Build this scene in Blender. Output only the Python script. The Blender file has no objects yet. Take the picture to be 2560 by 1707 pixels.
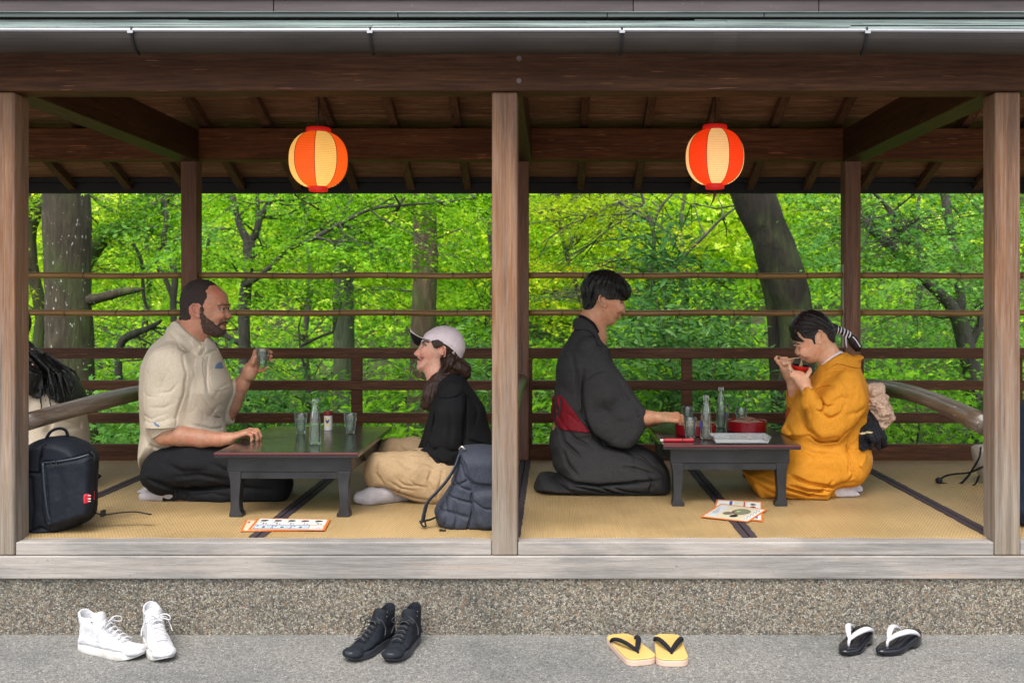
import bpy, math, random
import numpy as np
from mathutils import Vector, Matrix, noise as mnoise
R = math.radians
random.seed(7)
rng = np.random.default_rng(11)
SC = bpy.context.scene
COL = SC.collection

# ------------------------------------------------------------------ camera
F = 2489.0                      # focal length in pixels of the 2560 px wide photograph (35 mm lens)
PX, PY, CZ = 1380.0, 752.0, 1.2
cam_d = bpy.data.cameras.new('camera')
cam = bpy.data.objects.new('camera', cam_d); COL.objects.link(cam)
cam.location = (0, 0, CZ); cam.rotation_euler = (R(90), 0, 0)
cam_d.sensor_width = 36; cam_d.lens = F / 2560 * 36
cam_d.shift_x = (1280 - PX) / 2560; cam_d.shift_y = (PY - 853.5) / 2560
cam_d.clip_start = .05; cam_d.clip_end = 400
SC.camera = cam
cam_d.dof.use_dof = True; cam_d.dof.focus_distance = 4.25; cam_d.dof.aperture_fstop = 4.5

# ------------------------------------------------------------------ sky, sun, exposure
world = bpy.data.worlds.new('World'); SC.world = world; world.use_nodes = True
wn = world.node_tree
sky = wn.nodes.new('ShaderNodeTexSky'); sky.sky_type = 'NISHITA'; sky.sun_disc = False
SUN_EL, SUN_AZ = 60, 194
sky.sun_elevation = R(SUN_EL); sky.sun_rotation = R(SUN_AZ); sky.dust_density = 3.0; sky.air_density = 1.0; sky.ozone_density = .6
hs = wn.nodes.new('ShaderNodeHueSaturation'); hs.inputs['Saturation'].default_value = .35   # thin overcast
wn.links.new(sky.outputs[0], hs.inputs['Color']); wn.links.new(hs.outputs[0], wn.nodes['Background'].inputs[0])
wn.nodes['Background'].inputs[1].default_value = .15
sun_d = bpy.data.lights.new('sun', 'SUN'); sun_d.energy = 1.5; sun_d.angle = R(42); sun_d.color = (1, .95, .87)
sun = bpy.data.objects.new('sun', sun_d); COL.objects.link(sun)
sun.rotation_euler = Vector((math.sin(R(SUN_AZ)) * math.cos(R(SUN_EL)), math.cos(R(SUN_AZ)) * math.cos(R(SUN_EL)), math.sin(R(SUN_EL)))).to_track_quat('Z', 'Y').to_euler()
vs = SC.view_settings
vs.view_transform = 'Standard'; vs.look = 'None'; vs.gamma = 1; vs.use_curve_mapping = False
vs.exposure = 1.35

# ------------------------------------------------------------------ helpers
def W(px, py, Y):
    """photo pixel at distance Y -> point in the world"""
    return ((px - PX) * Y / F, Y, CZ - (py - PY) * Y / F)
def crop(ox, oy, s):
    def f(x, y, Y): return W(ox + x / s, oy + y / s, Y)
    return f
cR1 = crop(0, 640, 2.0625); cR2 = crop(480, 780, 2.529); cR3 = crop(1280, 640, 2.063); cR4 = crop(1700, 740, 2.375); cR5 = crop(2100, 900, 2.8)
cA = crop(440, 680, 5.6); cB = crop(1000, 790, 4.6125); cC = crop(1420, 660, 7.84); cD = crop(1920, 760, 6.535); cDisp = crop(0, 0, 1 / 1.0884)
cE = crop(1600, 960, 5.88); cG = crop(700, 980, 8.7125); cT1 = crop(50, 460, 1.96); cT2 = crop(1300, 460, 1.96)

def link(name, me, mat=None, parent=None, loc=None, smooth=False):
    if mat is not None:
        for m in (mat if isinstance(mat, (list, tuple)) else [mat]): me.materials.append(m)
    o = bpy.data.objects.new(name, me); COL.objects.link(o)
    if parent is not None:
        o.parent = parent
    if loc is not None: o.location = loc
    if smooth and me.polygons:
        me.polygons.foreach_set('use_smooth', [True] * len(me.polygons))
    return o
def tag(o, label=None, cat=None, group=None, kind=None):
    if label: o['label'] = label
    if cat: o['category'] = cat
    if group: o['group'] = group
    if kind: o['kind'] = kind
    return o
def thing(name, label, cat, loc=(0, 0, 0), rot=0, group=None):
    o = bpy.data.objects.new(name, None); COL.objects.link(o); o.empty_display_size = .05
    o.location = loc; o.rotation_euler = (0, 0, rot)
    return tag(o, label, cat, group)
def bevel(o, w=.003, seg=2):
    m = o.modifiers.new('bevel', 'BEVEL'); m.width = w; m.segments = seg; m.limit_method = 'ANGLE'; m.angle_limit = R(40)
    return o

class MB:
    """collects faces; off = origin of the thing the part belongs to"""
    def __init__(s, off=(0, 0, 0)): s.v = []; s.f = []; s.mi = []; s.off = off; s.m = 0
    def add(s, vs_, fs):
        n = len(s.v); s.v += [tuple(p) for p in vs_]; s.f += [tuple(i + n for i in f) for f in fs]; s.mi += [s.m] * len(fs); return s
    def box(s, x0, x1, y0, y1, z0, z1):
        return s.add([(x0, y0, z0), (x1, y0, z0), (x1, y1, z0), (x0, y1, z0), (x0, y0, z1), (x1, y0, z1), (x1, y1, z1), (x0, y1, z1)],
                     [(0, 3, 2, 1), (4, 5, 6, 7), (0, 1, 5, 4), (1, 2, 6, 5), (2, 3, 7, 6), (3, 0, 4, 7)])
    def tube(s, pts, rad, n=12, cap=True, flat=1.0):
        pts = [Vector(p) for p in pts]; N = len(pts)
        if not hasattr(rad, '__len__'): rad = [rad] * N
        ring = []; ref = Vector((.31, .22, .93))
        for i, p in enumerate(pts):
            t = (pts[min(i + 1, N - 1)] - pts[max(i - 1, 0)])
            t = t.normalized() if t.length > 1e-9 else Vector((0, 0, 1))
            if i == 0:
                a = t.cross(ref if abs(t.dot(ref)) < .9 else Vector((1, 0, 0))).normalized()
            else:
                a = (a - t * a.dot(t)).normalized()
            b = t.cross(a)
            ring.append([p + (a * math.cos(2 * math.pi * k / n) + b * (flat * math.sin(2 * math.pi * k / n))) * rad[i] for k in range(n)])
        vs_ = [q for r in ring for q in r]; fs = []
        for i in range(N - 1):
            for k in range(n):
                k2 = (k + 1) % n; fs.append((i * n + k, i * n + k2, (i + 1) * n + k2, (i + 1) * n + k))
        if cap: fs.append(tuple(range(n - 1, -1, -1))); fs.append(tuple((N - 1) * n + k for k in range(n)))
        return s.add(vs_, fs)
    def lathe(s, prof, c=(0, 0, 0), n=32, close=False):
        vs_ = []; fs = []; m = len(prof)
        for r, z in prof:
            for k in range(n):
                a = 2 * math.pi * k / n; vs_.append((c[0] + r * math.cos(a), c[1] + r * math.sin(a), c[2] + z))
        for i in range(m - 1):
            for k in range(n):
                k2 = (k + 1) % n; fs.append((i * n + k, i * n + k2, (i + 1) * n + k2, (i + 1) * n + k))
        return s.add(vs_, fs)
    def prism(s, poly, y0, y1):
        """poly in x,z extruded along y"""
        n = len(poly)
        vs_ = [(x, y0, z) for x, z in poly] + [(x, y1, z) for x, z in poly]
        fs = [tuple(range(n)), tuple(range(2 * n - 1, n - 1, -1))] + [(i, i + n, (i + 1) % n + n, (i + 1) % n) for i in range(n)]
        return s.add(vs_, fs)
    def slab(s, poly, z0, z1):
        n = len(poly)
        vs_ = [(x, y, z0) for x, y in poly] + [(x, y, z1) for x, y in poly]
        fs = [tuple(range(n - 1, -1, -1)), tuple(range(n, 2 * n))] + [(i, (i + 1) % n, (i + 1) % n + n, i + n) for i in range(n)]
        return s.add(vs_, fs)
    def build(s, name, mat, parent=None, smooth=False, bev=0, local=False):
        me = bpy.data.meshes.new(name); ox, oy, oz = (0, 0, 0)
        if parent is not None and not local:
            ox, oy, oz = parent.location if parent.parent is None else (parent.location + parent.parent.location)
        me.from_pydata([(x - ox, y - oy, z - oz) for x, y, z in s.v], [], s.f)
        if any(s.mi): me.polygons.foreach_set('material_index', s.mi)
        me.update()
        import bmesh
        bm = bmesh.new(); bm.from_mesh(me); bmesh.ops.recalc_face_normals(bm, faces=bm.faces); bm.to_mesh(me); bm.free()
        o = link(name, me, mat, parent, smooth=smooth)
        if bev: bevel(o, bev)
        return o

# ------------------------------------------------------------------ material tools
def mat(name, col=(.5, .5, .5), rough=.6, **kw):
    m = bpy.data.materials.new(name); m.use_nodes = True
    b = m.node_tree.nodes['Principled BSDF']
    b.inputs['Base Color'].default_value = (*col, 1); b.inputs['Roughness'].default_value = rough
    for k, v in kw.items():
        k = k.replace('_', ' ')
        b.inputs[k].default_value = (*v, 1) if isinstance(v, tuple) and len(v) == 3 else v
    return m
class NT:
    def __init__(s, m): s.m = m; s.t = m.node_tree; s.b = s.t.nodes.get('Principled BSDF')
    def n(s, typ, ins=None, **kw):
        nd = s.t.nodes.new('ShaderNode' + typ)
        for k, v in kw.items(): setattr(nd, k, v)
        for k, v in (ins or {}).items(): s.set(nd.inputs[k], v)
        return nd
    def set(s, sock, v):
        if isinstance(v, bpy.types.NodeSocket): s.t.links.new(v, sock)
        elif hasattr(v, 'outputs'): s.t.links.new(v.outputs[0], sock)
        elif isinstance(v, tuple) and len(v) == 3 and sock.type == 'RGBA': sock.default_value = (*v, 1)
        else: sock.default_value = v
    def coords(s, scale=(1, 1, 1), rand=True, kind='Object', rot=(0, 0, 0)):
        c = s.n('TexCoord').outputs[kind]
        if rand:
            r = s.n('ObjectInfo').outputs['Random']
            k = s.n('VectorMath', {0: (17.3, 9.1, 23.7), 3: r}, operation='SCALE')
            c = s.n('VectorMath', {0: c, 1: k.outputs[0]}, operation='ADD').outputs[0]
        return s.n('Mapping', {'Vector': c, 'Scale': scale, 'Rotation': rot}).outputs[0]
    def noise(s, vec, scale=5, detail=4, rough=.55, dist=0.0, out='Fac'):
        return s.n('TexNoise', {'Vector': vec, 'Scale': scale, 'Detail': detail, 'Roughness': rough, 'Distortion': dist}).outputs[out]
    def ramp(s, fac, stops, interp='LINEAR'):
        r = s.n('ValToRGB', {0: fac}); r.color_ramp.interpolation = interp
        e = r.color_ramp.elements
        while len(e) < len(stops): e.new(.5)
        for el, (p, c) in zip(e, stops): el.position = p; el.color = (*c, 1) if len(c) == 3 else c
        return r.outputs[0]
    def mix(s, fac, a, b, blend='MIX'):
        m = s.n('Mix', data_type='RGBA', blend_type=blend); s.set(m.inputs[0], fac); s.set(m.inputs[6], a); s.set(m.inputs[7], b); return m.outputs[2]
    def math(s, op, a, b=0.0, clamp=False):
        return s.n('Math', {0: a, 1: b}, operation=op, use_clamp=clamp).outputs[0]
    def bump(s, h, strength=.3, dist=.005, normal=None):
        d = {'Height': h, 'Strength': strength, 'Distance': dist}
        if normal is not None: d['Normal'] = normal
        return s.n('Bump', d).outputs[0]
    def out(s, **kw):
        for k, v in kw.items(): s.set(s.b.inputs[k.replace('_', ' ')], v)
def g3(v): return (v, v, v)

def wood(name, c1, c2, c3, axis='x', rough=.55, scale=1.0, bump=.25, spec=.4, knots=True):
    m = mat(name, c2, rough); t = NT(m)
    sc = {'x': (1.2, 22, 22), 'y': (22, 1.2, 22), 'z': (22, 22, 1.2)}[axis]
    v = t.coords(tuple(a * scale for a in sc))
    n1 = t.noise(v, 1.6, 6, .62, .6)
    n2 = t.noise(v, 7, 4, .7)
    big = t.noise(t.coords((.9, .9, .9)), 2.2, 3)
    c = t.ramp(n1, [(.25, c1), (.5, c2), (.75, c3)])
    c = t.mix(t.math('MULTIPLY', n2, .35), c, t.ramp(n2, [(.3, c1), (.7, c3)]))
    c = t.mix(t.ramp(big, [(.3, g3(0)), (.75, g3(.5))]), c, tuple(x * .55 for x in c2))
    rnd = t.n('ObjectInfo').outputs['Random']
    c = t.mix(1.0, c, t.ramp(rnd, [(0, g3(.82)), (1, g3(1.12))]), 'MULTIPLY')
    fine = t.noise(t.coords(tuple(a * scale * 3.2 for a in sc)), 1.5, 5, .75)
    c = t.mix(.8, c, t.ramp(fine, [(.3, g3(.18)), (.5, g3(.5)), (.72, g3(.85))]), 'OVERLAY')
    fk = t.noise(t.coords(tuple(a * scale * .9 for a in sc)), 6, 2, .4)
    c = t.mix(t.ramp(fk, [(.70, g3(0)), (.74, g3(.55))]), c, tuple(min(1, x * 2.6) for x in c3))
    t.out(Base_Color=c, Normal=t.bump(t.math('ADD', n1, t.math('MULTIPLY', n2, .5)), bump, .004))
    t.b.inputs['Specular IOR Level'].default_value = spec * .45
    return m
# ------------------------------------------------------------------ setting materials
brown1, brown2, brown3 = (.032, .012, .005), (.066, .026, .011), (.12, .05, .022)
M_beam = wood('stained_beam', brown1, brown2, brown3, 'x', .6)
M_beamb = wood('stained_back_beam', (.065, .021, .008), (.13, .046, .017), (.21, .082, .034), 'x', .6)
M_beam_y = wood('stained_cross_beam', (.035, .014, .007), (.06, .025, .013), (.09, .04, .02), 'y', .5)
M_rafter = wood('stained_rafter', (.09, .042, .021), (.16, .078, .04), (.24, .125, .07), 'y', .6)
M_board = wood('ceiling_board', (.18, .080, .040), (.34, .165, .085), (.50, .27, .15), 'x', .65)
M_boardrail = wood('stained_rail', (.045, .017, .007), (.088, .034, .014), (.14, .058, .026), 'x', .45)
M_end = wood('pale_end_grain', (.3, .2, .14), (.4, .28, .2), (.5, .38, .28), 'y', .7)

def post_material(name, lo, hi, warm=((.085, .032, .010), (.175, .074, .026), (.275, .135, .052)), grey=((.09, .067, .045), (.185, .145, .105), (.29, .24, .185))):
    """post: brown at the top, weathered grey towards its foot"""
    m = mat(name, (.3, .2, .15), .7); t = NT(m)
    v = t.coords((26, 26, 1.1))
    n1 = t.noise(v, 1.5, 7, .65, .5); n2 = t.noise(v, 6, 4, .7)
    a = t.ramp(n1, [(.28, warm[0]), (.5, warm[1]), (.75, warm[2])])
    b = t.ramp(n1, [(.28, grey[0]), (.5, grey[1]), (.72, grey[2])])
    z = t.n('SeparateXYZ', {0: t.n('TexCoord').outputs['Object']}).outputs[2]
    blot = t.noise(t.coords((5, 5, .7)), 3, 3)
    zz = t.math('ADD', z, t.math('MULTIPLY', t.math('SUBTRACT', blot, .5), .9))
    k = t.n('MapRange', {'Value': zz, 'From Min': lo, 'From Max': hi}).outputs[0]
    c = t.mix(k, b, a)
    # dark rain streaks, part of the weathering
    st = t.noise(t.coords((34, 34, .55)), 1, 3)
    stk = t.math('MULTIPLY', t.ramp(st, [(.56, g3(0)), (.68, g3(1))]), t.n('MapRange', {'Value': z, 'From Min': 1.4, 'From Max': .9}).outputs[0])
    c = t.mix(t.math('MULTIPLY', stk, .75), c, (.07, .055, .042))
    c = t.mix(t.math('MULTIPLY', n2, .3), c, t.ramp(n2, [(.3, g3(.1)), (.7, g3(.42))]))
    # drying cracks
    cr = t.noise(t.coords((60, 60, .9)), 1.3, 5, .7)
    ck = t.ramp(cr, [(.33, g3(1)), (.37, g3(0))])
    c = t.mix(t.math('MULTIPLY', ck, .6), c, (.05, .035, .025))
    t.out(Base_Color=c, Normal=t.bump(t.math('SUBTRACT', n1, t.math('MULTIPLY', ck, .6)), .4, .004))
    t.b.inputs['Specular IOR Level'].default_value = .2
    return m
M_post = post_material('weathered_post', .35, 1.25)
M_postb = post_material('back_post', -2, -1, warm=((.085, .031, .012), (.17, .066, .027), (.27, .115, .052)))

def sill_material():
    m = mat('weathered_sill', (.35, .32, .3), .75); t = NT(m)
    v = t.coords((1.3, 30, 30)); n1 = t.noise(v, 1.6, 7, .68, .4); n2 = t.noise(v, 8, 4, .75)
    pale = t.ramp(n1, [(.25, (.165, .14, .118)), (.5, (.265, .235, .208)), (.75, (.355, .32, .288))])
    dark = t.ramp(n1, [(.25, (.075, .068, .062)), (.5, (.145, .135, .125)), (.75, (.23, .21, .195))])
    big = t.noise(t.coords((.8, 1, 4.5), rand=False), 2.1, 8, .66, .5)
    x = t.n('SeparateXYZ', {0: t.n('TexCoord').outputs['Object']}).outputs[0]
    wv = t.math('MULTIPLY', t.math('SINE', t.math('MULTIPLY', x, 7.4)), .05)
    k = t.ramp(t.math('ADD', big, wv), [(.40, g3(0)), (.50, g3(.62)), (.62, g3(.95)), (.72, g3(.4))])
    c = t.mix(k, pale, dark)
    spots = t.noise(t.coords((9, 9, 9)), 9, 3, .7); c = t.mix(t.ramp(spots, [(.66, g3(0)), (.72, g3(.7))]), c, (.08, .06, .05))
    warm = t.noise(t.coords((.8, 3, 12)), 2, 3); c = t.mix(t.ramp(warm, [(.58, g3(0)), (.75, g3(.5))]), c, (.33, .21, .12))
    c = t.mix(t.math('MULTIPLY', n2, .3), c, t.ramp(n2, [(.3, g3(.12)), (.7, g3(.5))]))
    t.out(Base_Color=c, Normal=t.bump(t.math('ADD', n1, n2), .35, .003))
    return m
M_sill = sill_material()

def pebble(name, scale, stops, rough=.75, strength=.9, dist=.004, grime=True):
    m = mat(name, (.3, .28, .24), rough); t = NT(m)
    v = t.coords((1, 1, 1), rand=False)
    wob = t.noise(v, scale * 1.1, 2, .5, out='Color')
    v2 = t.n('VectorMath', {0: v, 1: t.n('VectorMath', {0: wob, 3: .35 / scale}, operation='SCALE').outputs[0]}, operation='ADD').outputs[0]
    vo = t.n('TexVoronoi', {'Vector': v2, 'Scale': scale, 'Randomness': 1.0})
    vd = t.n('TexVoronoi', {'Vector': v2, 'Scale': scale, 'Randomness': 1.0}, feature='DISTANCE_TO_EDGE')
    rnd = t.n('SeparateColor', {0: vo.outputs['Color']}).outputs[0]
    c = t.ramp(rnd, stops, 'CONSTANT')
    edge = t.ramp(vd.outputs[0], [(.0, g3(0)), (.12, g3(1))])
    c = t.mix(edge, tuple(x * .35 for x in stops[1][1]), c)
    if grime:
        big = t.noise(v, 1.7, 5, .6); c = t.mix(1.0, c, t.ramp(big, [(.3, (.66, .68, .66)), (.45, (.95, .95, .93)), (.7, (1.18, 1.14, 1.06))]), 'MULTIPLY')
        fine = t.noise(v, 60, 2); c = t.mix(.35, c, t.ramp(fine, [(.3, g3(.06)), (.7, g3(.6))]), 'OVERLAY')
    t.out(Base_Color=c, Normal=t.bump(vd.outputs[0], strength, dist))
    return m
M_pebble = pebble('pebble_dash', 175, [(0, (.06, .056, .052)), (.12, (.15, .135, .11)), (.28, (.27, .245, .20)), (.46, (.22, .175, .12)), (.58, (.13, .12, .105)), (.70, (.33, .305, .255)), (.87, (.25, .16, .095)), (.93, (.40, .375, .33))])
M_ground = pebble('fine_concrete', 190, [(0, (.10, .10, .10)), (.12, (.17, .17, .168)), (.3, (.215, .215, .212)), (.55, (.25, .248, .242)), (.8, (.19, .187, .178)), (.93, (.36, .355, .345))], strength=.45, dist=.002)
M_copper = mat('weathered_copper', (.32, .38, .37), .45, Metallic=.0)
t = NT(M_copper); v = t.coords((.8, 6, 40)); n1 = t.noise(v, 3, 5, .6)
t.out(Base_Color=t.ramp(n1, [(.34, (.07, .085, .078)), (.5, (.20, .26, .24)), (.68, (.38, .46, .43))]), Normal=t.bump(n1, .3, .004))
M_fascia = mat('painted_roof_metal', (.09, .065, .062), .38, Metallic=.2)
t = NT(M_fascia); v = t.coords((1.5, 3, 14)); n1 = t.noise(v, 2, 5, .6); sp = t.noise(t.coords((8, 8, 8)), 14, 2)
t.out(Base_Color=t.mix(t.ramp(sp, [(.72, g3(0)), (.76, g3(.6))]), t.ramp(n1, [(.3, (.065, .047, .045)), (.7, (.12, .09, .088))]), (.4, .38, .36)), Normal=t.bump(n1, .12, .003))
M_gutter = mat('gutter_metal', (.075, .062, .058), .33, Metallic=.3)
t = NT(M_gutter); n1 = t.noise(t.coords((1, 6, 6)), 2, 5, .6)
t.out(Base_Color=t.ramp(n1, [(.3, (.028, .023, .021)), (.7, (.055, .045, .042))]), Roughness=t.ramp(n1, [(.3, g3(.4)), (.7, g3(.55))]))
M_darkmetal = mat('dark_metal', (.012, .011, .011), .5, Metallic=.2)
M_steel = mat('bolt_metal', (.14, .10, .085), .6, Metallic=.2)

def tatami_material():
    m = mat('woven_rush', (.45, .32, .15), .5); t = NT(m)
    co = t.n('TexCoord').outputs['Object']; xyz = t.n('SeparateXYZ', {0: co})
    wob = t.math('MULTIPLY', t.math('SUBTRACT', t.noise(co, 9, 3), .5), .006)
    x = t.math('ADD', xyz.outputs[0], wob); y = xyz.outputs[1]
    rib = t.math('SINE', t.math('MULTIPLY', x, 2 * math.pi / .0125))
    row = t.math('SINE', t.math('ADD', t.math('MULTIPLY', y, 2 * math.pi / .024), t.math('MULTIPLY', t.math('SIGN', rib), math.pi / 2)))
    ribh = t.math('POWER', t.math('ABSOLUTE', rib), .5)
    h = t.math('ADD', t.math('MULTIPLY', ribh, .7), t.math('MULTIPLY', row, .3))
    straw = t.noise(t.coords((260, 5, 5)), 1, 4, .7)
    big = t.noise(t.coords((1, 1, 1)), 2.6, 4)
    c = t.ramp(t.math('ADD', t.math('MULTIPLY', h, .55), t.math('MULTIPLY', straw, .45)), [(.14, (.07, .045, .02)), (.42, (.30, .205, .095)), (.78, (.48, .35, .18))])
    c = t.mix(1.0, c, t.ramp(big, [(.3, (.82, .80, .74)), (.7, (1.12, 1.08, 1.0))]), 'MULTIPLY')
    t.out(Base_Color=c, Normal=t.bump(h, .55, .0015), Roughness=t.ramp(big, [(.3, g3(.42)), (.7, g3(.6))]))
    return m
M_tatami = tatami_material()
M_border = mat('dark_cloth_border', (.028, .018, .024), .8)
t = NT(M_border); n1 = t.noise(t.coords((120, 120, 120)), 4, 3)
t.out(Base_Color=t.ramp(n1, [(.35, (.018, .012, .017)), (.7, (.05, .032, .042))]), Normal=t.bump(n1, .4, .001))
M_log = wood('worn_log', (.055, .034, .022), (.12, .085, .06), (.22, .17, .135), 'y', .3, spec=1.2)
def bamboo_mat():
    m = mat('bamboo', (.30, .17, .055), .32); t = NT(m)
    v = t.coords((2, 40, 40)); n1 = t.noise(v, 2, 5, .6); big = t.noise(t.coords((1.5, 1, 1)), 2, 2)
    c = t.ramp(n1, [(.3, (.17, .085, .025)), (.55, (.30, .165, .05)), (.8, (.42, .26, .10))])
    c = t.mix(t.ramp(big, [(.35, g3(0)), (.7, g3(.5))]), c, (.20, .10, .035))
    t.out(Base_Color=c, Normal=t.bump(n1, .12, .002)); return m
M_bamboo = bamboo_mat()
M_node = mat('bamboo_node', (.12, .06, .022), .5)

# ------------------------------------------------------------------ ground in front and under the pavilion
TZ = .335                                   # top of the mats
SY = 3.58                                   # front face of the sill
g = MB(); g.add([(-60, -20, 0), (60, -20, 0), (60, 3.63, 0), (-60, 3.63, 0)], [(0, 1, 2, 3)])
tag(g.build('paved_ground', M_ground), kind='structure')

pav = thing('tea_pavilion', 'open wooden tea pavilion with brown posts, beams and copper edged roof', 'pavilion', (0, 4.5, 0))
def PB(name, m, *a, bev=.003, label=None):
    o = MB().box(*a).build(name, m, pav, bev=bev)
    if label: o['label'] = label
    return o
XL, XR = -4.6, 4.6
PB('foundation_wall', M_pebble, XL, XR, SY, SY + .12, -.03, .2035, bev=0)
PB('foundation_wall', M_pebble, XL, XR, 5.50, 5.6, -.6, .2035, bev=0)
PB('lower_sill', M_sill, XL, XR, SY - .012, SY + .11, .2035, .285, bev=.004)
POSTX = [-1.975, -.170, 1.636, 3.44]
hw = .046
edges = [-3.7] + POSTX
for i in range(4):
    x0 = edges[i] + hw + .0015; x1 = (edges[i + 1] - hw - .0015)
    PB('upper_sill', M_sill, x0, x1, SY - .002, SY + .075, .2865, .3335, bev=.004)
PB('floor_frame', M_boardrail, XL, XR, SY + .076, 5.50, .24, .322, bev=0)
for x in POSTX + [-3.78]:
    MB().box(x - hw, x + hw, SY - .006, SY + .095, .286, 1.9485).build('post', M_post, pav, bev=.006)
for x in POSTX + [-3.78]:
    MB().box(x - .043, x + .043, 5.41, 5.50, .25, 1.965).build('post', M_postb, pav, bev=.006)
# bevelled strip beside the right back post; its highlight put into the pale colour
PB('highlight_strip', wood('highlight_pale_wood', (.35, .29, .2), (.45, .38, .28), (.55, .48, .36), 'z', .6), 1.590, 1.6015, 5.43, 5.47, .94, 1.40)
# front beam and its bolts
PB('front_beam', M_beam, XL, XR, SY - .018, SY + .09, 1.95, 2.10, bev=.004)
for x in (-1.99, -.118, 1.74):
    for z in (2.065, 1.985):
        MB().lathe([(0, -.006), (.009, -.006), (.011, -.001), (.011, .004)], (0, 0, 0), 12)
        b = MB()
        b.tube([(x, SY - .0175, z), (x, SY - .026, z)], [.0115, .009], 12)
        b.build('bolt', M_steel, pav)
# back beam
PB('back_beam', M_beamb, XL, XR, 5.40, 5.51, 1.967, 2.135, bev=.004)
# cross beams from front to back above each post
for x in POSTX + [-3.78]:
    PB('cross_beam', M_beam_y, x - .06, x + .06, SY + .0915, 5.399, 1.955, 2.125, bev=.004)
# rafters and ceiling boards, back slope and front slope
K = .40
RID = 4.5; ZB = 2.135
def zs(y): return ZB + K * (5.5 - abs(y - RID) - RID) if False else ZB + K * (5.5 - y) if y >= RID else ZB + K * (5.5 - RID) - .46 * (RID - y)
EAVE_B = 6.13; EAVE_F = 3.515
nx = [.177 + .348 * k for k in range(-12, 13)]
for x in nx:
    for (ya, yb) in ((RID, EAVE_B), (RID - .002, EAVE_F)):
        z0, z1 = zs(max(ya, RID)), (zs(yb))
        if yb < RID: z0 = zs(RID); z1 = 2.104
        m = MB(); w = .022; d = .05
        m.add([(x - w, ya, z0), (x + w, ya, z0), (x + w, yb, z1), (x - w, yb, z1), (x - w, ya, z0 + d), (x + w, ya, z0 + d), (x + w, yb, z1 + d), (x - w, yb, z1 + d)],
              [(0, 3, 2, 1), (4, 5, 6, 7), (0, 1, 5, 4), (1, 2, 6, 5), (2, 3, 7, 6), (3, 0, 4, 7)])
        m.build('rafter', M_rafter if ya == RID else M_end, pav)
def slope_board(x0, x1, ya, za, yb, zb, th=.014, name='ceiling_board', m_=None):
    m = MB()
    m.add([(x0, ya, za), (x1, ya, za), (x1, yb, zb), (x0, yb, zb), (x0, ya, za + th), (x1, ya, za + th), (x1, yb, zb + th), (x0, yb, zb + th)],
          [(0, 3, 2, 1), (4, 5, 6, 7), (0, 1, 5, 4), (1, 2, 6, 5), (2, 3, 7, 6), (3, 0, 4, 7)])
    return m.build(name, m_ or M_board, pav)
y = RID
wd = .135
while y < EAVE_B - .02:
    yb = min(y + wd, EAVE_B)
    slope_board(XL, XR, y, zs(y) + .052, yb + .012, zs(yb) + .0575); y += wd
y = RID - .002
while y > EAVE_F + .02:
    yb = max(y - wd, EAVE_F)
    f = lambda q: zs(RID) + (2.104 - zs(RID)) * (RID - q) / (RID - EAVE_F)
    slope_board(XL, XR, y, f(y) + .052, yb - .012, f(yb) + .058); y -= wd
# roof covering above (never seen from below, but it shades)
m = MB(); m.add([(XL, RID, 2.72), (XR, RID, 2.72), (XR, EAVE_B + .06, 2.03), (XL, EAVE_B + .06, 2.03), (XL, 3.30, 2.36), (XR, 3.30, 2.36)], [(0, 1, 2, 3), (0, 4, 5, 1)])
m.build('roof_covering', M_copper, pav)
# back eave fascia
m = MB().box(XL, XR, EAVE_B + .002, EAVE_B + .03, 1.862, 1.935); m.build('back_fascia', M_darkmetal, pav)
m = MB().box(XL, XR, EAVE_B - .05, EAVE_B + .0015, 1.925, 1.95); m.build('eave_strip', M_darkmetal, pav)
# front gutter (half round, open on top) with lip and brackets
GY = 3.375
prof = []
for k in range(17):
    a = math.pi + math.pi * k / 16
    prof.append((GY + .058 * math.cos(a), 2.098 + .062 * math.sin(a)))
m = MB(); out_ = prof; inn = [(GY + (y - GY) * .95, 2.098 + (z - 2.098) * .95) for y, z in prof]
pl = out_ + inn[::-1]; n = len(pl)
def sag(x): return .004 * math.sin(x * 1.1 + .4) - .0035 * x
segs = [XL + (XR - XL) * k / 40 for k in range(41)]
vs_ = [(x, y, z + sag(x)) for x in segs for y, z in pl]; fs = []
for i in range(40):
    for k in range(n): fs.append((i * n + k, i * n + (k + 1) % n, (i + 1) * n + (k + 1) % n, (i + 1) * n + k))
m.add(vs_, fs)
gut = m.build('gutter', M_gutter, pav, smooth=False)
m = MB(); m.tube([(x, GY - .058, 2.099 + sag(x)) for x in segs], .007, 10); m.build('gutter_lip', mat('sky_bright_lip', (.32, .32, .34), .35, Metallic=.5), pav, smooth=True)  # the lip's sky reflection is put into a lighter metal colour
def bracket(x):
    z0 = sag(x); pts = [(x, GY - .06, 2.108 + z0)] + [(x, GY + .062 * math.cos(a), 2.098 + z0 + .066 * math.sin(a)) for a in [math.pi + math.pi * .5 * k / 8 for k in range(9)]]
    b = MB().tube(pts, .005, 6, flat=1.0).build('gutter_bracket', M_darkmetal, pav)
    c = MB().box(x - .009, x + .009, GY - .0745, GY - .068, 2.086 + z0, 2.095 + z0).build('bracket_clip', mat('clip_metal', (.35, .34, .35), .3, Metallic=.7), pav)
for px in (334, 928, 1554, 2163): bracket((px - PX) * 3.33 / F)
# gutter joint sleeve
xj = (1812 - PX) * 3.33 / F
m = MB(); pj = [(GY + (y - GY) * 1.03, 2.098 + (z - 2.098) * 1.03 + sag(xj)) for y, z in prof]
vs_ = [(x, y, z) for x in (xj - .04, xj + .04) for y, z in pj]; n = len(pj)
m.add(vs_, [(k, k + 1, n + k + 1, n + k) for k in range(n - 1)]).build('gutter_joint', M_gutter, pav)
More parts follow.
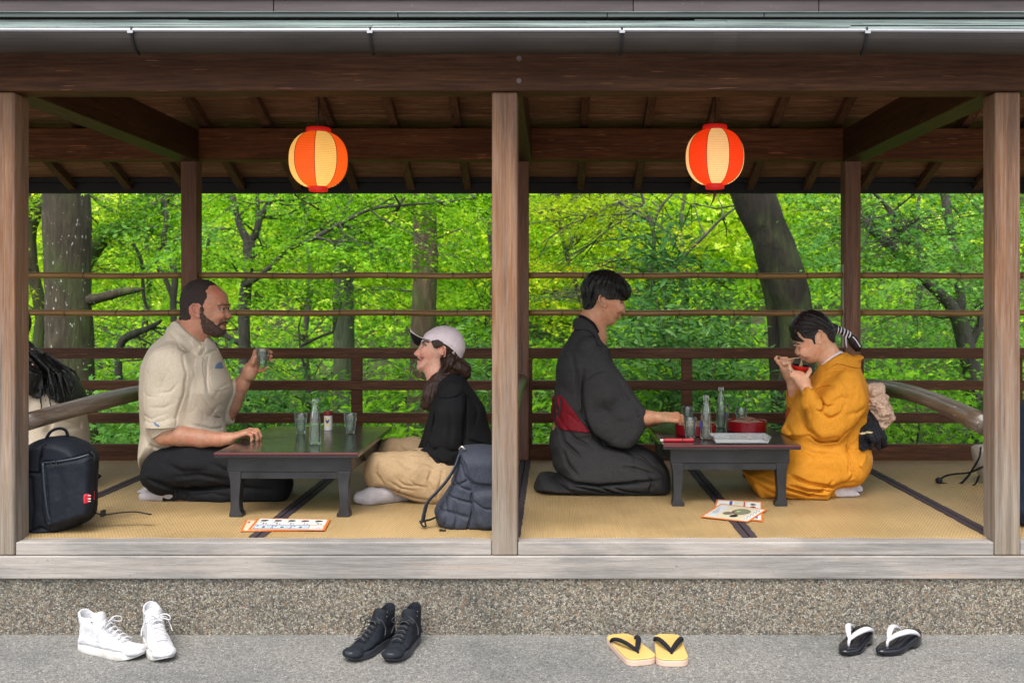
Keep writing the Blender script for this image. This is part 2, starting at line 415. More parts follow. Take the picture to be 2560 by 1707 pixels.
# layered copper edge above the gutter, then painted fascia courses stepping back
rr = random.Random(3)
z = 2.128; y0 = 3.415
for k in range(9):
    seg_x = XL
    h = .0048
    while seg_x < XR:
        L = rr.uniform(.9, 2.2); x1 = min(XR, seg_x + L)
        dy = rr.uniform(-.006, .006); dz = rr.uniform(-.0008, .0010)
        m = MB(); m.box(seg_x + .001, x1 - .001, y0 + k * .0035 + dy, 3.58, z + dz, z + h * .80 + dz)
        if k == 0 or True:
            m.build('copper_sheet', M_copper, pav)
        seg_x = x1
    z += h
MB().box(XL, XR, y0 + .05, 3.60, 2.127, z + .004).build('eave_core', M_darkmetal, pav)
za = z + .004
def fascia(zlo, zhi, yy, m_, joints, nm='fascia_panel'):
    xs = [XL] + joints + [XR]
    for a, b in zip(xs[:-1], xs[1:]): MB().box(a + .0012, b - .0012, yy, yy + .02, zlo, zhi).build(nm, m_, pav, bev=.0015)
M_green = mat('verdigris_strip', (.085, .10, .095), .4, Metallic=.3)
fascia(za, za + .014, 3.425, M_green, [-.53, .19, .73], 'fascia_strip')
MB().box(XL, XR, 3.418, 3.424, za + .0145, za + .017).build('drip_edge', M_copper, pav)
fascia(za + .0175, za + .062, 3.432, M_fascia, [-.96, .28, .92])
MB().box(XL, XR, 3.415, 3.45, za + .0625, za + .067).build('drip_edge', M_darkmetal, pav)
fascia(za + .0675, za + .14, 3.44, M_green, [-.4, 1.2])

# ------------------------------------------------------------------ railing at the back
rail = thing('back_railing', 'brown slatted railing with two bamboo poles along the back of the pavilion', 'railing', (0, 5.45, TZ))
bays = [(-4.4, -3.78), (-3.78, -1.975), (-1.975, -.17), (-.17, 1.636), (1.636, 3.44)]
def RB(nm, m_, *a, bev=.003): return MB().box(*a).build(nm, m_, rail, bev=bev)
for (a, b) in bays:
    x0, x1 = a + .0445, b - .0445
    for zt, h in ((.943, .058), (.765, .052), (.588, .055)):
        RB('rail', M_boardrail, x0, x1, 5.43, 5.47, zt - h, zt)
    RB('bottom_board', M_boardrail, x0, x1, 5.435, 5.465, .318, .418)
    for zc, r in ((1.338, .0165), (1.134, .0165)):
        m = MB(); nn = int((x1 - x0) / .05); pts = []; rad = []
        ph = random.uniform(0, .3)
        m.tube([(x0 + (x1 - x0) * k / nn, 5.45, zc + .002 * math.sin(k * .4 + ph)) for k in range(nn + 1)], r, 14)
        bp = m.build('bamboo_pole', M_bamboo, rail, smooth=True)
        xx = x0 + .12 + ph
        while xx < x1 - .05:
            nm = MB().tube([(xx - .004, 5.45, zc), (xx - .0015, 5.45, zc), (xx, 5.45, zc), (xx + .0015, 5.45, zc), (xx + .004, 5.45, zc)], [r * 1.0, r * 1.10, r * 1.0, r * 1.10, r], 14)
            me_o = nm.build('pole_joint', M_node, rail, smooth=True)
            xx += random.uniform(.27, .36)
for x in (-1.068, .737, 2.54, -2.87):
    for z0, z1 in ((.4185, .5325), (.5885, .7125), (.7655, .8845)):
        RB('baluster', M_boardrail, x - .029, x + .029, 5.4315, 5.4685, z0, z1)
for x in (-.17, 1.636):
    RB('jamb', M_boardrail, x + .0435, x + .0635, 5.425, 5.4285, .4185, .884)

# ------------------------------------------------------------------ worn logs running front to back between posts
def log(x, z, lab, bend, r=.037):
    t_ = thing('log_handrail', lab, 'handrail', (x, 4.5, z), group='log handrails between front and back posts')
    pts = []; rad = []
    for k in range(17):
        u = k / 16; y = SY + .096 + (5.409 - SY - .096) * u
        pts.append((x + bend * math.sin(u * math.pi) * .6, y, z + bend * math.sin(u * math.pi * 1.1) + .012 * u)); rad.append(r * (1 + .05 * math.sin(u * 9 + x)))
    MB().tube(pts, rad, 20).build('log', M_log, t_, smooth=True)
log(-1.945, .752, 'worn grey log handrail on the left, behind the black backpack', .012, .035)
log(-.17, .755, 'log handrail almost hidden behind the centre post', 0, .034)
log(1.60, .742, 'shiny curved log handrail on the right, behind the woman in orange', .035, .038)

# ------------------------------------------------------------------ mats
seams = [-3.78, -2.93, -2.018, -1.082, -.145, .724, 1.622, 2.53, 3.44]
names = ['far left woven mat beyond the left post', 'woven mat at the left edge under the hidden visitor', 'woven straw mat under the kneeling man in the beige shirt', 'woven straw mat under the woman in the pink cap',
         'woven straw mat under the kneeling man in the dark kimono', 'woven straw mat under the kneeling woman in orange', 'woven straw mat just beyond the right front post', 'woven mat at the far right outside the bay']
for i in range(len(seams) - 1):
    a, b = seams[i] + .003, seams[i + 1] - .003
    t_ = thing('straw_mat', names[i], 'mat', ((a + b) / 2, 4.5, TZ - .012), group='woven straw mats on the pavilion floor')
    yf = SY + .062
    # front edge slightly ragged
    m = MB(); nn = 24; top = []; vs_ = []; fs = []
    r2 = random.Random(i)
    for k in range(nn + 1):
        x = a + (b - a) * k / nn; dy = .004 * math.sin(k * .9 + i) + r2.uniform(-.002, .002)
        vs_ += [(x, yf + dy, TZ - .0125), (x, yf + dy, TZ), (x, 5.404, TZ), (x, 5.404, TZ - .0125)]
    for k in range(nn):
        o = k * 4; fs += [(o, o + 4, o + 5, o + 1), (o + 1, o + 5, o + 6, o + 2), (o + 2, o + 6, o + 7, o + 3)]
    m.add(vs_, fs).build('weave', M_tatami, t_)
    for (ba, bb) in ((a, a + .026), (b - .026, b)):
        m = MB(); vs_ = []; fs = []
        for k in range(61):
            y = yf - .001 + (5.406 - yf) * k / 60; j = r2.uniform(-.0022, .0022)
            xi = (bb + j if ba == a else ba + j)
            xo = (ba if ba == a else bb)
            vs_ += [(xo, y, TZ + .0005), (xo, y, TZ + .003), (xi, y, TZ + .003), (xi, y, TZ + .0005)]
        for k in range(60):
            o = k * 4; fs += [(o, o + 1, o + 5, o + 4), (o + 1, o + 2, o + 6, o + 5), (o + 2, o + 3, o + 7, o + 6)]
        fs += [(0, 3, 2, 1), (240, 241, 242, 243)]
        m.add(vs_, fs).build('border', M_border, t_)
# ------------------------------------------------------------------ garden materials
def leaf_mat(name, stops, trans=.45, rough=.55, tw=(1.55, 1.45, .5)):
    m = bpy.data.materials.new(name); m.use_nodes = True; t = NT(m)
    a = t.n('Attribute', attribute_name='leaf').outputs['Fac']
    c = t.ramp(a, stops)
    t.out(Base_Color=c, Roughness=rough); t.b.inputs['Specular IOR Level'].default_value = .12
    tr = t.n('BsdfTranslucent', {'Color': t.mix(1.0, c, tw, 'MULTIPLY')})
    mx = t.n('MixShader', {0: trans, 1: t.b.outputs[0], 2: tr.outputs[0]})
    t.t.links.new(mx.outputs[0], t.t.nodes['Material Output'].inputs[0])
    return m
L_yel = leaf_mat('yellow_maple_leaf', [(0, (.12, .24, .010)), (.4, (.26, .40, .012)), (.8, (.42, .52, .015)), (1, (.60, .62, .04))], .5)  # yellow-green leaf colour, varying from leaf to leaf
L_far = leaf_mat('bright_far_leaf', [(0, (.05, .16, .008)), (.35, (.18, .38, .012)), (.75, (.42, .62, .025)), (1, (.70, .80, .15))], .5)  # saturated green to pale yellow leaf colour of the distant wood
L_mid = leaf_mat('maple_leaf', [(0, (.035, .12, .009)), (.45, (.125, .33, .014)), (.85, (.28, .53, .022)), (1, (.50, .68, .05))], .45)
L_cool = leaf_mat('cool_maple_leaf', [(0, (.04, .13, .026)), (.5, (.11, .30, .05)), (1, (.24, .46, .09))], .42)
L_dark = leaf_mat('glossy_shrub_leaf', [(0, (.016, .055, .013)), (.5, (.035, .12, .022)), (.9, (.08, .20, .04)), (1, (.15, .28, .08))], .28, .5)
L_dead = mat('dry_leaf', (.10, .05, .02), .8)

def bark(name, c1, c2, c3, moss=.4, spots=False):
    m = mat(name, c2, .85); t = NT(m)
    v = t.coords((9, 9, 1.6)); n1 = t.noise(v, 2.4, 7, .7, .7); n2 = t.noise(t.coords((2, 2, 1.2)), 1.7, 4, .6)
    c = t.ramp(n1, [(.3, c1), (.5, c2), (.7, c3)])
    c = t.mix(t.ramp(n2, [(.62 - moss * .35, g3(0)), (.80 - moss * .3, g3(.85))]), c, t.ramp(n1, [(.3, (.02, .035, .006)), (.7, (.07, .10, .018))]))
    if spots:
        s = t.noise(t.coords((26, 26, 9)), 2.2, 2, .4); c = t.mix(t.ramp(s, [(.69, g3(0)), (.72, g3(.9))]), c, (.5, .5, .46))
    t.out(Base_Color=c, Normal=t.bump(n1, .9, .03)); return m
B_big = bark('lichen_bark', (0.018, 0.0125, 0.0065), (0.043, 0.032, 0.018), (0.085, 0.066, 0.040), .4, True)
B_moss = bark('mossy_bark', (0.0180, 0.0156, 0.0060), (0.0480, 0.0408, 0.0180), (0.0960, 0.0840, 0.0390), .6)
B_red = bark('flaking_bark', (0.0310, 0.0186, 0.0099), (0.0806, 0.0508, 0.0279), (0.1550, 0.1054, 0.0682), .5)
B_grey = bark('smooth_grey_bark', (0.0270, 0.0240, 0.0192), (0.0540, 0.0492, 0.0396), (0.1020, 0.0960, 0.0810), .25)
B_dark = bark('dark_mossy_bark', (.004, .0026, .0012), (.012, .0078, .0036), (.032, .022, .010), .45)
B_green = bark('green_grey_bark', (0.0217, 0.0310, 0.0155), (0.0465, 0.0620, 0.0310), (0.0806, 0.0992, 0.0527), .3)

def leaves_mesh(name, C, Nrm, size, shade, kind='star', mat_=None, parent=None):
    """C centres, Nrm leaf normals (n,3), size (n,), shade (n,) -> one mesh of flat-lobed leaves"""
    n = len(C)
    if kind == 'star':
        L = []
        for a, l in ((0, 1.0), (47, .9), (-47, .9), (98, .62), (-98, .62)):
            a = R(a); w = R(17)
            L += [(l * math.cos(a), l * math.sin(a), -.10 * l), (.24 * math.cos(a + 1.5), .24 * math.sin(a + 1.5), 0), (.24 * math.cos(a - 1.5), .24 * math.sin(a - 1.5), 0)]
        L = np.array(L); tri = np.arange(15).reshape(5, 3)
    elif kind == 'cluster':        # far leaves: three crossed lobes
        L = []
        for a, l in ((0, 1.0), (70, .8), (-70, .8)):
            a = R(a); L += [(l * math.cos(a), l * math.sin(a), -.15), (.35 * math.cos(a + 1.5), .35 * math.sin(a + 1.5), 0), (.35 * math.cos(a - 1.5), .35 * math.sin(a - 1.5), 0)]
        L = np.array(L); tri = np.arange(9).reshape(3, 3)
    else:                          # long leaf folded along its midrib
        L = np.array([(-.9, 0, 0), (-.2, .28, .06), (.9, 0, -.12), (-.2, -.28, .06)]); tri = np.array([(0, 2, 1), (0, 3, 2)])
    Nrm = Nrm / np.linalg.norm(Nrm, axis=1, keepdims=True)
    r = rng.normal(size=(n, 3)); U = np.cross(Nrm, r); U /= np.linalg.norm(U, axis=1, keepdims=True) + 1e-9
    V = np.cross(Nrm, U)
    P = C[:, None, :] + size[:, None, None] * (L[None, :, 0, None] * U[:, None, :] + L[None, :, 1, None] * V[:, None, :] + L[None, :, 2, None] * Nrm[:, None, :])
    k = len(L); P = P.reshape(-1, 3)
    if parent is not None: P = P - np.array(parent.location)
    T = (tri[None] + (np.arange(n) * k)[:, None, None]).reshape(-1)
    me = bpy.data.meshes.new(name); me.vertices.add(len(P)); me.vertices.foreach_set('co', P.astype(np.float32).ravel())
    me.loops.add(len(T)); me.loops.foreach_set('vertex_index', T.astype(np.int32))
    nf = len(T) // 3; me.polygons.add(nf)
    me.polygons.foreach_set('loop_start', np.arange(0, len(T), 3, dtype=np.int32))
    me.update(calc_edges=True)
    at = me.attributes.new('leaf', 'FLOAT', 'POINT'); at.data.foreach_set('value', np.repeat(np.clip(shade, 0, 1), k).astype(np.float32))
    return link(name, me, mat_, parent)

def sprays(cs, rad, per, tilt=.55, droop=.35, size=.034, flat=.06, shade0=.5):
    """horizontal layered sprays of leaves; cs (m,3) centres; rad (m,)"""
    m = len(cs); n = m * per
    i = np.repeat(np.arange(m), per)
    ang = rng.uniform(0, 2 * np.pi, n); rr_ = np.sqrt(rng.uniform(0, 1, n)) * rad[i]
    # leaves gather along twigs: quantise the angle a little
    tw = rng.uniform(0, 2 * np.pi, (m, 7)); pick = tw[i, rng.integers(0, 7, n)]
    ang = np.where(rng.uniform(size=n) < .7, pick + rng.normal(0, .16, n), ang)
    x = rr_ * np.cos(ang); y = rr_ * np.sin(ang)
    til = rng.normal(0, .16, (m, 2))
    z = x * til[i, 0] + y * til[i, 1] - droop * rr_ ** 2 / rad[i] + rng.normal(0, flat, n) * rad[i]
    C = cs[i] + np.stack([x, y, z], 1)
    Nn = np.stack([x / rad[i] * .5, y / rad[i] * .5, np.ones(n)], 1) + rng.normal(0, tilt, (n, 3))
    sz = size * rng.uniform(.5, 1.45, n)
    sh = shade0 + rng.normal(0, .12, n) + (rng.normal(0, .24, m))[i]
    return C, Nn, sz, sh

def box_points(px0, px1, py0, py1, Y0, Y1, n):
    Y = rng.uniform(Y0, Y1, n); px = rng.uniform(px0, px1, n); py = rng.uniform(py0, py1, n)
    return np.stack([(px - PX) * Y / F, Y, CZ - (py - PY) * Y / F], 1)

def trunk(pts, rad, mat_, parent, name='trunk', n=18, rough=.06, seed=0, sub=5):
    """smooth tapering limb through the points with an uneven surface"""
    P = [Vector(p) for p in pts]; out = []; rr_ = []
    for i in range(len(P) - 1):
        p0 = P[max(i - 1, 0)]; p1 = P[i]; p2 = P[i + 1]; p3 = P[min(i + 2, len(P) - 1)]
        for k in range(sub):
            u = k / sub
            q = .5 * ((2 * p1) + (p2 - p0) * u + (2 * p0 - 5 * p1 + 4 * p2 - p3) * u * u + (3 * p1 - p0 - 3 * p2 + p3) * u ** 3)
            out.append(q); rr_.append(rad[i] * (1 - u) + rad[i + 1] * u)
    out.append(P[-1]); rr_.append(rad[-1])
    b = MB(); b.tube(out, rr_, n)
    me = b
    for j, v_ in enumerate(b.v):
        c = out[min(j // n, len(out) - 1)]
        v = Vector(v_); d = (v - c); r0 = max(d.length, 1e-6)
        f = 1 + rough * (mnoise.noise(Vector((v.x * 3 / max(r0 * 6, .25), v.y * 3 / max(r0 * 6, .25), v.z * 1.3 + seed))) * 2.2 + mnoise.noise(v * 9 + Vector((seed, 0, 0))) * .8)
        b.v[j] = tuple(c + d * f)
    return b.build(name, mat_, parent, smooth=True)

def WP(pts, Y, s=1.0884):
    """display-pixel polyline (optionally with its own depth) -> world points"""
    return [W(p[0] * s, p[1] * s, p[2] if len(p) > 2 else Y) for p in pts]
def rpx(r, Y): return r * 1.0884 * Y / F

# terrain behind the pavilion: flat by the railing, a bank rising beyond, higher on the right
def terrain_z(x, y):
    u = np.clip((y - 9) / 30, 0, 1); s = u * u * (3 - 2 * u)
    side = .55 + .45 / (1 + np.exp(-(x + 1) / 3.0))
    low = np.clip((y - 5.6) / 3.5, 0, 1)
    near = np.clip((x - .5) / 3, 0, 1) * np.clip((y - 6.5) / 4, 0, 1) * .75
    return -.25 - .35 * low + 10.5 * s * side + near + .12 * np.sin(x * 1.3 + y * .7) * np.clip((y - 6) / 4, 0, 1)
M_earth = mat('garden_earth', (.035, .035, .016), .95)
t = NT(M_earth); n1 = t.noise(t.coords((1, 1, 1), rand=False), 9, 6, .7)
t.out(Base_Color=t.ramp(n1, [(.3, (.015, .012, .007)), (.5, (.035, .045, .012)), (.7, (.06, .09, .02))]), Normal=t.bump(n1, .8, .05))
nxg, nyg = 60, 50
gx = np.linspace(-38, 38, nxg); gy = np.concatenate([np.linspace(5.61, 14, 22), np.linspace(15, 60, nyg - 22)])
X, Y_ = np.meshgrid(gx, gy); Z = terrain_z(X, Y_)
m = MB(); m.add([(a, b, c) for a, b, c in zip(X.ravel(), Y_.ravel(), Z.ravel())],
                [(j * nxg + i, j * nxg + i + 1, (j + 1) * nxg + i + 1, (j + 1) * nxg + i) for j in range(nyg - 1) for i in range(nxg - 1)])
tag(m.build('garden_bank', M_earth, smooth=True), kind='structure')

# ground cover on the bank
def cover(n, x0, x1, y0, y1, size, mat_, name, h=.25, kind='star', sh=.45):
    x = rng.uniform(x0, x1, n); y = rng.uniform(y0, y1, n)
    bump_ = .5 + .5 * np.sin(x * 2.3 + 1.7 * np.sin(y * 1.9)) * np.sin(y * 2.9 + x)
    z = terrain_z(x, y) + rng.uniform(0, 1, n) ** .6 * h * (.35 + bump_)
    C = np.stack([x, y, z], 1); Nn = np.stack([np.zeros(n), -np.ones(n) * .5, np.ones(n)], 1) + rng.normal(0, .5, (n, 3))
    return tag(leaves_mesh(name, C, Nn, size * rng.uniform(.6, 1.3, n), sh + rng.normal(0, .22, n), kind, mat_), kind='stuff')
cover(16000, -5, 6.5, 6.0, 11, .045, L_mid, 'ground_cover', .34, 'star', .4)
cover(15000, -9, 10, 10, 18, .075, L_mid, 'ground_cover', .5, 'cluster', .5)
cover(9000, -16, 18, 18, 30, .17, L_yel, 'bank_foliage', .9, 'cluster', .4)

# far wood: layered sprays far up the bank, one mass
cs = np.concatenate([box_points(-500, 3100, 330, 1050, 17, 29, 900), box_points(1000, 2200, 380, 760, 15, 20, 170)])
cs[:, 2] = np.maximum(cs[:, 2], terrain_z(cs[:, 0], cs[:, 1]) + .3)
keep = ~((cs[:, 0] < -5) & (cs[:, 2] > 1.9) & (rng.uniform(size=len(cs)) < .45))
cs = cs[keep]
a = sprays(cs, rng.uniform(.9, 1.6, len(cs)), 150, .6, .3, .085, .09, .55)
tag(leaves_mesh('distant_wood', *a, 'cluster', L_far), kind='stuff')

# ------------------------------------------------------------------ individual trees
def twigs(parent, roots, cs, n, mat_, r0=.012):
    """thin branches from limb points out to spray centres; joined: too many to tell apart"""
    b = MB(); cs = np.array(cs)
    for _ in range(n):
        c = Vector(cs[rng.integers(len(cs))]); rt = min((Vector(r) for r in roots), key=lambda q: (q - c).length + random.uniform(0, .8))
        L = (c - rt).length
        if L > 3.5: continue
        mid = (rt + c) / 2 + Vector((random.uniform(-.12, .12), random.uniform(-.12, .12), random.uniform(-.05, .16))) * L
        q1 = rt.lerp(mid, .5) + Vector((random.uniform(-.05, .05), 0, random.uniform(-.05, .05))) * L
        q2 = mid.lerp(c, .5) + Vector((random.uniform(-.06, .06), 0, random.uniform(-.06, .06))) * L
        b.tube([rt, q1, mid, q2, c], [r0, r0 * .8, r0 * .6, r0 * .45, r0 * .25], 5, cap=False)
        for _k in range(2):
            e = c + Vector((random.uniform(-.5, .5), random.uniform(-.4, .4), random.uniform(-.25, .12)))
            b.tube([mid, mid.lerp(e, .5) + Vector((0, 0, random.uniform(0, .06))), e], [r0 * .5, r0 * .35, r0 * .15], 4, cap=False)
    if b.v: tag(b.build('twigs', mat_, parent, smooth=True), kind='stuff')

def tree(name, label, base, trunks, cs, rad, per, mat_leaf, mat_bark, size=.036, tw=18, kind='star', shade=.5, droop=.35, group='garden trees behind the railing', cat='tree', twr=.010):
    t_ = thing(name, label, cat, base, group=group)
    roots = []
    for k, (pts, rd) in enumerate(trunks):
        trunk(pts, rd, mat_bark, t_, 'trunk' if k == 0 else 'branch', seed=hash(label) % 50 + k, n=18 if rd[0] > .06 else 10)
        roots += pts[1:]
    if len(cs):
        a = sprays(cs, rad, int(per * 1.7), .40, droop, size * .74, .045, shade)
        leaves_mesh('crown', *a, kind, mat_leaf, t_)
        if tw: twigs(t_, roots, cs, tw, mat_bark, twr)
    return t_
def rad(cs, a, b): return rng.uniform(a, b, len(cs))
def base(px, Y): x = (px * 1.0884 - PX) * Y / F; return (x, Y, float(terrain_z(np.array(x), np.array(Y))) - .05)
def foot(px, Y): b = base(px, Y); return b

# 1 big trunk left
Y = 8.2
c_ = box_points(-150, 420, 120, 420, 7.4, 9, 14)
tree('broadleaf_tree', 'thick lichen spotted trunk standing upright at the left', base(160, Y),
     [([foot(168, Y)] + WP([(166, 1010), (160, 850), (157, 700), (154, 560), (153, 440), (150, 300), (148, 150)], Y), [rpx(66, Y), rpx(58, Y), rpx(53, Y), rpx(50, Y), rpx(49, Y), rpx(48, Y), rpx(46, Y), rpx(40, Y)]),
      (WP([(200, 690), (235, 683), (285, 670), (330, 664)], Y), [rpx(14, Y), rpx(11, Y), rpx(10, Y), rpx(3, Y)])],
     c_, rad(c_, .5, .8), 130, L_mid, B_big, tw=10)
# 2 mossy arching tree behind it
Y = 9.6
c_ = np.concatenate([box_points(60, 460, 380, 560, 8.8, 10.6, 22), box_points(200, 620, 560, 760, 9.2, 11, 16)])
tree('maple_tree', 'mossy maple arching up to the right from behind the thick left trunk', base(140, Y),
     [([foot(130, Y)] + WP([(120, 850), (130, 720), (175, 640), (205, 590), (250, 535), (310, 500), (360, 470), (430, 430)], Y), [rpx(20, Y), rpx(20, Y), rpx(20, Y), rpx(19, Y), rpx(19, Y), rpx(15, Y), rpx(13, Y), rpx(9, Y), rpx(4, Y)]),
      (WP([(232, 560), (270, 540), (330, 525), (400, 520)], Y), [rpx(8, Y), rpx(7, Y), rpx(5, Y), rpx(2, Y)]),
      (WP([(205, 445), (250, 480), (300, 500)], Y - .3), [rpx(5, Y), rpx(4, Y), rpx(3, Y)])],
     c_, rad(c_, .45, .75), 150, L_mid, B_moss, shade=.6)
# 3 leftmost curved trunk
Y = 9.0
c_ = box_points(-320, 120, 380, 760, 8.4, 10, 18)
tree('maple_tree', 'curved mossy maple at the far left edge by the front post', base(60, Y),
     [([foot(85, Y)] + WP([(90, 800), (95, 720), (75, 620), (68, 540), (78, 500), (100, 465), (115, 420)], Y), [rpx(15, Y), rpx(14, Y), rpx(14, Y), rpx(13, Y), rpx(15, Y), rpx(14, Y), rpx(11, Y), rpx(7, Y)]),
      (WP([(72, 540), (66, 490), (64, 440)], Y), [rpx(11, Y), rpx(9, Y), rpx(7, Y)])],
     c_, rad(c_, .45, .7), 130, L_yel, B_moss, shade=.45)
# 4 twisted slender stems left of the back post
Y = 8.8
c_ = np.concatenate([box_points(300, 560, 470, 640, 8.2, 9.4, 14), box_points(380, 700, 840, 1080, 8.6, 10, 14)])
tree('maple_tree', 'twisted thin maple stems just left of the back left post', base(398, Y),
     [([foot(398, Y)] + WP([(398, 850), (400, 760), (398, 690), (402, 640), (392, 590), (376, 550), (382, 510), (378, 450)], Y), [rpx(7, Y)] * 4 + [rpx(7.5, Y), rpx(7, Y), rpx(7, Y), rpx(6, Y), rpx(4, Y)]),
      (WP([(398, 690), (380, 640), (362, 610), (366, 570), (390, 560), (410, 545)], Y), [rpx(6, Y), rpx(6, Y), rpx(6, Y), rpx(5, Y), rpx(4, Y), rpx(3, Y)]),
      (WP([(275, 900), (272, 830), (280, 785), (305, 768), (345, 752), (372, 735)], Y + .5), [rpx(9, Y), rpx(9, Y), rpx(10, Y), rpx(10, Y), rpx(7, Y), rpx(3, Y)]),
      (WP([(475, 610), (478, 560), (490, 530), (530, 525)], Y - .3), [rpx(4, Y), rpx(4, Y), rpx(4, Y), rpx(2, Y)]),
      (WP([(305, 560), (325, 600), (330, 680), (345, 720)], Y + .2), [rpx(4, Y), rpx(4, Y), rpx(4, Y), rpx(3, Y)])],
     c_, rad(c_, .35, .6), 150, L_cool, B_grey, shade=.55)
# 5 forked slender tree behind the man
Y = 8.0
c_ = np.concatenate([box_points(480, 1000, 430, 640, 7.4, 9.0, 40), box_points(1000, 1240, 420, 520, 7.4, 9.0, 12), box_points(640, 820, 620, 760, 7.6, 9.2, 9)])
tree('maple_tree', 'slender forked maple behind the raised glass, with a long limb sweeping right', base(563, Y),
     [([foot(560, Y)] + WP([(562, 900), (562, 800), (560, 720), (566, 650), (571, 600), (572, 552)], Y), [rpx(15, Y), rpx(13.5, Y), rpx(13.5, Y), rpx(13, Y), rpx(13, Y), rpx(12, Y), rpx(14, Y)]),
      (WP([(571, 556), (556, 530), (545, 500), (534, 450), (520, 400)], Y), [rpx(10, Y), rpx(8.5, Y), rpx(7.5, Y), rpx(7, Y), rpx(5, Y)]),
      (WP([(573, 556), (588, 535), (598, 500), (622, 460), (650, 420)], Y), [rpx(9, Y), rpx(8, Y), rpx(7, Y), rpx(6.5, Y), rpx(4, Y)]),
      (WP([(590, 530), (592, 480), (590, 430)], Y), [rpx(5.5, Y), rpx(5, Y), rpx(4, Y)]),
      (WP([(562, 655), (582, 644), (620, 614), (660, 575), (720, 548), (780, 515), (850, 482), (920, 472), (1010, 465), (1090, 455)], Y - .1), [rpx(7, Y), rpx(6.5, Y), rpx(6, Y), rpx(5.5, Y), rpx(5, Y), rpx(4.5, Y), rpx(3.6, Y), rpx(3, Y), rpx(2.2, Y), rpx(1, Y)]),
      (WP([(700, 840), (690, 800), (720, 780), (765, 762)], Y + .6), [rpx(3, Y), rpx(4, Y), rpx(4, Y), rpx(3, Y)]),
      (WP([(500, 735), (520, 770), (545, 785), (560, 790)], Y + .1), [rpx(4, Y), rpx(6, Y), rpx(6, Y), rpx(4, Y)])],
     c_, rad(c_, .4, .65), 165, L_mid, B_grey, shade=.5, tw=40)
# 6 conifer trunk with leaf-covered top
Y = 11.5
c_ = box_points(760, 980, 500, 640, 10.6, 12, 14)
tree('conifer_tree', 'straight greenish trunk whose top is hidden in dark foliage', base(789, Y),
     [([foot(789, Y)] + WP([(789, 940), (789, 780), (789, 650), (790, 540), (790, 400)], Y), [rpx(26, Y), rpx(25, Y), rpx(24, Y), rpx(23, Y), rpx(20, Y), rpx(16, Y)])],
     c_, rad(c_, .4, .6), 130, L_dark, B_green, kind='star', shade=.7, tw=14)
# 7 mossy upright trunk behind the woman in the cap
Y = 10.2
c_ = box_points(960, 1350, 330, 500, 9.4, 11, 14)
tree('conifer_tree', 'upright mossy trunk with flaking reddish bark behind the pink cap', base(972, Y),
     [([foot(962, Y)] + WP([(964, 1000), (970, 850), (974, 700), (976, 560), (976, 440), (978, 300)], Y), [rpx(36, Y), rpx(31, Y), rpx(30, Y), rpx(29, Y), rpx(28, Y), rpx(27, Y), rpx(22, Y)])],
     c_, rad(c_, .45, .65), 130, L_mid, B_red, shade=.55)
# 8 leaning dark trunk on the right
Y = 7.6
c_ = box_points(1750, 2200, 160, 430, 6.8, 8.4, 16)
tree('leaning_tree', 'big dark mossy trunk leaning left above the woman in orange', base(1830, Y),
     [([foot(1822, Y)] + WP([(1826, 950), (1830, 830), (1828, 740), (1812, 660), (1788, 590), (1760, 520), (1728, 450), (1690, 370), (1640, 260)], Y), [rpx(54, Y), rpx(44, Y), rpx(40, Y), rpx(41, Y), rpx(45, Y), rpx(45, Y), rpx(44, Y), rpx(46, Y), rpx(46, Y), rpx(40, Y)]),
      ([foot(1800, Y + .18)] + WP([(1798, 960), (1790, 800), (1782, 700), (1770, 640), (1752, 560), (1730, 500)], Y + .18), [rpx(30, Y), rpx(28, Y), rpx(26, Y), rpx(26, Y), rpx(26, Y), rpx(24, Y), rpx(20, Y)])],
     c_, rad(c_, .5, .8), 130, L_mid, B_dark)
# 9 slender branching tree behind the man in kimono
Y = 9.0
c_ = np.concatenate([box_points(1350, 1900, 430, 620, 8.6, 10.5, 30), box_points(1330, 1700, 640, 800, 8.8, 10.4, 12)])
tree('maple_tree', 'thin maple with spreading crown behind the man in the dark kimono', base(1430, Y),
     [([foot(1420, Y)] + WP([(1430, 900), (1450, 800), (1475, 735), (1492, 680), (1500, 600), (1502, 540), (1492, 505)], Y), [rpx(11, Y), rpx(10, Y), rpx(9, Y), rpx(8, Y), rpx(6, Y), rpx(5.5, Y), rpx(5, Y), rpx(5, Y)]),
      (WP([(1495, 510), (1460, 490), (1420, 462), (1380, 435)], Y), [rpx(4.5, Y), rpx(4, Y), rpx(3.5, Y), rpx(2.5, Y)]),
      (WP([(1496, 510), (1480, 470), (1470, 430)], Y), [rpx(4, Y), rpx(3.5, Y), rpx(3, Y)]),
      (WP([(1500, 520), (1515, 480), (1535, 455), (1560, 430)], Y), [rpx(4, Y), rpx(3.5, Y), rpx(3, Y), rpx(2, Y)]),
      (WP([(1530, 640), (1570, 590), (1620, 540), (1660, 500), (1700, 470)], Y + .3), [rpx(4.5, Y), rpx(4, Y), rpx(4, Y), rpx(3, Y), rpx(2, Y)])],
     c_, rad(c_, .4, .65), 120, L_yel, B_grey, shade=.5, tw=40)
# 10 thin tree right of the centre post
Y = 10.5
c_ = box_points(1300, 1600, 440, 660, 9.8, 11.6, 18)
tree('maple_tree', 'thin pale stem just right of the centre post', base(1345, Y),
     [([foot(1352, Y)] + WP([(1350, 860), (1340, 720), (1318, 640), (1300, 580), (1290, 530), (1282, 480), (1276, 430)], Y), [rpx(6, Y)] * 3 + [rpx(6, Y), rpx(5.5, Y), rpx(5, Y), rpx(4, Y), rpx(3, Y)]),
      (WP([(1292, 535), (1270, 510), (1240, 490), (1225, 480)], Y), [rpx(3.5, Y), rpx(3, Y), rpx(2.5, Y), rpx(2, Y)])],
     c_, rad(c_, .4, .7), 120, L_yel, B_grey, shade=.35, tw=24)
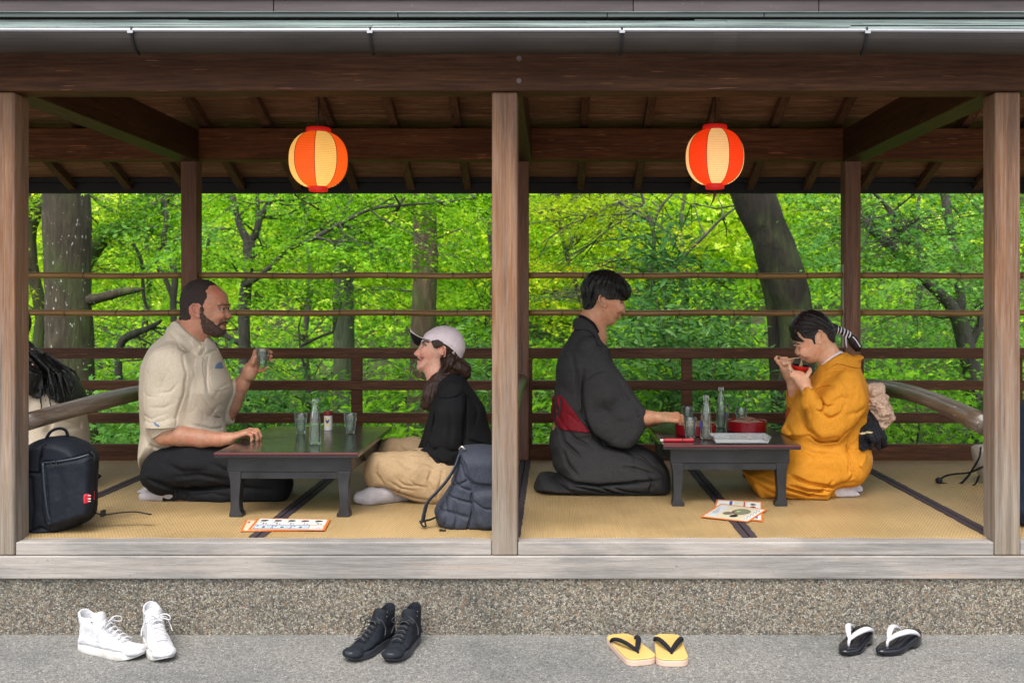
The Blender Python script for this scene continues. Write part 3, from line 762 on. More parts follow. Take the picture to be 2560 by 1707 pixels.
# 11 right tree with two crossing stems
Y = 8.4
c_ = np.concatenate([box_points(2150, 2520, 430, 680, 7.4, 8.6, 24), box_points(2150, 2560, 700, 860, 8.6, 10, 12)])
tree('maple_tree', 'maple with two stems meeting in a low fork at the right', base(2225, Y),
     [([foot(2260, Y)] + WP([(2252, 950), (2240, 880), (2218, 790), (2200, 730), (2175, 690), (2130, 650), (2080, 600), (2030, 550), (1985, 510), (1940, 470)], Y), [rpx(26, Y), rpx(24, Y), rpx(22, Y), rpx(20, Y), rpx(18, Y), rpx(13, Y), rpx(11, Y), rpx(11, Y), rpx(12, Y), rpx(10, Y), rpx(8, Y)]),
      (WP([(2200, 735), (2208, 690), (2200, 640), (2192, 580), (2182, 520), (2172, 460), (2160, 400)], Y), [rpx(12, Y), rpx(11, Y), rpx(10, Y), rpx(10, Y), rpx(10, Y), rpx(10, Y), rpx(8, Y)]),
      (WP([(2225, 800), (2245, 760), (2258, 720), (2275, 690)], Y), [rpx(9, Y), rpx(9, Y), rpx(8, Y), rpx(6, Y)]),
      (WP([(2090, 560), (2060, 530), (2045, 490), (2020, 455), (1990, 430)], Y - .3), [rpx(4, Y), rpx(5, Y), rpx(5, Y), rpx(4, Y), rpx(3, Y)])],
     c_, rad(c_, .4, .65), 170, L_cool, B_grey, shade=.5, tw=34)
# 12 crowns filling between (their stems stand behind posts or foliage)
Y = 12.5
for (px, bx, lab, mt, sh, bk) in ((700, (480, 1260, 560, 1000, 12, 14), 'bushy maple in the middle distance between the first two trunks', L_mid, .6, B_grey),
                                  (1120, (1090, 1420, 480, 1050, 10.6, 13), 'leafy maple beyond the pink cap, right of the mossy trunk', L_mid, .5, B_grey),
                                  (1560, (1330, 1980, 600, 980, 10.5, 13.5), 'bushy maple filling the view between the two people in kimono', L_mid, .55, B_grey),
                                  (2100, (1950, 2560, 470, 900, 10, 13), 'darker leafy maple right of the back right post', L_cool, .45, B_grey),
                                  (330, (60, 620, 560, 1040, 10.5, 13), 'light green maple seen past the thick left trunk', L_mid, .7, B_grey)):
    c_ = box_points(*bx, 44)
    tree('maple_tree', lab, base(px, Y), [([foot(px, Y)] + WP([(px + 8, 900), (px, 780), (px + 14, 640), (px + 4, 520), (px + 20, 400)], Y), [rpx(9, Y), rpx(8, Y), rpx(7, Y), rpx(7, Y), rpx(5, Y), rpx(3, Y)])],
         c_, rad(c_, .5, .85), 150, mt, bk, shade=sh, tw=30, size=.045)

# ------------------------------------------------------------------ shrubs behind the railing
def shrub(label, px0, px1, py0, py1, Y0, Y1, n, mat_, size, kind, shade=.45, stems=9):
    c = box_points(px0, px1, py0, py1, Y0, Y1, n); mid = c.mean(0)
    b = (float(mid[0]), float(mid[1]), float(terrain_z(mid[0], mid[1])))
    t_ = thing('shrub', label, 'shrub', b, group='shrubs behind the railing')
    N = n * 60; i = rng.integers(0, n, N)
    C = c[i] + rng.normal(0, .14, (N, 3)); Nn = np.stack([np.zeros(N), -np.ones(N) * .35, np.ones(N)], 1) + rng.normal(0, .45, (N, 3))
    leaves_mesh('leaves', C, Nn, size * rng.uniform(.6, 1.3, N), shade + rng.normal(0, .22, N), kind, mat_, t_)
    bb = MB()
    for k in range(stems):
        e = Vector(c[rng.integers(n)]); s = Vector((b[0] + random.uniform(-.2, .2), b[1] + random.uniform(-.2, .2), b[2] - .05))
        bb.tube([s, s.lerp(e, .5) + Vector((random.uniform(-.1, .1), 0, .1)), e], [.012, .009, .004], 6)
    tag(bb.build('stems', B_grey, t_, smooth=True), kind='stuff')
shrub('glossy dark shrub behind the left table', 560, 900, 960, 1180, 7, 8.6, 26, L_dark, .05, 'long', .55)
shrub('low pale green shrub behind the kneeling man', 340, 620, 980, 1180, 7, 8.6, 22, L_cool, .045, 'star', .5)
shrub('leafy green shrub left of the pink cap', 860, 1080, 980, 1160, 7.4, 8.6, 16, L_mid, .045, 'long', .5)
shrub('leafy shrub behind the woman in the pink cap', 1080, 1300, 860, 1160, 7.4, 9.2, 24, L_dark, .05, 'long', .65)
shrub('tall glossy laurel shrub right of the man in dark kimono', 1560, 1860, 730, 1060, 7, 8.8, 60, L_dark, .052, 'long', .6)
shrub('glossy laurel spray high above the right table', 1600, 1720, 560, 720, 8, 8.8, 12, L_dark, .055, 'long', .45, 5)
shrub('low shrub behind the man in dark kimono', 1330, 1620, 950, 1170, 7, 8.4, 22, L_mid, .05, 'long', .4)
shrub('dark low shrub below the right table', 1700, 1990, 1000, 1190, 6.8, 8, 20, L_dark, .045, 'long', .6)
shrub('mounded green shrub behind the right log handrail', 2150, 2520, 930, 1150, 7, 8.6, 34, L_mid, .04, 'star', .35)
shrub('blue green shrub at the left behind the beige back', 60, 330, 960, 1150, 7.2, 8.6, 16, L_cool, .045, 'star', .45)
# ------------------------------------------------------------------ implicit-surface modelling (distance fields + surface nets)
def smin(a, b, k):
    if k <= 0: return np.minimum(a, b)
    h = np.clip(.5 + .5 * (b - a) / k, 0, 1); return b * (1 - h) + a * h - k * h * (1 - h)
def spline(pts, sub=4, closed=True):
    P = np.array(pts, float); n = len(P); out = []
    for i in range(n if closed else n - 1):
        g = (lambda j: P[j % n]) if closed else (lambda j: P[min(max(j, 0), n - 1)])
        p0, p1, p2, p3 = g(i - 1), g(i), g(i + 1), g(i + 2)
        for k in range(sub):
            u = k / sub; out.append(.5 * (2 * p1 + (p2 - p0) * u + (2 * p0 - 5 * p1 + 4 * p2 - p3) * u * u + (3 * p1 - p0 - 3 * p2 + p3) * u ** 3))
    if not closed: out.append(P[-1])
    return np.array(out)
def sd_poly(X, Z, P):
    """signed distance to closed polygon; X (nx,1,..) Z broadcastable 2-D grid"""
    d = np.full(np.broadcast(X, Z).shape, 1e9, np.float32); ins = np.zeros(d.shape, bool)
    n = len(P)
    for i in range(n):
        ax, az = P[i]; bx, bz = P[(i + 1) % n]
        ex, ez = bx - ax, bz - az; wx, wz = X - ax, Z - az
        L = ex * ex + ez * ez + 1e-12
        tt = np.clip((wx * ex + wz * ez) / L, 0, 1)
        d = np.minimum(d, (wx - ex * tt) ** 2 + (wz - ez * tt) ** 2)
        c = ((az <= Z) != (bz <= Z)) & (X < (bx - ax) * (Z - az) / (bz - az + 1e-12) + ax)
        ins ^= c
    d = np.sqrt(d); return np.where(ins, -d, d)
class Vol:
    def __init__(s, lo, hi, h, fine=None, hf=.0024):
        s.h = h; s.ax = []
        for i in range(3):
            if fine is None: s.ax.append(np.arange(lo[i], hi[i] + h, h, dtype=np.float32)); continue
            a, b = max(fine[i][0], lo[i]), min(fine[i][1], hi[i])
            seg = []
            if a > lo[i] + h: seg.append(np.linspace(lo[i], a, int((a - lo[i]) / h) + 1)[:-1])
            seg.append(np.linspace(a, b, int((b - a) / hf) + 1))
            if b < hi[i] - h: seg.append(np.linspace(b, hi[i], int((hi[i] - b) / h) + 1)[1:])
            s.ax.append(np.concatenate(seg).astype(np.float32))
        s.f = np.full([len(a) for a in s.ax], .5, np.float32)
    def like(s):
        o = Vol.__new__(Vol); o.h = s.h; o.ax = s.ax; o.f = np.full_like(s.f, .5); return o
    def win(s, lo, hi):
        sl = tuple(slice(max(int(np.searchsorted(s.ax[i], lo[i])) - 1, 0), int(np.searchsorted(s.ax[i], hi[i])) + 1) for i in range(3))
        X = s.ax[0][sl[0]][:, None, None]; Y = s.ax[1][sl[1]][None, :, None]; Z = s.ax[2][sl[2]][None, None, :]
        return sl, X, Y, Z
    def put(s, d, sl, k, op='add'):
        if op == 'add': s.f[sl] = smin(s.f[sl], d, k)
        elif op == 'cut': s.f[sl] = -smin(-s.f[sl], d, k)
    def cone(s, a, b, ra, rb=None, k=.01, op='add', sy=1.0):
        rb = ra if rb is None else rb; a = np.array(a, np.float32); b = np.array(b, np.float32)
        m = max(ra, rb) * max(1, sy) + k + 3 * s.h
        sl, X, Y, Z = s.win(np.minimum(a, b) - m, np.maximum(a, b) + m)
        if 0 in s.f[sl].shape: return s
        e = b - a; L = float((e * e).sum()) + 1e-9
        wx, wy, wz = X - a[0], Y - a[1], Z - a[2]
        t_ = np.clip((wx * e[0] + wy * e[1] + wz * e[2]) / L, 0, 1)
        d = np.sqrt((wx - e[0] * t_) ** 2 + ((wy - e[1] * t_) / sy) ** 2 + (wz - e[2] * t_) ** 2) - (ra + (rb - ra) * t_)
        s.put(d, sl, k, op); return s
    def chain(s, pts, rad, k=.01, op='add', sy=1.0):
        for i in range(len(pts) - 1): s.cone(pts[i], pts[i + 1], rad[i], rad[i + 1], k, op, sy)
        return s
    def ell(s, c, r, k=.01, op='add', rot=None):
        m = max(r) + k + 3 * s.h; c = np.array(c, np.float32)
        sl, X, Y, Z = s.win(c - m, c + m)
        if 0 in s.f[sl].shape: return s
        x, y, z = X - c[0], Y - c[1], Z - c[2]
        if rot is not None:       # rotation about Y by angle
            ca, sa = math.cos(rot), math.sin(rot); x, z = x * ca + z * sa, -x * sa + z * ca
        k0 = np.sqrt((x / r[0]) ** 2 + (y / r[1]) ** 2 + (z / r[2]) ** 2); k1 = np.sqrt((x / r[0] ** 2) ** 2 + (y / r[1] ** 2) ** 2 + (z / r[2] ** 2) ** 2) + 1e-6
        s.put(k0 * (k0 - 1) / k1, sl, k, op); return s
    def slabpoly(s, P, yc, Wd, r, k=.01, op='add', sub=3, wfun=None, ycf=None):
        """pillow: polygon (x,z) inflated to half thickness Wd with rounding radius r"""
        P = spline(P, sub) if sub > 1 else np.array(P)
        m = k + 3 * s.h
        lo = (P[:, 0].min() - m, yc - Wd - m - .05, P[:, 1].min() - m); hi = (P[:, 0].max() + m, yc + Wd + m + .05, P[:, 1].max() + m)
        sl, X, Y, Z = s.win(lo, hi)
        if 0 in s.f[sl].shape: return s
        d2 = sd_poly(X[:, 0, :], Z[0], P)[:, None, :]
        w = Wd if wfun is None else wfun(X, Z)
        y0 = yc if ycf is None else ycf(X, Z)
        a = np.maximum(r + d2, 0) / r; b = np.abs(Y - y0) / w
        q = np.sqrt(a * a + b * b)
        d = (q - 1) * min(r, Wd)
        d = np.where(d2 > 0, np.maximum(d, d2), d)
        s.put(d, sl, k, op); return s
    def crease(s, pts, yr, width, depth, ramp_end=True):
        """groove (depth>0) or ridge (depth<0) along an x,z polyline on the side y in yr"""
        P = np.array(pts, float); m = width * 3
        sl, X, Y, Z = s.win((P[:, 0].min() - m, yr[0], P[:, 1].min() - m), (P[:, 0].max() + m, yr[1], P[:, 1].max() + m))
        x = X[:, 0, :]; z = Z[0]; best = np.full(np.broadcast(x, z).shape, 1e9); tt_b = np.zeros_like(best); n = len(P) - 1
        for i in range(n):
            e = P[i + 1] - P[i]; L = (e * e).sum() + 1e-12
            t_ = np.clip(((x - P[i][0]) * e[0] + (z - P[i][1]) * e[1]) / L, 0, 1)
            dd = (x - P[i][0] - e[0] * t_) ** 2 + (z - P[i][1] - e[1] * t_) ** 2
            u = dd < best; best = np.where(u, dd, best); tt_b = np.where(u, (i + t_) / n, tt_b)
        env = np.sin(np.pi * np.clip(tt_b * .86 + .07, 0, 1)) if ramp_end else 1
        s.f[sl] += (depth * env * np.exp(-best / width ** 2)).astype(np.float32)[:, None, :]; return s
    def mesh(s):
        f = s.f; neg = f < 0
        nx, ny, nz = f.shape
        cnt = np.zeros((nx - 1, ny - 1, nz - 1), np.int8)
        for i in (0, 1):
            for j in (0, 1):
                for k in (0, 1): cnt += neg[i:nx - 1 + i, j:ny - 1 + j, k:nz - 1 + k]
        act = (cnt > 0) & (cnt < 8); I, J, K_ = np.nonzero(act); N = len(I)
        idx = np.full(act.shape, -1, np.int32); idx[I, J, K_] = np.arange(N)
        c = np.stack([f[I + i, J + j, K_ + k] for i in (0, 1) for j in (0, 1) for k in (0, 1)], 1)
        pos = np.zeros((N, 3)); w = np.zeros(N)
        cr = [(i, j, k) for i in (0, 1) for j in (0, 1) for k in (0, 1)]
        for a in range(8):
            for b in range(a + 1, 8):
                d = np.array(cr[b]) - np.array(cr[a])
                if np.abs(d).sum() != 1: continue
                m = (c[:, a] < 0) != (c[:, b] < 0); u = np.where(m, c[:, a] / (c[:, a] - c[:, b] + 1e-12), 0)
                pos += np.where(m[:, None], np.array(cr[a])[None] + u[:, None] * d[None], 0); w += m
        pos /= w[:, None]
        V = np.stack([s.ax[a][q] + (s.ax[a][q + 1] - s.ax[a][q]) * pos[:, a] for a, q in enumerate((I, J, K_))], 1).astype(np.float64)
        Q = []
        for ax in range(3):
            A = neg.swapaxes(0, ax); a = A[:-1]; b = A[1:]
            e = (a != b); e[:, 0, :] = False; e[:, :, 0] = False; e[:, -1, :] = False; e[:, :, -1] = False
            i, j, k = np.nonzero(e); flip = a[i, j, k]
            ix = idx.swapaxes(0, ax)
            q = np.stack([ix[i, j - 1, k - 1], ix[i, j, k - 1], ix[i, j, k], ix[i, j - 1, k]], 1)
            if ax > 0: flip = ~flip
            q = np.where(flip[:, None], q, q[:, ::-1]); Q.append(q)
        Q = np.concatenate(Q); Q = Q[(Q >= 0).all(1)]
        return V, Q

def vnoise(P, scale, seed=0):
    """smooth value noise on points (n,3) -> (n,) in -1..1"""
    p = P * scale + seed * 13.7; i = np.floor(p).astype(np.int64); f = p - i; f = f * f * (3 - 2 * f)
    def h(a, b, c): 
        n = (a * 73856093) ^ (b * 19349663) ^ (c * 83492791) ^ (seed * 7919); n = (n ^ (n >> 13)) * 1274126177 & 0x7fffffff
        return (n % 20011) / 10005.5 - 1
    r = 0
    for dx in (0, 1):
        for dy in (0, 1):
            for dz in (0, 1):
                r = r + h(i[:, 0] + dx, i[:, 1] + dy, i[:, 2] + dz) * (f[:, 0] if dx else 1 - f[:, 0]) * (f[:, 1] if dy else 1 - f[:, 1]) * (f[:, 2] if dz else 1 - f[:, 2])
    return r
def wrinkle(V, sc, A, st=(1, 1, 1), seed=0, p=5):
    """sharp little folds: grooves along the zero lines of a warped noise, strong only in patches"""
    W_ = V + .035 * np.stack([vnoise(V, 9, seed + 1), vnoise(V, 9, seed + 2), vnoise(V, 9, seed + 3)], 1)
    n = vnoise(W_ * np.array(st), sc, seed); m = np.clip(vnoise(V, 6, seed + 5) * 1.5 + .55, 0, 1)
    return -A * m * (1 - np.abs(n)) ** p + A * .25 * m
def vnormals(V, Q):
    n = np.cross(V[Q[:, 2]] - V[Q[:, 0]], V[Q[:, 3]] - V[Q[:, 1]]); N = np.zeros_like(V)
    for k in range(4):
        for c in range(3): N[:, c] += np.bincount(Q[:, k], n[:, c], len(V))
    return N / (np.linalg.norm(N, axis=1, keepdims=True) + 1e-12)
def relax(V, Q, it=2, lam=.5):
    E = np.concatenate([Q[:, [0, 1]], Q[:, [1, 2]], Q[:, [2, 3]], Q[:, [3, 0]]]); deg = np.bincount(E.ravel(), minlength=len(V)).astype(float)
    for _ in range(it):
        S = np.zeros_like(V)
        for c in range(3): S[:, c] = np.bincount(E[:, 0], V[E[:, 1], c], len(V)) + np.bincount(E[:, 1], V[E[:, 0], c], len(V))
        V = V * (1 - lam) + lam * S / np.maximum(deg, 1)[:, None]
    return V
def vmesh(name, vol, mat_, parent, it=2, disp=None, col=None, lam=.5):
    """disp(V,N)->distance along the normal; col(V,N)->(n,3) own colour of each point"""
    V, Q = vol.mesh()
    if len(V) == 0: print('EMPTY', name); return None
    V = relax(V, Q, it, lam)
    if disp is not None:
        N = vnormals(V, Q); V = V + N * disp(V, N)[:, None]
    off = np.array(parent.location) if parent is not None else np.zeros(3)
    me = bpy.data.meshes.new(name); me.vertices.add(len(V)); me.vertices.foreach_set('co', (V - off).astype(np.float32).ravel())
    me.loops.add(Q.size); me.loops.foreach_set('vertex_index', Q.astype(np.int32).ravel()); me.polygons.add(len(Q))
    me.polygons.foreach_set('loop_start', np.arange(0, Q.size, 4, dtype=np.int32)); me.update(calc_edges=True)
    if col is not None:
        c = col(V, vnormals(V, Q)); a = me.attributes.new('tone', 'FLOAT_COLOR', 'POINT')
        a.data.foreach_set('color', np.concatenate([c, np.ones((len(V), 1))], 1).astype(np.float32).ravel())
    return link(name, me, mat_, parent, smooth=True)
# ------------------------------------------------------------------ skin, hair, cloth
def skin_mat(name, rough=.48):
    m = mat(name, (.5, .3, .2), rough); t = NT(m)
    a = t.n('Attribute', attribute_name='tone').outputs['Color']
    n1 = t.noise(t.coords((1, 1, 1), rand=False), 55, 4, .6); n2 = t.noise(t.coords((1, 1, 1), rand=False), 320, 2)
    n3 = t.noise(t.coords((1, 1, 1), rand=False), 16, 3, .6)
    c = t.mix(1.0, a, t.ramp(n1, [(.3, (.88, .80, .77)), (.7, (1.08, 1.09, 1.08))]), 'MULTIPLY'); c = t.mix(1.0, c, t.ramp(n3, [(.35, (1.06, .90, .86)), (.65, (.97, 1.03, 1.02))]), 'MULTIPLY')
    t.out(Base_Color=c, Normal=t.bump(n2, .12, .0008)); b = t.b
    b.inputs['Subsurface Weight'].default_value = .12; b.inputs['Subsurface Radius'].default_value = (.012, .004, .002); b.inputs['Subsurface Scale'].default_value = .6
    b.inputs['Specular IOR Level'].default_value = .35
    return m
M_skin = skin_mat('skin')
def hair_mat(name, c1, c2, axis=(60, 60, 6), rough=.38, rot=(0, 0, 0)):
    m = mat(name, c1, rough); t = NT(m); v = t.coords(axis, rot=rot)
    n1 = t.noise(v, 2.2, 5, .7, .4)
    t.out(Base_Color=t.ramp(n1, [(.35, c1), (.75, c2)]), Normal=t.bump(n1, .7, .004), Roughness=t.ramp(n1, [(.3, g3(rough * .8)), (.7, g3(rough * 1.3))])); t.b.inputs['Specular IOR Level'].default_value = .3; return m
M_hair_short = hair_mat('short_brown_hair', (.014, .010, .009), (.075, .052, .042), (120, 120, 120), .75)
M_beard = hair_mat('brown_beard', (.025, .015, .011), (.17, .105, .075), (150, 150, 60), .75)
M_hair_black = hair_mat('black_hair', (.004, .004, .004), (.017, .016, .015), (70, 70, 14), .36, (0, R(25), 0))
M_hair_dark = hair_mat('very_dark_hair', (.006, .004, .004), (.022, .014, .012), (14, 70, 70), .34)
M_hair_brown = hair_mat('long_brown_hair', (.014, .007, .005), (.065, .030, .016), (80, 80, 12), .42, (0, R(-25), 0))
def cloth(name, c1, c2, scale=380, rough=.85, bump=.25, big=.12, sheen=0.0):
    m = mat(name, c1, rough); t = NT(m)
    v = t.coords((scale, scale, scale * .25), rand=False); w = t.coords((scale * .25, scale, scale), rand=False)
    n1 = t.noise(v, 1, 2); n2 = t.noise(w, 1, 2); n3 = t.noise(t.coords((1, 1, 1)), 6, 4)
    s = t.math('MULTIPLY', t.math('ADD', n1, n2), .5)
    c = t.ramp(s, [(.35, c1), (.65, c2)])
    c = t.mix(1.0, c, t.ramp(n3, [(.3, g3(1 - big * .5)), (.7, g3(1 + big * .5))]), 'MULTIPLY')
    wr = t.noise(t.coords((1, 1, 1)), 24, 4, .6, 1.2)
    t.out(Base_Color=c, Normal=t.bump(wr, .16, .006, t.bump(s, bump * .5, .0008)))
    t.b.inputs['Sheen Weight'].default_value = sheen; t.b.inputs['Specular IOR Level'].default_value = .2
    return m
M_linen = cloth('beige_linen', (.47, .395, .295), (.60, .52, .41), 420)
M_blackcloth = cloth('black_denim', (.005, .0055, .0065), (.013, .0135, .016), 300, .8)
M_linen_ = 0
M_sock = cloth('pale_grey_sock', (.33, .30, .31), (.43, .40, .41), 500)
M_wool = cloth('black_wool', (.004, .004, .0045), (.012, .012, .0135), 420, .9, .5)
M_khaki = cloth('khaki_cotton', (.36, .245, .13), (.48, .34, .20), 420)
M_kimono = cloth('charcoal_kimono', (.022, .0215, .022), (.038, .037, .0375), 400, .88, .3)
M_orange = cloth('mustard_orange_kimono', (.50, .19, .012), (.62, .265, .022), 380, .75, .2, .07)
M_redobi = cloth('crimson_sash', (.11, .003, .008), (.19, .007, .014), 300, .7)
M_blackobi = cloth('black_patterned_sash', (.004, .004, .006), (.016, .016, .02), 200, .5)
M_rust = cloth('rust_lining', (.26, .045, .012), (.36, .075, .02), 300)
M_white = cloth('white_cotton', (.62, .58, .60), (.74, .70, .72), 400)
M_tulle = cloth('beige_tulle', (.42, .27, .19), (.68, .50, .38), 120, .8, .6)
M_cap = cloth('pale_pink_cap', (.60, .50, .51), (.72, .62, .63), 400, .7)
M_capunder = mat('black_visor_lining', (.008, .009, .012), .7)
M_blue = cloth('blue_cloth', (.10, .17, .26), (.16, .25, .36), 300)
M_button = mat('ivory_button', (.6, .5, .33), .35)
M_eyewhite = mat('eye_white', (.24, .22, .21), .25)  # darkened: the shade around the eyeball is put into its colour
M_iris = mat('dark_iris', (.02, .014, .01), .15)
M_lash = mat('eyelash', (.012, .008, .007), .6)
M_silver = mat('silver', (.6, .58, .55), .2, Metallic=1.0)

def p2(c, pts, Y): return [(q[0], q[2]) for q in (c(x, y, Y) for x, y in pts)]
def sy(c, x, y, o, s): p = c(x, y, YM - o); return (p[0], YM + s * o, p[2])      # feature traced on the near side, mirrored to the far side
def nq(c, pts, o=.045): return p2(c, pts, YM - o)
def p3(c, pts): return [c(*p) for p in pts]
def soft(V, pts, wd, ys=None):
    """soft mask around an x,z polyline; ys = (y0, y1) limits"""
    P = np.array(pts, float); best = np.full(len(V), 1e9)
    for i in range(max(len(P) - 1, 1)):
        a = P[i]; b = P[min(i + 1, len(P) - 1)]; e = b - a; L = (e * e).sum() + 1e-12
        t_ = np.clip(((V[:, 0] - a[0]) * e[0] + (V[:, 2] - a[1]) * e[1]) / L, 0, 1)
        best = np.minimum(best, (V[:, 0] - a[0] - e[0] * t_) ** 2 + (V[:, 2] - a[1] - e[1] * t_) ** 2)
    m = np.exp(-best / wd ** 2)
    if ys is not None: m = m * ((V[:, 1] > ys[0]) & (V[:, 1] < ys[1]))
    return m
def blend(c, m, col): return c * (1 - m[:, None]) + np.array(col)[None] * m[:, None]
def regioned(vol, src, grow, P, yr=None, k=.004, noise=0, seed=0):
    """fill vol with src's surface grown outwards, kept only inside the x,z polygon"""
    P = spline(P, 3); X = vol.ax[0][:, None, None]; Z = vol.ax[2][None, None, :]; Y = vol.ax[1][None, :, None]
    d2 = sd_poly(X[:, 0, :], Z[0], P)[:, None, :]
    if noise:
        q = np.stack(np.broadcast_arrays(X[:, 0, :], 0 * X[:, 0, :] + 0, Z[0]), -1).reshape(-1, 3)
        d2 = d2 + noise * vnoise(q, 90, seed).reshape(d2.shape[0], 1, -1)
    f = np.maximum(src.f - grow, d2)
    if yr is not None: f = np.maximum(f, np.maximum(yr[0] - Y, Y - yr[1]))
    vol.f = f.astype(np.float32); return vol
def cover(g, src, grow, P, yr=None, k=.006):
    """make garment g lie at least `grow` outside src within the x,z outline P"""
    t_ = regioned(src.like(), src, grow, P, yr); g.f = smin(g.f, t_.f, k).astype(np.float32); return g
def ear(vol, c, yc, off, side, rot=0, s=1.0):
    x, _, z = c; y = yc + side * off
    vol.ell((x - .002, y - side * .004, z), (.013 * s, .008, .024 * s), .008, rot=rot); return
def ear_part(parent, c, yc, off, rot, s, fwd, tone):
    """outer ears modelled finely: rim, inner fold, lobe"""
    for side in (-1, 1):
        x, _, z = c; y = yc + side * off; v = Vol((x - .035, y - .022, z - .045), (x + .035, y + .022, z + .045), .0013)
        ca, sa = math.cos(rot), math.sin(rot)
        def P(u, w, d): u *= -fwd * s; w *= s; return (x + u * ca - w * sa, y + side * d, z + u * sa + w * ca)   # u towards the back of the head
        rim = [(-.010, .006, .001), (-.008, .022, .006), (.003, .030, .010), (.014, .024, .013), (.017, .010, .013), (.013, -.006, .011), (.005, -.018, .007), (-.004, -.026, .004), (-.009, -.020, .002)]
        v.chain([P(*p) for p in spline(rim, 3, False)], [.0030] * 30, .0015)
        v.ell(P(.003, .003, .001), (.0135 * s, .0045, .025 * s), .003, rot=-rot)
        v.chain([P(.001, .019, .007), P(.008, .010, .009), P(.007, -.002, .008), P(.000, -.010, .006)], [.0022, .0026, .0026, .002], .002)
        v.ell(P(-.002, -.021, .003), (.0065 * s, .0040, .0075 * s), .003)
        v.ell(P(-.010, -.002, .003), (.0035 * s, .0040, .0055 * s), .003)
        v.ell(P(-.001, .000, .0085), (.0060 * s, .0065, .0085 * s), .0015, 'cut')
        vmesh('ear', v, M_skin, parent, 1, col=lambda V, N: np.tile(tone, (len(V), 1)))
def _old(vol, c, yc, off, side, rot, s):
    x, _, z = c; y = yc + side * off
    vol.ell((x, y, z), (.016 * s, .008, .030 * s), .004, rot=rot)
    vol.ell((x - .002, y + side * .004, z - .004 * s), (.0145 * s, .0075, .026 * s), .004, rot=rot)
    vol.ell((x + .002, y + side * .0105, z + .001), (.008 * s, .006, .017 * s), .003, 'cut', rot=rot)
def fingers(vol, lines, r0=.0088, r1=.0068, k=.004):
    for L in lines:
        n = len(L); vol.chain(L, [r0 + (r1 - r0) * i / (n - 1) for i in range(n)], k)
def hand(vol, w, f, n, t_, curl, thumb, sc=1.0, spread=.06, k=.004):
    w, f, n, t_ = (Vector(q) for q in (w, f, n, t_)); f.normalize(); n = (n - f * n.dot(f)).normalized(); t_ = (t_ - f * t_.dot(f) - n * t_.dot(n)).normalized()
    offs = (.027, .0095, -.009, -.026); fw = (.088, .092, .087, .078); ln = (.070, .078, .073, .057)
    for i in range(4):
        b0 = w + t_ * offs[i] * .6 * sc; b1 = w + (f * fw[i] + t_ * offs[i]) * sc
        vol.cone(b0, b1, .0135 * sc, .0110 * sc, .010)
        ang = 0; p = b1; r = (.0092, .0083, .0076, .0066)
        for j, L in enumerate((.45, .31, .24)):
            ang += R(curl[i][j]); d = (f * math.cos(ang) - n * math.sin(ang) + t_ * (1.5 - i) * spread * math.cos(ang)).normalized()
            q = p + d * ln[i] * L * sc; vol.cone(p, q, r[j] * sc * (.92 if i == 3 else 1), r[j + 1] * sc * (.92 if i == 3 else 1), k if j else .006); p = q
    p = w + (f * .020 + t_ * .018) * sc; r = (.0150, .0125, .0100, .0082)
    for j, (L, th) in enumerate(zip((.044, .034, .027), thumb)):
        d = (f * th[0] + n * th[1] + t_ * th[2]).normalized(); q = p + d * L * sc
        vol.cone(p, q, r[j] * sc, r[j + 1] * sc, .008 if j == 0 else k); p = q
def eyes(parent, c, yc, off, fwd, look=(1, 0, 0), r=.0115, closed=False):
    """two eyeballs with iris; fwd = +1 facing +x, -1 facing -x"""
    for side in (-1, 1):
        p = Vector((c[0], yc + side * off, c[2])); o = MB()
        L = Vector(look).normalized(); u = L.orthogonal().normalized(); v = L.cross(u)
        prof = []; n = 14
        vs_ = []; fs = []
        for i in range(9):
            a = math.pi * i / 8
            for k in range(n): vs_.append(p + (L * math.cos(a) + (u * math.cos(2 * math.pi * k / n) + v * math.sin(2 * math.pi * k / n)) * math.sin(a)) * r)
        for i in range(8):
            for k in range(n): fs.append((i * n + k, i * n + (k + 1) % n, (i + 1) * n + (k + 1) % n, (i + 1) * n + k))
        o.add(vs_, fs); e = o.build('eye', M_eyewhite, parent, smooth=True)
        i_ = MB(); ring = [p + (L * math.cos(a) + (u * math.cos(2 * math.pi * k / n) + v * math.sin(2 * math.pi * k / n)) * math.sin(a)) * (r * 1.03) for a in (0.001, .4, .72) for k in range(n)]
        i_.add(ring, [(j * n + k, j * n + (k + 1) % n, (j + 1) * n + (k + 1) % n, (j + 1) * n + k) for j in range(2) for k in range(n)])
        m = i_
        ob = m.build('iris', M_iris, parent, smooth=True)
        ob.parent = e; ob.location = (0, 0, 0)
def person(label, x, y, z=TZ):
    return thing('person', label, 'person', (x, y, z))
# ================================================================== kneeling man in the beige shirt (faces right)
YM = 4.45
man = person('kneeling bearded man in a beige shirt and black trousers raising a glass', -1.55, YM)
def q(c, pts, Y=YM): return p2(c, pts, Y)
body = Vol((-1.90, 4.13, .33), (-1.12, 4.82, 1.33), .0042, ((-1.68, -1.41), (4.355, 4.545), (1.05, 1.33)), .0025)
headP = [(250, 125), (400, 112), (520, 160), (620, 230), (690, 300), (716, 370), (720, 440), (704, 500), (698, 560), (692, 620), (690, 700), (688, 760), (680, 800), (668, 850), (640, 885), (560, 898), (470, 890), (400, 850), (330, 800), (200, 740), (110, 680), (88, 600), (75, 450), (85, 330), (130, 220), (180, 165)]
zc = cA(0, 515, YM)[2]; zch = cA(0, 890, YM)[2]
wf = lambda X, Z: np.clip(.056 + (.078 - .056) * (Z - zch) / (zc - zch), .05, .079) + 0 * X
body.slabpoly(q(cA, headP), YM, .078, .075, .006, wfun=wf)
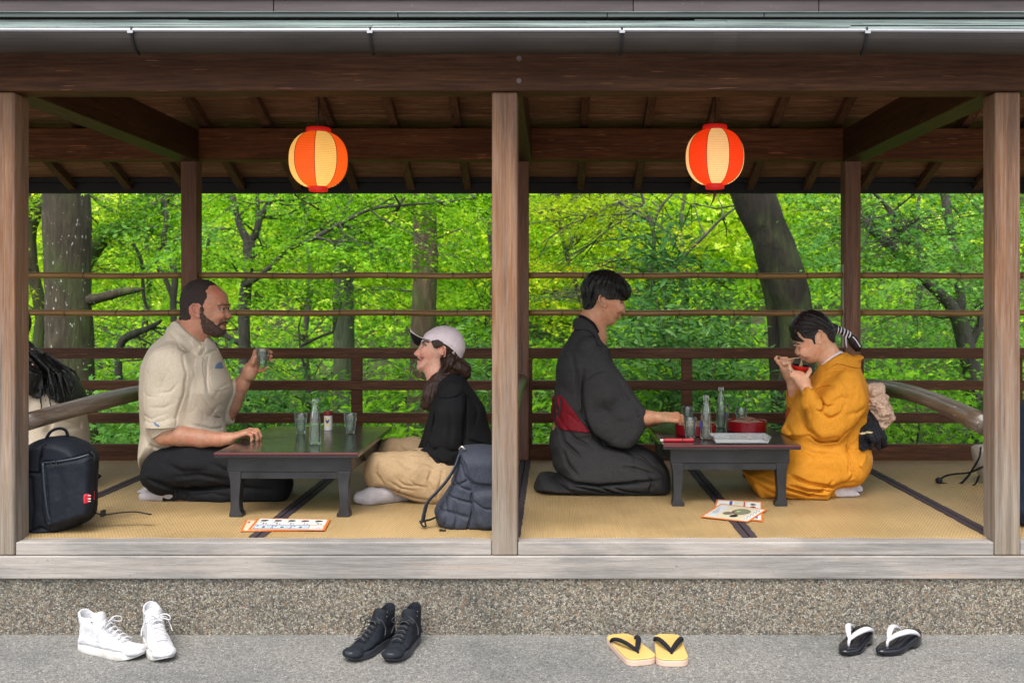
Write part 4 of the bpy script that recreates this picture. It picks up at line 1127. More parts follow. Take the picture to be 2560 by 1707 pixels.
# muzzle sides cut in a little so that the cheeks turn
body.slabpoly(q(cA, [(690, 480), (730, 535), (770, 596), (779, 622), (755, 646), (700, 650), (640, 650), (640, 600), (660, 520)]), YM, .0165, .016, .010)
for s in (-1, 1):
    body.ell(sy(cA, 722, 630, .013, s), (.010, .0085, .0075), .005)           # nostril wings
    body.ell(sy(cA, 676, 512, .036, s), (.019, .016, .013), .012, 'cut')       # eye sockets
    body.ell(sy(cA, 640, 458, .038, s), (.016, .020, .006), .012)              # brow
    body.ell(sy(cA, 600, 610, .045, s), (.026, .018, .020), .018)              # cheekbone
    body.ell(sy(cA, 652, 486, .0335, s), (.0135, .0150, .0072), .003)          # upper lid
    body.ell(sy(cA, 650, 545, .0335, s), (.0115, .0140, .0048), .003)
    ear(body, cA(280, 545, YM - .08), YM, .075, s, R(12), 1.12)
body.ell(cA(672, 722, YM), (.010, .024, .0065), .006); body.ell(cA(672, 765, YM), (.010, .022, .0065), .006)
body.ell(cA(672, 745, YM), (.014, .018, .0022), .002, 'cut')
# neck, torso, arms
body.chain(p3(cA, [(290, 620, YM), (255, 800, YM), (205, 960, YM)]), [.055, .056, .060], .02, sy=1.0)
body.chain([cR1(960, 420, YM), cR1(930, 560, YM), cR1(930, 760, YM), cR1(930, 960, YM)], [.08, .105, .11, .115], .05, sy=1.25)
YN, YFa = 4.265, 4.60
body.chain([cR1(890, 540, YN + .03), cR1(850, 740, YN), cR1(850, 925, YN + .005)], [.055, .045, .041], .03)
body.chain([cR1(848, 925, YN + .005), cR1(930, 926, YN), cR1(1040, 940, YN - .002), cR1(1130, 945, YN), cR1(1185, 940, YN + .002)], [.041, .0425, .0375, .029, .0265], .012)
body.chain([cR1(960, 520, YFa), cR1(1060, 700, YFa + .02), cR1(1165, 815, YFa)], [.05, .045, .041], .03)
body.chain([cR1(1168, 815, YFa), cR1(1195, 765, YFa - .01), cR1(1245, 665, YFa - .03), cR1(1285, 595, YFa - .045)], [.041, .042, .034, .0265], .012)
# right hand resting on the table, loosely curled
hand(body, cR1(1185, 938, YN + .002), (.93, .10, .33), (-.25, -.12, 1), (0, 1, .1), [(22, 55, 40), (28, 58, 40), (34, 58, 40), (42, 58, 38)], [(.75, -.45, .6), (.95, -.35, .1), (1, -.35, -.25)], .97)
# left hand round the glass
GYm = 4.55
body.chain(p3(cA, [(1035, 1440, 4.545), (1045, 1370, 4.55), (1095, 1290, 4.565)]), [.027, .032, .026], .012)
body.chain(p3(cA, [(1050, 1370, 4.56), (1110, 1240, 4.575), (1112, 1140, 4.575)]), [.025, .020, .013], .012)
fingers(body, [p3(cA, [(1105, yy, 4.575), (1165, yy - 14, 4.592), (1255, yy - 8, 4.59), (1318, yy + 6, 4.572), (1335, yy + 16, 4.55)]) for yy in (1108, 1165, 1222)], .0092, .0072)
fingers(body, [p3(cA, [(1080, 1375, 4.56), (1150, 1384, 4.565), (1215, 1372, 4.56), (1272, 1340, 4.55)])], .0105, .0078)
fingers(body, [p3(cA, [(1062, 1345, 4.535), (1078, 1262, 4.515), (1112, 1180, 4.512)])], .0125, .0090)
# legs under the trousers, folded
for (yy, sx) in ((4.33, 0), (4.57, 12)):
    body.chain([cR1(860 + sx, 1110, yy), cR1(1150 + sx, 1085, yy), cR1(1400 + sx, 1165, yy)], [.080, .062, .045], .01)
    body.chain([cR1(1400 + sx, 1195, yy), cR1(1150 + sx, 1212, yy), cR1(930 + sx, 1225, yy)], [.040, .036, .028], .005)
    body.chain([cR1(930 + sx, 1225, yy), cR1(840, 1222, yy), cR1(745, 1240, yy)], [.033, .030, .018], .02)
skinA = (.50, .26, .165)
def colm(V, N):
    c = np.tile(skinA, (len(V), 1))
    c = blend(c, .65 * soft(V, nq(cA, [(560, 240), (640, 290)]), .035), (.56, .21, .13))
    c = blend(c, .3 * soft(V, nq(cA, [(740, 600), (640, 640)]), .018), (.50, .20, .14))
    c = blend(c, .5 * soft(V, nq(cA, [(270, 545)]), .028, (0, YM - .06)), (.58, .23, .17))
    c = blend(c, .8 * np.clip(1.5 * soft(V, nq(cA, [(606, 470), (650, 458), (690, 462)]), .0036), 0, 1), (.06, .036, .028))
    c = blend(c, .85 * np.clip(1.5 * soft(V, nq(cA, [(630, 508), (655, 503), (682, 508)]), .0022), 0, 1), (.05, .028, .022))
    c = blend(c, .7 * soft(V, nq(cA, [(640, 728), (690, 742), (645, 765)]), .008), (.42, .13, .11))
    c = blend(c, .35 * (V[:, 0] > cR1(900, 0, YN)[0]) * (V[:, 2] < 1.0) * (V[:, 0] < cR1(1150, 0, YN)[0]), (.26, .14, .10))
    return c
vmesh('body', body, M_skin, man, 1, col=colm)
ear_part(man, cA(280, 545, YM - .085), YM, .075, R(10), 1.08, 1, (.56, .25, .18))
eyes(man, cA(645, 517, YM - .033), YM, .0325, 1, (1, -.15, 0), .0108)
# short hair and beard follow the head surface
hv = body.like(); regioned(hv, body, .0028, nq(cA, [(30, 660), (20, 450), (30, 320), (70, 180), (200, 80), (390, 70), (520, 112), (575, 175), (520, 178), (455, 190), (428, 250), (440, 300), (462, 345), (430, 390), (405, 470), (395, 560), (372, 480), (330, 450), (260, 452), (205, 480), (200, 560), (205, 660), (150, 672), (100, 668)], .06), (YM - .11, YM + .11), noise=.004)
vmesh('hair', hv, M_hair_short, man, 1, disp=lambda V, N: .0016 * vnoise(V, 260, 3) + .001 * vnoise(V, 90, 4))
bv = body.like(); regioned(bv, body, .0058, nq(cA, [(385, 470), (412, 540), (450, 610), (500, 680), (560, 730), (610, 720), (640, 690), (690, 672), (706, 690), (690, 712), (640, 722), (600, 752), (610, 800), (660, 806), (702, 790), (690, 850), (650, 905), (560, 918), (460, 905), (392, 840), (368, 740), (372, 600)]), (YM - .11, YM + .11), noise=.007, seed=2)
vmesh('beard', bv, M_beard, man, 1, disp=lambda V, N: .0022 * vnoise(V, 260, 5) + .0012 * vnoise(V, 100, 6))
# shirt
shirt = body.like()
torso = [(905, 350), (850, 405), (795, 455), (762, 520), (748, 600), (742, 700), (744, 800), (748, 900), (742, 1000), (752, 1085), (775, 1098), (810, 1065), (880, 1036), (970, 1010), (1060, 1000), (1130, 1000), (1160, 975), (1152, 900), (1140, 830), (1160, 770), (1186, 700), (1176, 640), (1150, 580), (1122, 500), (1092, 440), (1050, 440), (980, 400), (940, 355)]
zt = cR1(0, 350, YM)[2]; zs2 = cR1(0, 560, YM)[2]; zh = cR1(0, 900, YM)[2]
wsh = lambda X, Z: np.interp(Z, [zh - .1, zh, zs2, zs2 + .05, zt], [.215, .19, .205, .17, .085]).astype(np.float32) + 0 * X
shirt.slabpoly(q(cR1, torso), YM, .21, .13, .01, wfun=wsh)
SLV = [(800, 478), (880, 462), (945, 500), (982, 580), (984, 660), (960, 750), (930, 830), (920, 880), (860, 902), (800, 936), (772, 905), (752, 800), (746, 650), (762, 540)]
shirt.chain([cR1(895, 515, YN + .06), cR1(870, 560, YN + .03)], [.06, .065], .04)
shirt.slabpoly(q(cR1, SLV, YN), YN + .005, .060, .075, .03)
shirt.chain([cR1(1010, 520, YFa - .01), cR1(1080, 640, YFa), cR1(1150, 735, YFa), cR1(1165, 770, YFa)], [.055, .058, .056, .052], .03)
cover(shirt, body, .009, q(cR1, torso), (4.325, 5.0))
cover(shirt, body, .009, q(cR1, SLV, YN), (4.0, YM))
for pts, wd, dp in (([(960, 500), (988, 600), (975, 700), (945, 790), (925, 870)], .006, .010), ([(960, 640), (920, 690), (850, 700)], .008, .005), ([(940, 740), (890, 770), (800, 770)], .008, .004),
                    ([(760, 690), (800, 715), (870, 720)], .008, .003), ([(760, 810), (820, 830), (900, 800)], .007, .005), ([(765, 862), (830, 872), (905, 845)], .006, .005),
                    ([(990, 860), (1060, 900), (1150, 930)], .012, .007), ([(960, 930), (1040, 950), (1130, 960)], .010, .006), ([(1100, 770), (1060, 830), (1110, 900)], .008, .006),
                    ([(1040, 470), (1050, 560), (1070, 700), (1110, 850), (1120, 960)], .005, .005), ([(930, 560), (880, 640), (860, 740)], .010, .003), ([(1010, 620), (1000, 700), (975, 800)], .010, .003),
                    ([(760, 960), (850, 1000), (930, 990)], .012, .007), ([(750, 920), (800, 980), (780, 1060)], .010, .005), ([(800, 560), (775, 680), (780, 800)], .010, .003), ([(1150, 640), (1110, 690), (1080, 760)], .008, .0025)):
    shirt.crease(q(cR1, pts, 4.3), (4.0, YM), wd * .62, dp * .95)
for pts in ([(-10, 862), (100, 965), (180, 1040), (270, 1110)], [(270, 1108), (370, 1185), (392, 1070)], [(392, 1070), (400, 1175), (520, 1050)]): shirt.crease(q(cA, pts, 4.37), (4.2, YM + .03), .005, .009)
vmesh('shirt', shirt, M_linen, man, 1, disp=lambda V, N: wrinkle(V, 15, .0024, (1, 1, .5), 3, 7) + wrinkle(V, 26, .002, (1, 1, .8), 8, 6) + .0012 * vnoise(V, 12, 1) + .001 * vnoise(V * np.array([1, 1, .5]), 30, 2))
# rolled cuff, blue inner tab, pocket cloth, buttons
cf = Vol((-1.82, 4.15, .66), (-1.60, 4.42, .86), .004)
cf.chain([cR1(840, 880, YN), cR1(858, 925, YN)], [.079, .068], 0)
cf.cone(cR1(845, 860, YN), cR1(870, 990, YN), .060, .052, 0, 'cut')
P_ = q(cR1, [(735, 850), (770, 935), (800, 950), (925, 885), (910, 830), (830, 850)], YN)
regioned(cf, cf, 0, P_)
vmesh('cuff', cf, M_linen, man, 2, disp=lambda V, N: .003 * vnoise(V, 40, 8))
def surf(name, src, P, grow, m_, parent, ys, it=2, disp=None, noise=0):
    """a thin piece lying on the surface of src inside an x,z outline"""
    v = src.like(); regioned(v, src, grow, P, ys, noise=noise); return vmesh(name, v, m_, parent, it, disp)
# collar: a band round the neck, open at the throat, with two points
co = body.like()
co.slabpoly(q(cA, [(250, 900), (330, 950), (388, 1045), (372, 1168), (270, 1092), (200, 1000)]), YM - .06, .018, .02, .010)
co.slabpoly(q(cA, [(395, 985), (440, 905), (480, 950), (520, 1040), (395, 1160), (388, 1060)]), YM + .005, .045, .02, .006)
regioned(t0 := body.like(), body, .017, nq(cA, [(-40, 735), (0, 690), (60, 700), (190, 810), (330, 955), (388, 1045), (330, 1120), (220, 1060), (90, 950), (-10, 860)]))
co.f = smin(co.f, t0.f, .008).astype(np.float32)
co.crease(q(cA, [(30, 790), (150, 890), (262, 1005)], 4.39), (4.2, YM), .004, .007)
vmesh('collar', co, M_linen, man, 1, disp=lambda V, N: .0012 * vnoise(V, 50, 3))
surf('cuff_tab', cf, q(cR1, [(785, 853), (812, 862), (826, 874), (818, 880), (795, 868)], 4.19), .0025, M_blue, man, (4.1, 4.25), 1)
surf('pocket_square', shirt, q(cA, [(536, 1262), (600, 1280), (632, 1345), (538, 1364)], 4.36), .0045, M_blue, man, (4.1, YM), 1)
surf('pocket', shirt, q(cA, [(505, 1368), (640, 1340), (690, 1480), (720, 1600), (600, 1660), (545, 1590)], 4.36), .0035, M_linen, man, (4.1, YM), 1)
for x, y in ((272, 1066), (345, 1043)):
    p = cA(x, y, 4.375); MB().tube([(p[0], 4.360, p[2]), (p[0], 4.385, p[2])], .0062, 12).build('button', M_button, man)
surf('placket', shirt, q(cR1, [(1035, 470), (1056, 470), (1080, 600), (1125, 760), (1147, 900), (1150, 980), (1134, 980), (1122, 884), (1098, 770), (1056, 620)], 4.38), .003, M_linen, man, (4.1, YM), 1)
# trousers and socks
tr = body.like()
for (yy, sx) in ((4.325, 0), (4.575, 14)):
    tr.chain([cR1(860 + sx, 1110, yy), cR1(1000, 1065, yy), cR1(1200 + sx, 1080, yy), cR1(1420 + sx, 1165, yy)], [.105, .10, .088, .068], .03)
    tr.chain([cR1(1420 + sx, 1195, yy), cR1(1150 + sx, 1210, yy), cR1(940 + sx, 1224, yy)], [.066, .060, .044], .015)
tr.slabpoly(q(cR1, [(772, 1095), (850, 1040), (980, 1010), (1150, 1000), (1250, 1050), (1200, 1180), (900, 1190), (800, 1150)]), YM, .2, .08, .03)
cover(tr, body, .008, q(cR1, [(760, 1080), (980, 990), (1250, 1010), (1520, 1120), (1520, 1290), (925, 1290), (915, 1195), (780, 1160)]), (4.0, 5.0))
X_, Y0, Z0 = tr.ax[0][:, None, None], 0, tr.ax[2][None, None, :]
tr.f = np.maximum(tr.f, (TZ + .002 - Z0)).astype(np.float32)
for pts, wd, dp in (([(780, 1140), (900, 1195), (1050, 1200), (1200, 1190), (1400, 1200)], .009, .016), ([(930, 1130), (1040, 1120), (1180, 1150)], .010, .008), ([(860, 1060), (960, 1100), (1100, 1100)], .010, .006),
                    ([(1000, 1235), (1100, 1222), (1180, 1240)], .006, .006), ([(1100, 1060), (1180, 1100), (1300, 1120)], .010, .006), ([(930, 1215), (960, 1240), (950, 1270)], .006, .006)):
    tr.crease(q(cR1, pts, 4.27), (4.0, YM), wd, dp * 1.3)
vmesh('trousers', tr, M_blackcloth, man, 1, disp=lambda V, N: wrinkle(V, 12, .005, (.6, 1, 1), 4) + .003 * vnoise(V, 18, 7) + .0015 * vnoise(V, 45, 8))
sk = Vol((-1.90, 4.22, .33), (-1.62, 4.70, .46), .004)
for (yy, dx, dy) in ((4.325, 0, 0), (4.50, -55, 10)):
    sk.chain([cR1(935 + dx, 1222, yy), cR1(870 + dx, 1208, yy), cR1(825 + dx, 1222, yy), cR1(775 + dx, 1238, yy)], [.038, .040, .034, .026], .012)
cover(sk2 := body.like(), body, .006, q(cR1, [(700, 1170), (925, 1170), (925, 1290), (700, 1290)]), (4.0, 5.0)); vmesh('socks', sk2, M_sock, man, 1)
sk.f = np.maximum(sk.f, TZ + .001 - sk.ax[2][None, None, :]).astype(np.float32)
vmesh('socks', sk, M_sock, man, 2, disp=lambda V, N: .0012 * vnoise(V, 60, 9))
MB().tube([cR1(905, 1195, 4.27), cR1(908, 1230, 4.265), cR1(900, 1262, 4.275)], .0022, 6).build('sock_stripe', M_blackcloth, man)
# ================================================================== woman in the pale cap (faces left, cross-legged)
YM = 4.45
wom = person('smiling cross-legged woman in a pale pink cap, black jacket and khaki trousers', -.52, YM)
def q(c, pts, Y=YM): return p2(c, pts, Y)
body = Vol((-.92, 4.10, .33), (-.14, 4.84, 1.19), .0042, ((-.73, -.46), (4.36, 4.54), (.92, 1.19)), .0025)
headP = [(250, 285), (237, 330), (233, 380), (230, 430), (226, 470), (234, 490), (220, 512), (208, 540), (192, 588), (205, 622), (235, 634), (290, 636), (380, 600), (450, 560), (560, 560), (650, 500), (700, 420), (715, 330), (680, 230), (600, 160), (500, 140), (400, 170), (310, 220)]
zt = cB(0, 330, YM)[2]; zb = cB(0, 620, YM)[2]
body.slabpoly(q(cB, headP), YM, .072, .072, .006, wfun=lambda X, Z: np.clip(.048 + .024 * (Z - zb) / (zt - zb), .044, .073) + 0 * X)
body.slabpoly(q(cB, [(236, 335), (205, 380), (162, 425), (166, 446), (180, 454), (225, 455), (262, 440), (268, 380)]), YM, .0145, .014, .009)
for s in (-1, 1):
    body.ell(sy(cB, 200, 448, .0105, s), (.0085, .0070, .0065), .005)
    body.ell(sy(cB, 262, 338, .034, s), (.017, .015, .012), .012, 'cut')
    body.ell(sy(cB, 300, 420, .042, s), (.024, .016, .020), .018)
    body.ell(sy(cB, 284, 304, .031, s), (.0125, .0140, .0062), .003)
    body.ell(sy(cB, 284, 352, .031, s), (.0115, .0135, .0045), .003)
    ear(body, cB(488, 400, YM - .07), YM, .070, s, R(-25), 1.0)
# open smiling mouth
body.ell(cB(232, 476, YM), (.012, .022, .0045), .005); body.ell(cB(226, 522, YM), (.012, .019, .0055), .006)
body.ell(cB(226, 497, YM), (.017, .021, .0065), .003, 'cut')
body.chain(p3(cB, [(430, 540, YM), (430, 660, YM), (470, 800, YM)]), [.052, .047, .055], .025)
body.chain([cR2(1640, 500, YM), cR2(1690, 640, YM), cR2(1720, 800, YM), cR2(1760, 980, YM)], [.07, .09, .095, .11], .04, sy=1.25)
body.chain([cR2(1650, 530, 4.32), cR2(1620, 740, 4.29), cR2(1600, 920, 4.29)], [.045, .038, .034], .02)
body.chain([cR2(1600, 920, 4.29), cR2(1500, 915, 4.32), cR2(1420, 905, 4.38)], [.034, .030, .022], .01)
body.chain([cR2(1640, 540, 4.58), cR2(1560, 740, 4.60), cR2(1500, 880, 4.55)], [.045, .038, .03], .02)
hand(body, cR2(1425, 905, 4.37), (-.8, .5, -.25), (-.1, -.3, 1), (.2, .8, .2), [(30, 50, 40)] * 4, [(.7, -.4, .5), (.9, -.3, .1), (1, -.2, 0)], .86)
hand(body, cR2(1470, 880, 4.50), (-.8, -.5, -.25), (-.1, -.1, 1), (.2, -.8, .2), [(30, 50, 40)] * 4, [(.7, -.4, .5), (.9, -.3, .1), (1, -.2, 0)], .86)
body.chain([cR2(1720, 1080, 4.36), cR2(1400, 1020, 4.27), cR2(1190, 1000, 4.27)], [.075, .06, .045], .02)
body.chain([cR2(1190, 1010, 4.28), cR2(1300, 1110, 4.36), cR2(1420, 1150, 4.45)], [.043, .035, .028], .01)
body.chain([cR2(1720, 1060, 4.55), cR2(1400, 900, 4.65), cR2(1250, 870, 4.65)], [.07, .055, .04], .02)
body.chain([cR2(1250, 880, 4.65), cR2(1200, 1010, 4.5), cR2(1250, 1130, 4.35), cR2(1180, 1160, 4.26), cR2(1080, 1170, 4.23)], [.04, .03, .028, .026, .018], .01)
skinB = (.62, .36, .27)
def colw(V, N):
    c = np.tile(skinB, (len(V), 1))
    c = blend(c, .45 * soft(V, nq(cB, [(300, 430)]), .022), (.62, .27, .20))
    c = blend(c, .5 * soft(V, nq(cB, [(185, 435)]), .012), (.60, .26, .19))
    c = blend(c, .95 * np.clip(1.4 * soft(V, nq(cB, [(226, 480), (250, 488), (268, 478)]), .0035), 0, 1), (.45, .12, .11))
    c = blend(c, .95 * np.clip(1.4 * soft(V, nq(cB, [(210, 522), (232, 520), (262, 492)]), .0042), 0, 1), (.46, .13, .12))
    c = blend(c, .92 * np.clip(1.4 * soft(V, nq(cB, [(256, 300), (290, 286), (335, 300)]), .0042), 0, 1), (.06, .035, .025))
    c = blend(c, .85 * np.clip(1.5 * soft(V, nq(cB, [(262, 312), (282, 318), (305, 336)]), .0035), 0, 1), (.03, .02, .018))
    return c
vmesh('body', body, M_skin, wom, 1, col=colw)
ear_part(wom, cB(486, 402, YM - .078), YM, .069, R(28), .98, -1, (.64, .33, .25))
eyes(wom, cB(289, 328, YM - .031), YM, .031, -1, (-1, -.05, .25), .0112)
te = MB(); te.add([cB(222, 484, YM - .014), cB(222, 484, YM + .014), cB(226, 496, YM + .013), cB(226, 496, YM - .013), cB(240, 482, YM - .018), cB(240, 482, YM + .018), cB(243, 494, YM + .017), cB(243, 494, YM - .017)], [(0, 1, 2, 3), (0, 4, 5, 1), (0, 3, 7, 4), (1, 5, 6, 2)])
te.build('teeth', mat('teeth', (.75, .72, .68), .3), wom)
MB().lathe([(0, -.003), (.003, 0), (0, .003)], tuple(Vector(cB(436, 476, YM - .078))), 10).build('earring', M_silver, wom)
# hair
h = body.like()
h.slabpoly(q(cB, [(370, 285), (450, 270), (560, 340), (650, 420), (695, 480), (692, 560), (720, 600), (700, 650), (600, 660), (540, 700), (480, 745), (440, 790), (400, 790), (395, 730), (440, 640), (470, 580), (462, 500), (475, 470), (540, 400), (535, 360), (500, 340), (430, 368), (395, 350)], YM - .05), YM, .083, .05, .01)
cover(h, body, .012, q(cB, [(370, 285), (450, 270), (560, 340), (650, 420), (695, 480), (692, 560), (720, 600), (700, 650), (600, 660), (540, 700), (480, 745), (440, 790), (400, 790), (395, 730), (440, 640), (470, 580), (462, 500), (475, 470), (540, 400), (535, 360), (500, 340), (430, 368), (395, 350)], YM - .05), (4.0, 5.0))
h.chain(p3(cB, [(440, 740, 4.40), (385, 830, 4.385), (345, 920, 4.375), (330, 1010, 4.375), (322, 1080, 4.378)]), [.034, .040, .034, .024, .006], .01, sy=.7)
h.chain(p3(cB, [(350, 900, 4.39), (300, 960, 4.385), (270, 1020, 4.385), (240, 1050, 4.385)]), [.022, .020, .013, .003], .006)
h.chain(p3(cB, [(330, 980, 4.37), (290, 1040, 4.372), (262, 1072, 4.375)]), [.018, .010, .003], .006)
h.chain(p3(cB, [(600, 600, YM), (680, 590, YM), (735, 620, YM), (750, 665, YM), (715, 690, YM)]), [.040, .040, .033, .026, .014], .008, sy=1.4)
for pts in ([(560, 380), (600, 480), (560, 600), (480, 690), (410, 760)], [(620, 440), (650, 520), (600, 610), (510, 680)], [(520, 440), (520, 540), (480, 640), (430, 720)], [(590, 400), (640, 480), (640, 560)], [(400, 790), (370, 880), (350, 980)], [(420, 800), (400, 880)]):
    h.crease(q(cB, pts, 4.38), (4.2, YM), .0035, .005)
vmesh('hair', h, M_hair_brown, wom, 2, disp=lambda V, N: .0020 * vnoise(V * np.array([1, 1, .35]), 150, 4))
# cap
cp = body.like()
cp.slabpoly(q(cB, [(290, 216), (355, 166), (440, 125), (540, 119), (640, 148), (702, 215), (740, 310), (750, 380), (728, 440), (697, 490), (640, 440), (560, 372), (490, 318), (430, 288), (360, 280), (290, 276)]), YM, .088, .085, .004)
cover(cp, body, .010, q(cB, [(262, 300), (290, 216), (355, 166), (440, 125), (540, 119), (640, 148), (702, 215), (740, 310), (750, 380), (728, 440), (697, 490), (640, 440), (560, 372), (490, 318), (430, 288), (360, 280), (290, 280)]), (4.0, 5.0), .012)
cap_in = cp.like(); cap_in.slabpoly(q(cB, [(262, 310), (300, 240), (400, 170), (500, 135), (600, 155), (690, 230), (722, 330), (700, 520), (640, 520), (430, 340)]), YM, .080, .08, .004)
cp.crease(q(cB, [(440, 124), (410, 200), (395, 278)], 4.38), (4.2, 4.7), .0016, .0025, False); cp.crease(q(cB, [(690, 225), (640, 300), (590, 380)], 4.38), (4.2, 4.7), .0016, .0025, False); cp.crease(q(cB, [(440, 124), (560, 200), (600, 390)], 4.38), (4.2, 4.7), .0014, .002, False)
vmesh('cap', cp, M_cap, wom, 1)
def brim(mat_, dz, name):
    near = [(436, 286), (360, 276), (262, 262), (190, 228), (118, 190)]
    far = [(330, 300), (290, 330), (240, 346), (165, 305), (117, 196)]
    b = MB(); vs_ = []; nn = 9
    A = spline([cB(x, y, 4.375 + .015 * i / 4 + (.04 if i == 4 else 0)) for i, (x, y) in enumerate(near)], 4, False); B = spline([cB(x, y, 4.53 - .012 * i - (.03 if i == 4 else 0)) for i, (x, y) in enumerate(far)], 4, False)
    for a_, b_ in zip(A, B):
        for k in range(nn):
            u = k / (nn - 1); p = a_ * (1 - u) + b_ * u; p = p + np.array((0, 0, .016 * math.sin(math.pi * u) * 1.0 + dz)); vs_.append(tuple(p))
    fs = [(i * nn + k, i * nn + k + 1, (i + 1) * nn + k + 1, (i + 1) * nn + k) for i in range(len(A) - 1) for k in range(nn - 1)]
    o = b.add(vs_, fs).build(name, mat_, wom, smooth=True); s_ = o.modifiers.new('s', 'SOLIDIFY'); s_.thickness = .0016; return o
brim(M_cap, .003, 'visor'); brim(M_capunder, -.0012, 'visor_lining')
MB().box(*[v for pr in zip(cB(715, 400, 4.44), cB(745, 440, 4.47)) for v in sorted(pr)]).build('cap_buckle', M_darkmetal, wom, bev=.002)
# jacket
jk = body.like()
TP = [(1555, 432), (1620, 405), (1690, 372), (1735, 385), (1742, 440), (1800, 525), (1848, 600), (1868, 700), (1905, 790), (1945, 900), (1950, 1030), (1850, 1080), (1700, 1040), (1580, 985), (1500, 930), (1468, 860), (1476, 760), (1492, 640), (1505, 540)]
zz = [cR2(0, y, YM)[2] for y in (1080, 800, 600, 520, 370)]
jk.slabpoly(q(cR2, TP), YM, .19, .11, .01, wfun=lambda X, Z: np.interp(Z, zz, [.19, .175, .18, .15, .07]).astype(np.float32) + 0 * X)
jk.chain([cR2(1660, 520, 4.33), cR2(1630, 640, 4.30), cR2(1605, 800, 4.285), cR2(1590, 915, 4.285)], [.056, .060, .056, .055], .03)
jk.chain([cR2(1590, 915, 4.285), cR2(1520, 918, 4.32), cR2(1420, 908, 4.37)], [.052, .040, .030], .015)
jk.chain([cR2(1600, 520, 4.56), cR2(1540, 760, 4.58), cR2(1480, 880, 4.52)], [.05, .05, .04], .03)
cover(jk, body, .010, q(cR2, TP), (4.0, 5.0))
for pts, wd, dp in (([(1720, 480), (1730, 620), (1720, 800), (1690, 950)], .008, .013), ([(1540, 600), (1530, 700), (1500, 800)], .010, .008), ([(1480, 830), (1540, 860), (1580, 840)], .008, .008), ([(1600, 840), (1650, 870), (1700, 860)], .008, .007),
                    ([(1560, 560), (1580, 680), (1570, 800)], .012, -.005), ([(1640, 560), (1650, 700), (1640, 820)], .014, .005), ([(1760, 560), (1800, 640), (1790, 720)], .010, .007), ([(1740, 800), (1800, 830), (1870, 850)], .008, .008),
                    ([(1740, 900), (1820, 910), (1890, 930)], .008, .008), ([(1540, 900), (1590, 940), (1640, 940)], .008, .009), ([(1560, 430), (1620, 480), (1720, 470)], .006, .007), ([(1460, 905), (1510, 925), (1550, 950)], .006, .006)):
    jk.crease(q(cR2, pts, 4.3), (4.0, YM), wd * .75, dp * 1.3)
vmesh('jacket', jk, M_wool, wom, 1, disp=lambda V, N: wrinkle(V, 13, .0055, (1, 1, .6), 4) + .003 * vnoise(V, 15, 1) + .0018 * vnoise(V, 40, 2))
cl = body.like()
regioned(cl, body, .018, q(cB, [(405, 830), (440, 790), (520, 720), (600, 655), (660, 610), (730, 630), (720, 700), (760, 800), (700, 880), (500, 900)]))
vmesh('collar', cl, M_wool, wom, 2, disp=lambda V, N: .002 * vnoise(V, 50, 2))
# trousers
kt = body.like()
kt.chain([cR2(1760, 1080, 4.38), cR2(1560, 1050, 4.31), cR2(1400, 1015, 4.275), cR2(1190, 990, 4.27)], [.115, .098, .088, .066], .03)
kt.slabpoly(q(cR2, [(1115, 920), (1160, 893), (1300, 895), (1440, 930), (1560, 990), (1640, 1010), (1640, 1110), (1570, 1212), (1450, 1200), (1330, 1165), (1240, 1130), (1150, 1118), (1100, 1075), (1098, 990)], 4.29), 4.29, .075, .06, .02)
kt.chain([cR2(1190, 1010, 4.28), cR2(1290, 1090, 4.34), cR2(1420, 1140, 4.42)], [.056, .052, .045], .02)
kt.chain([cR2(1740, 1060, 4.55), cR2(1560, 960, 4.62), cR2(1400, 890, 4.66), cR2(1250, 872, 4.66)], [.10, .085, .07, .058], .03)
kt.chain([cR2(1250, 880, 4.66), cR2(1200, 980, 4.54), cR2(1230, 1090, 4.38)], [.055, .048, .04], .02)
cover(kt, body, .008, q(cR2, [(1090, 900), (1250, 780), (1500, 830), (1900, 950), (1960, 1200), (1560, 1220), (1370, 1190), (1300, 1140), (1100, 1090)]), (4.0, 5.0))
kt.f = np.maximum(kt.f, TZ + .001 - kt.ax[2][None, None, :]).astype(np.float32)
for pts, wd, dp in (([(1150, 1110), (1260, 1120), (1400, 1165), (1520, 1190)], .007, .012), ([(1180, 940), (1170, 1010), (1220, 1080)], .008, .008), ([(1260, 1060), (1320, 1100), (1420, 1120)], .006, .006), ([(1300, 1040), (1350, 1080), (1440, 1090)], .006, .006),
                    ([(1380, 1040), (1420, 1080), (1500, 1100)], .006, .005), ([(1520, 990), (1500, 1060), (1530, 1120)], .008, .006), ([(1400, 930), (1470, 960), (1560, 1000)], .006, .006), ([(1230, 900), (1330, 930), (1440, 1000)], .014, -.004),
                    ([(1330, 1110), (1300, 1140), (1280, 1150)], .005, .005), ([(1590, 1000), (1570, 1090), (1550, 1180)], .008, .006)):
    kt.crease(q(cR2, pts, 4.24), (4.0, 4.45), wd * .75, dp * 1.2)
kt.crease(q(cR2, [(1290, 830), (1350, 880), (1440, 900)], 4.6), (4.5, 4.8), .008, .006)
vmesh('trousers', kt, M_khaki, wom, 1, disp=lambda V, N: wrinkle(V, 13, .005, (.7, 1, 1), 6) + wrinkle(V, 26, .0022, (1, 1, 1), 9) + .0025 * vnoise(V, 22, 7) + .0012 * vnoise(V, 60, 8))
sk = Vol((-.86, 4.10, .33), (-.5, 4.4, .44), .004)
sk.chain([cR2(1330, 1165, 4.33), cR2(1220, 1150, 4.27), cR2(1130, 1168, 4.235), cR2(1060, 1172, 4.225)], [.036, .040, .040, .026], .012)
sk.f = np.maximum(sk.f, TZ + .001 - sk.ax[2][None, None, :]).astype(np.float32)
vmesh('sock', sk, M_sock, wom, 2, disp=lambda V, N: .0015 * vnoise(V, 50, 9))
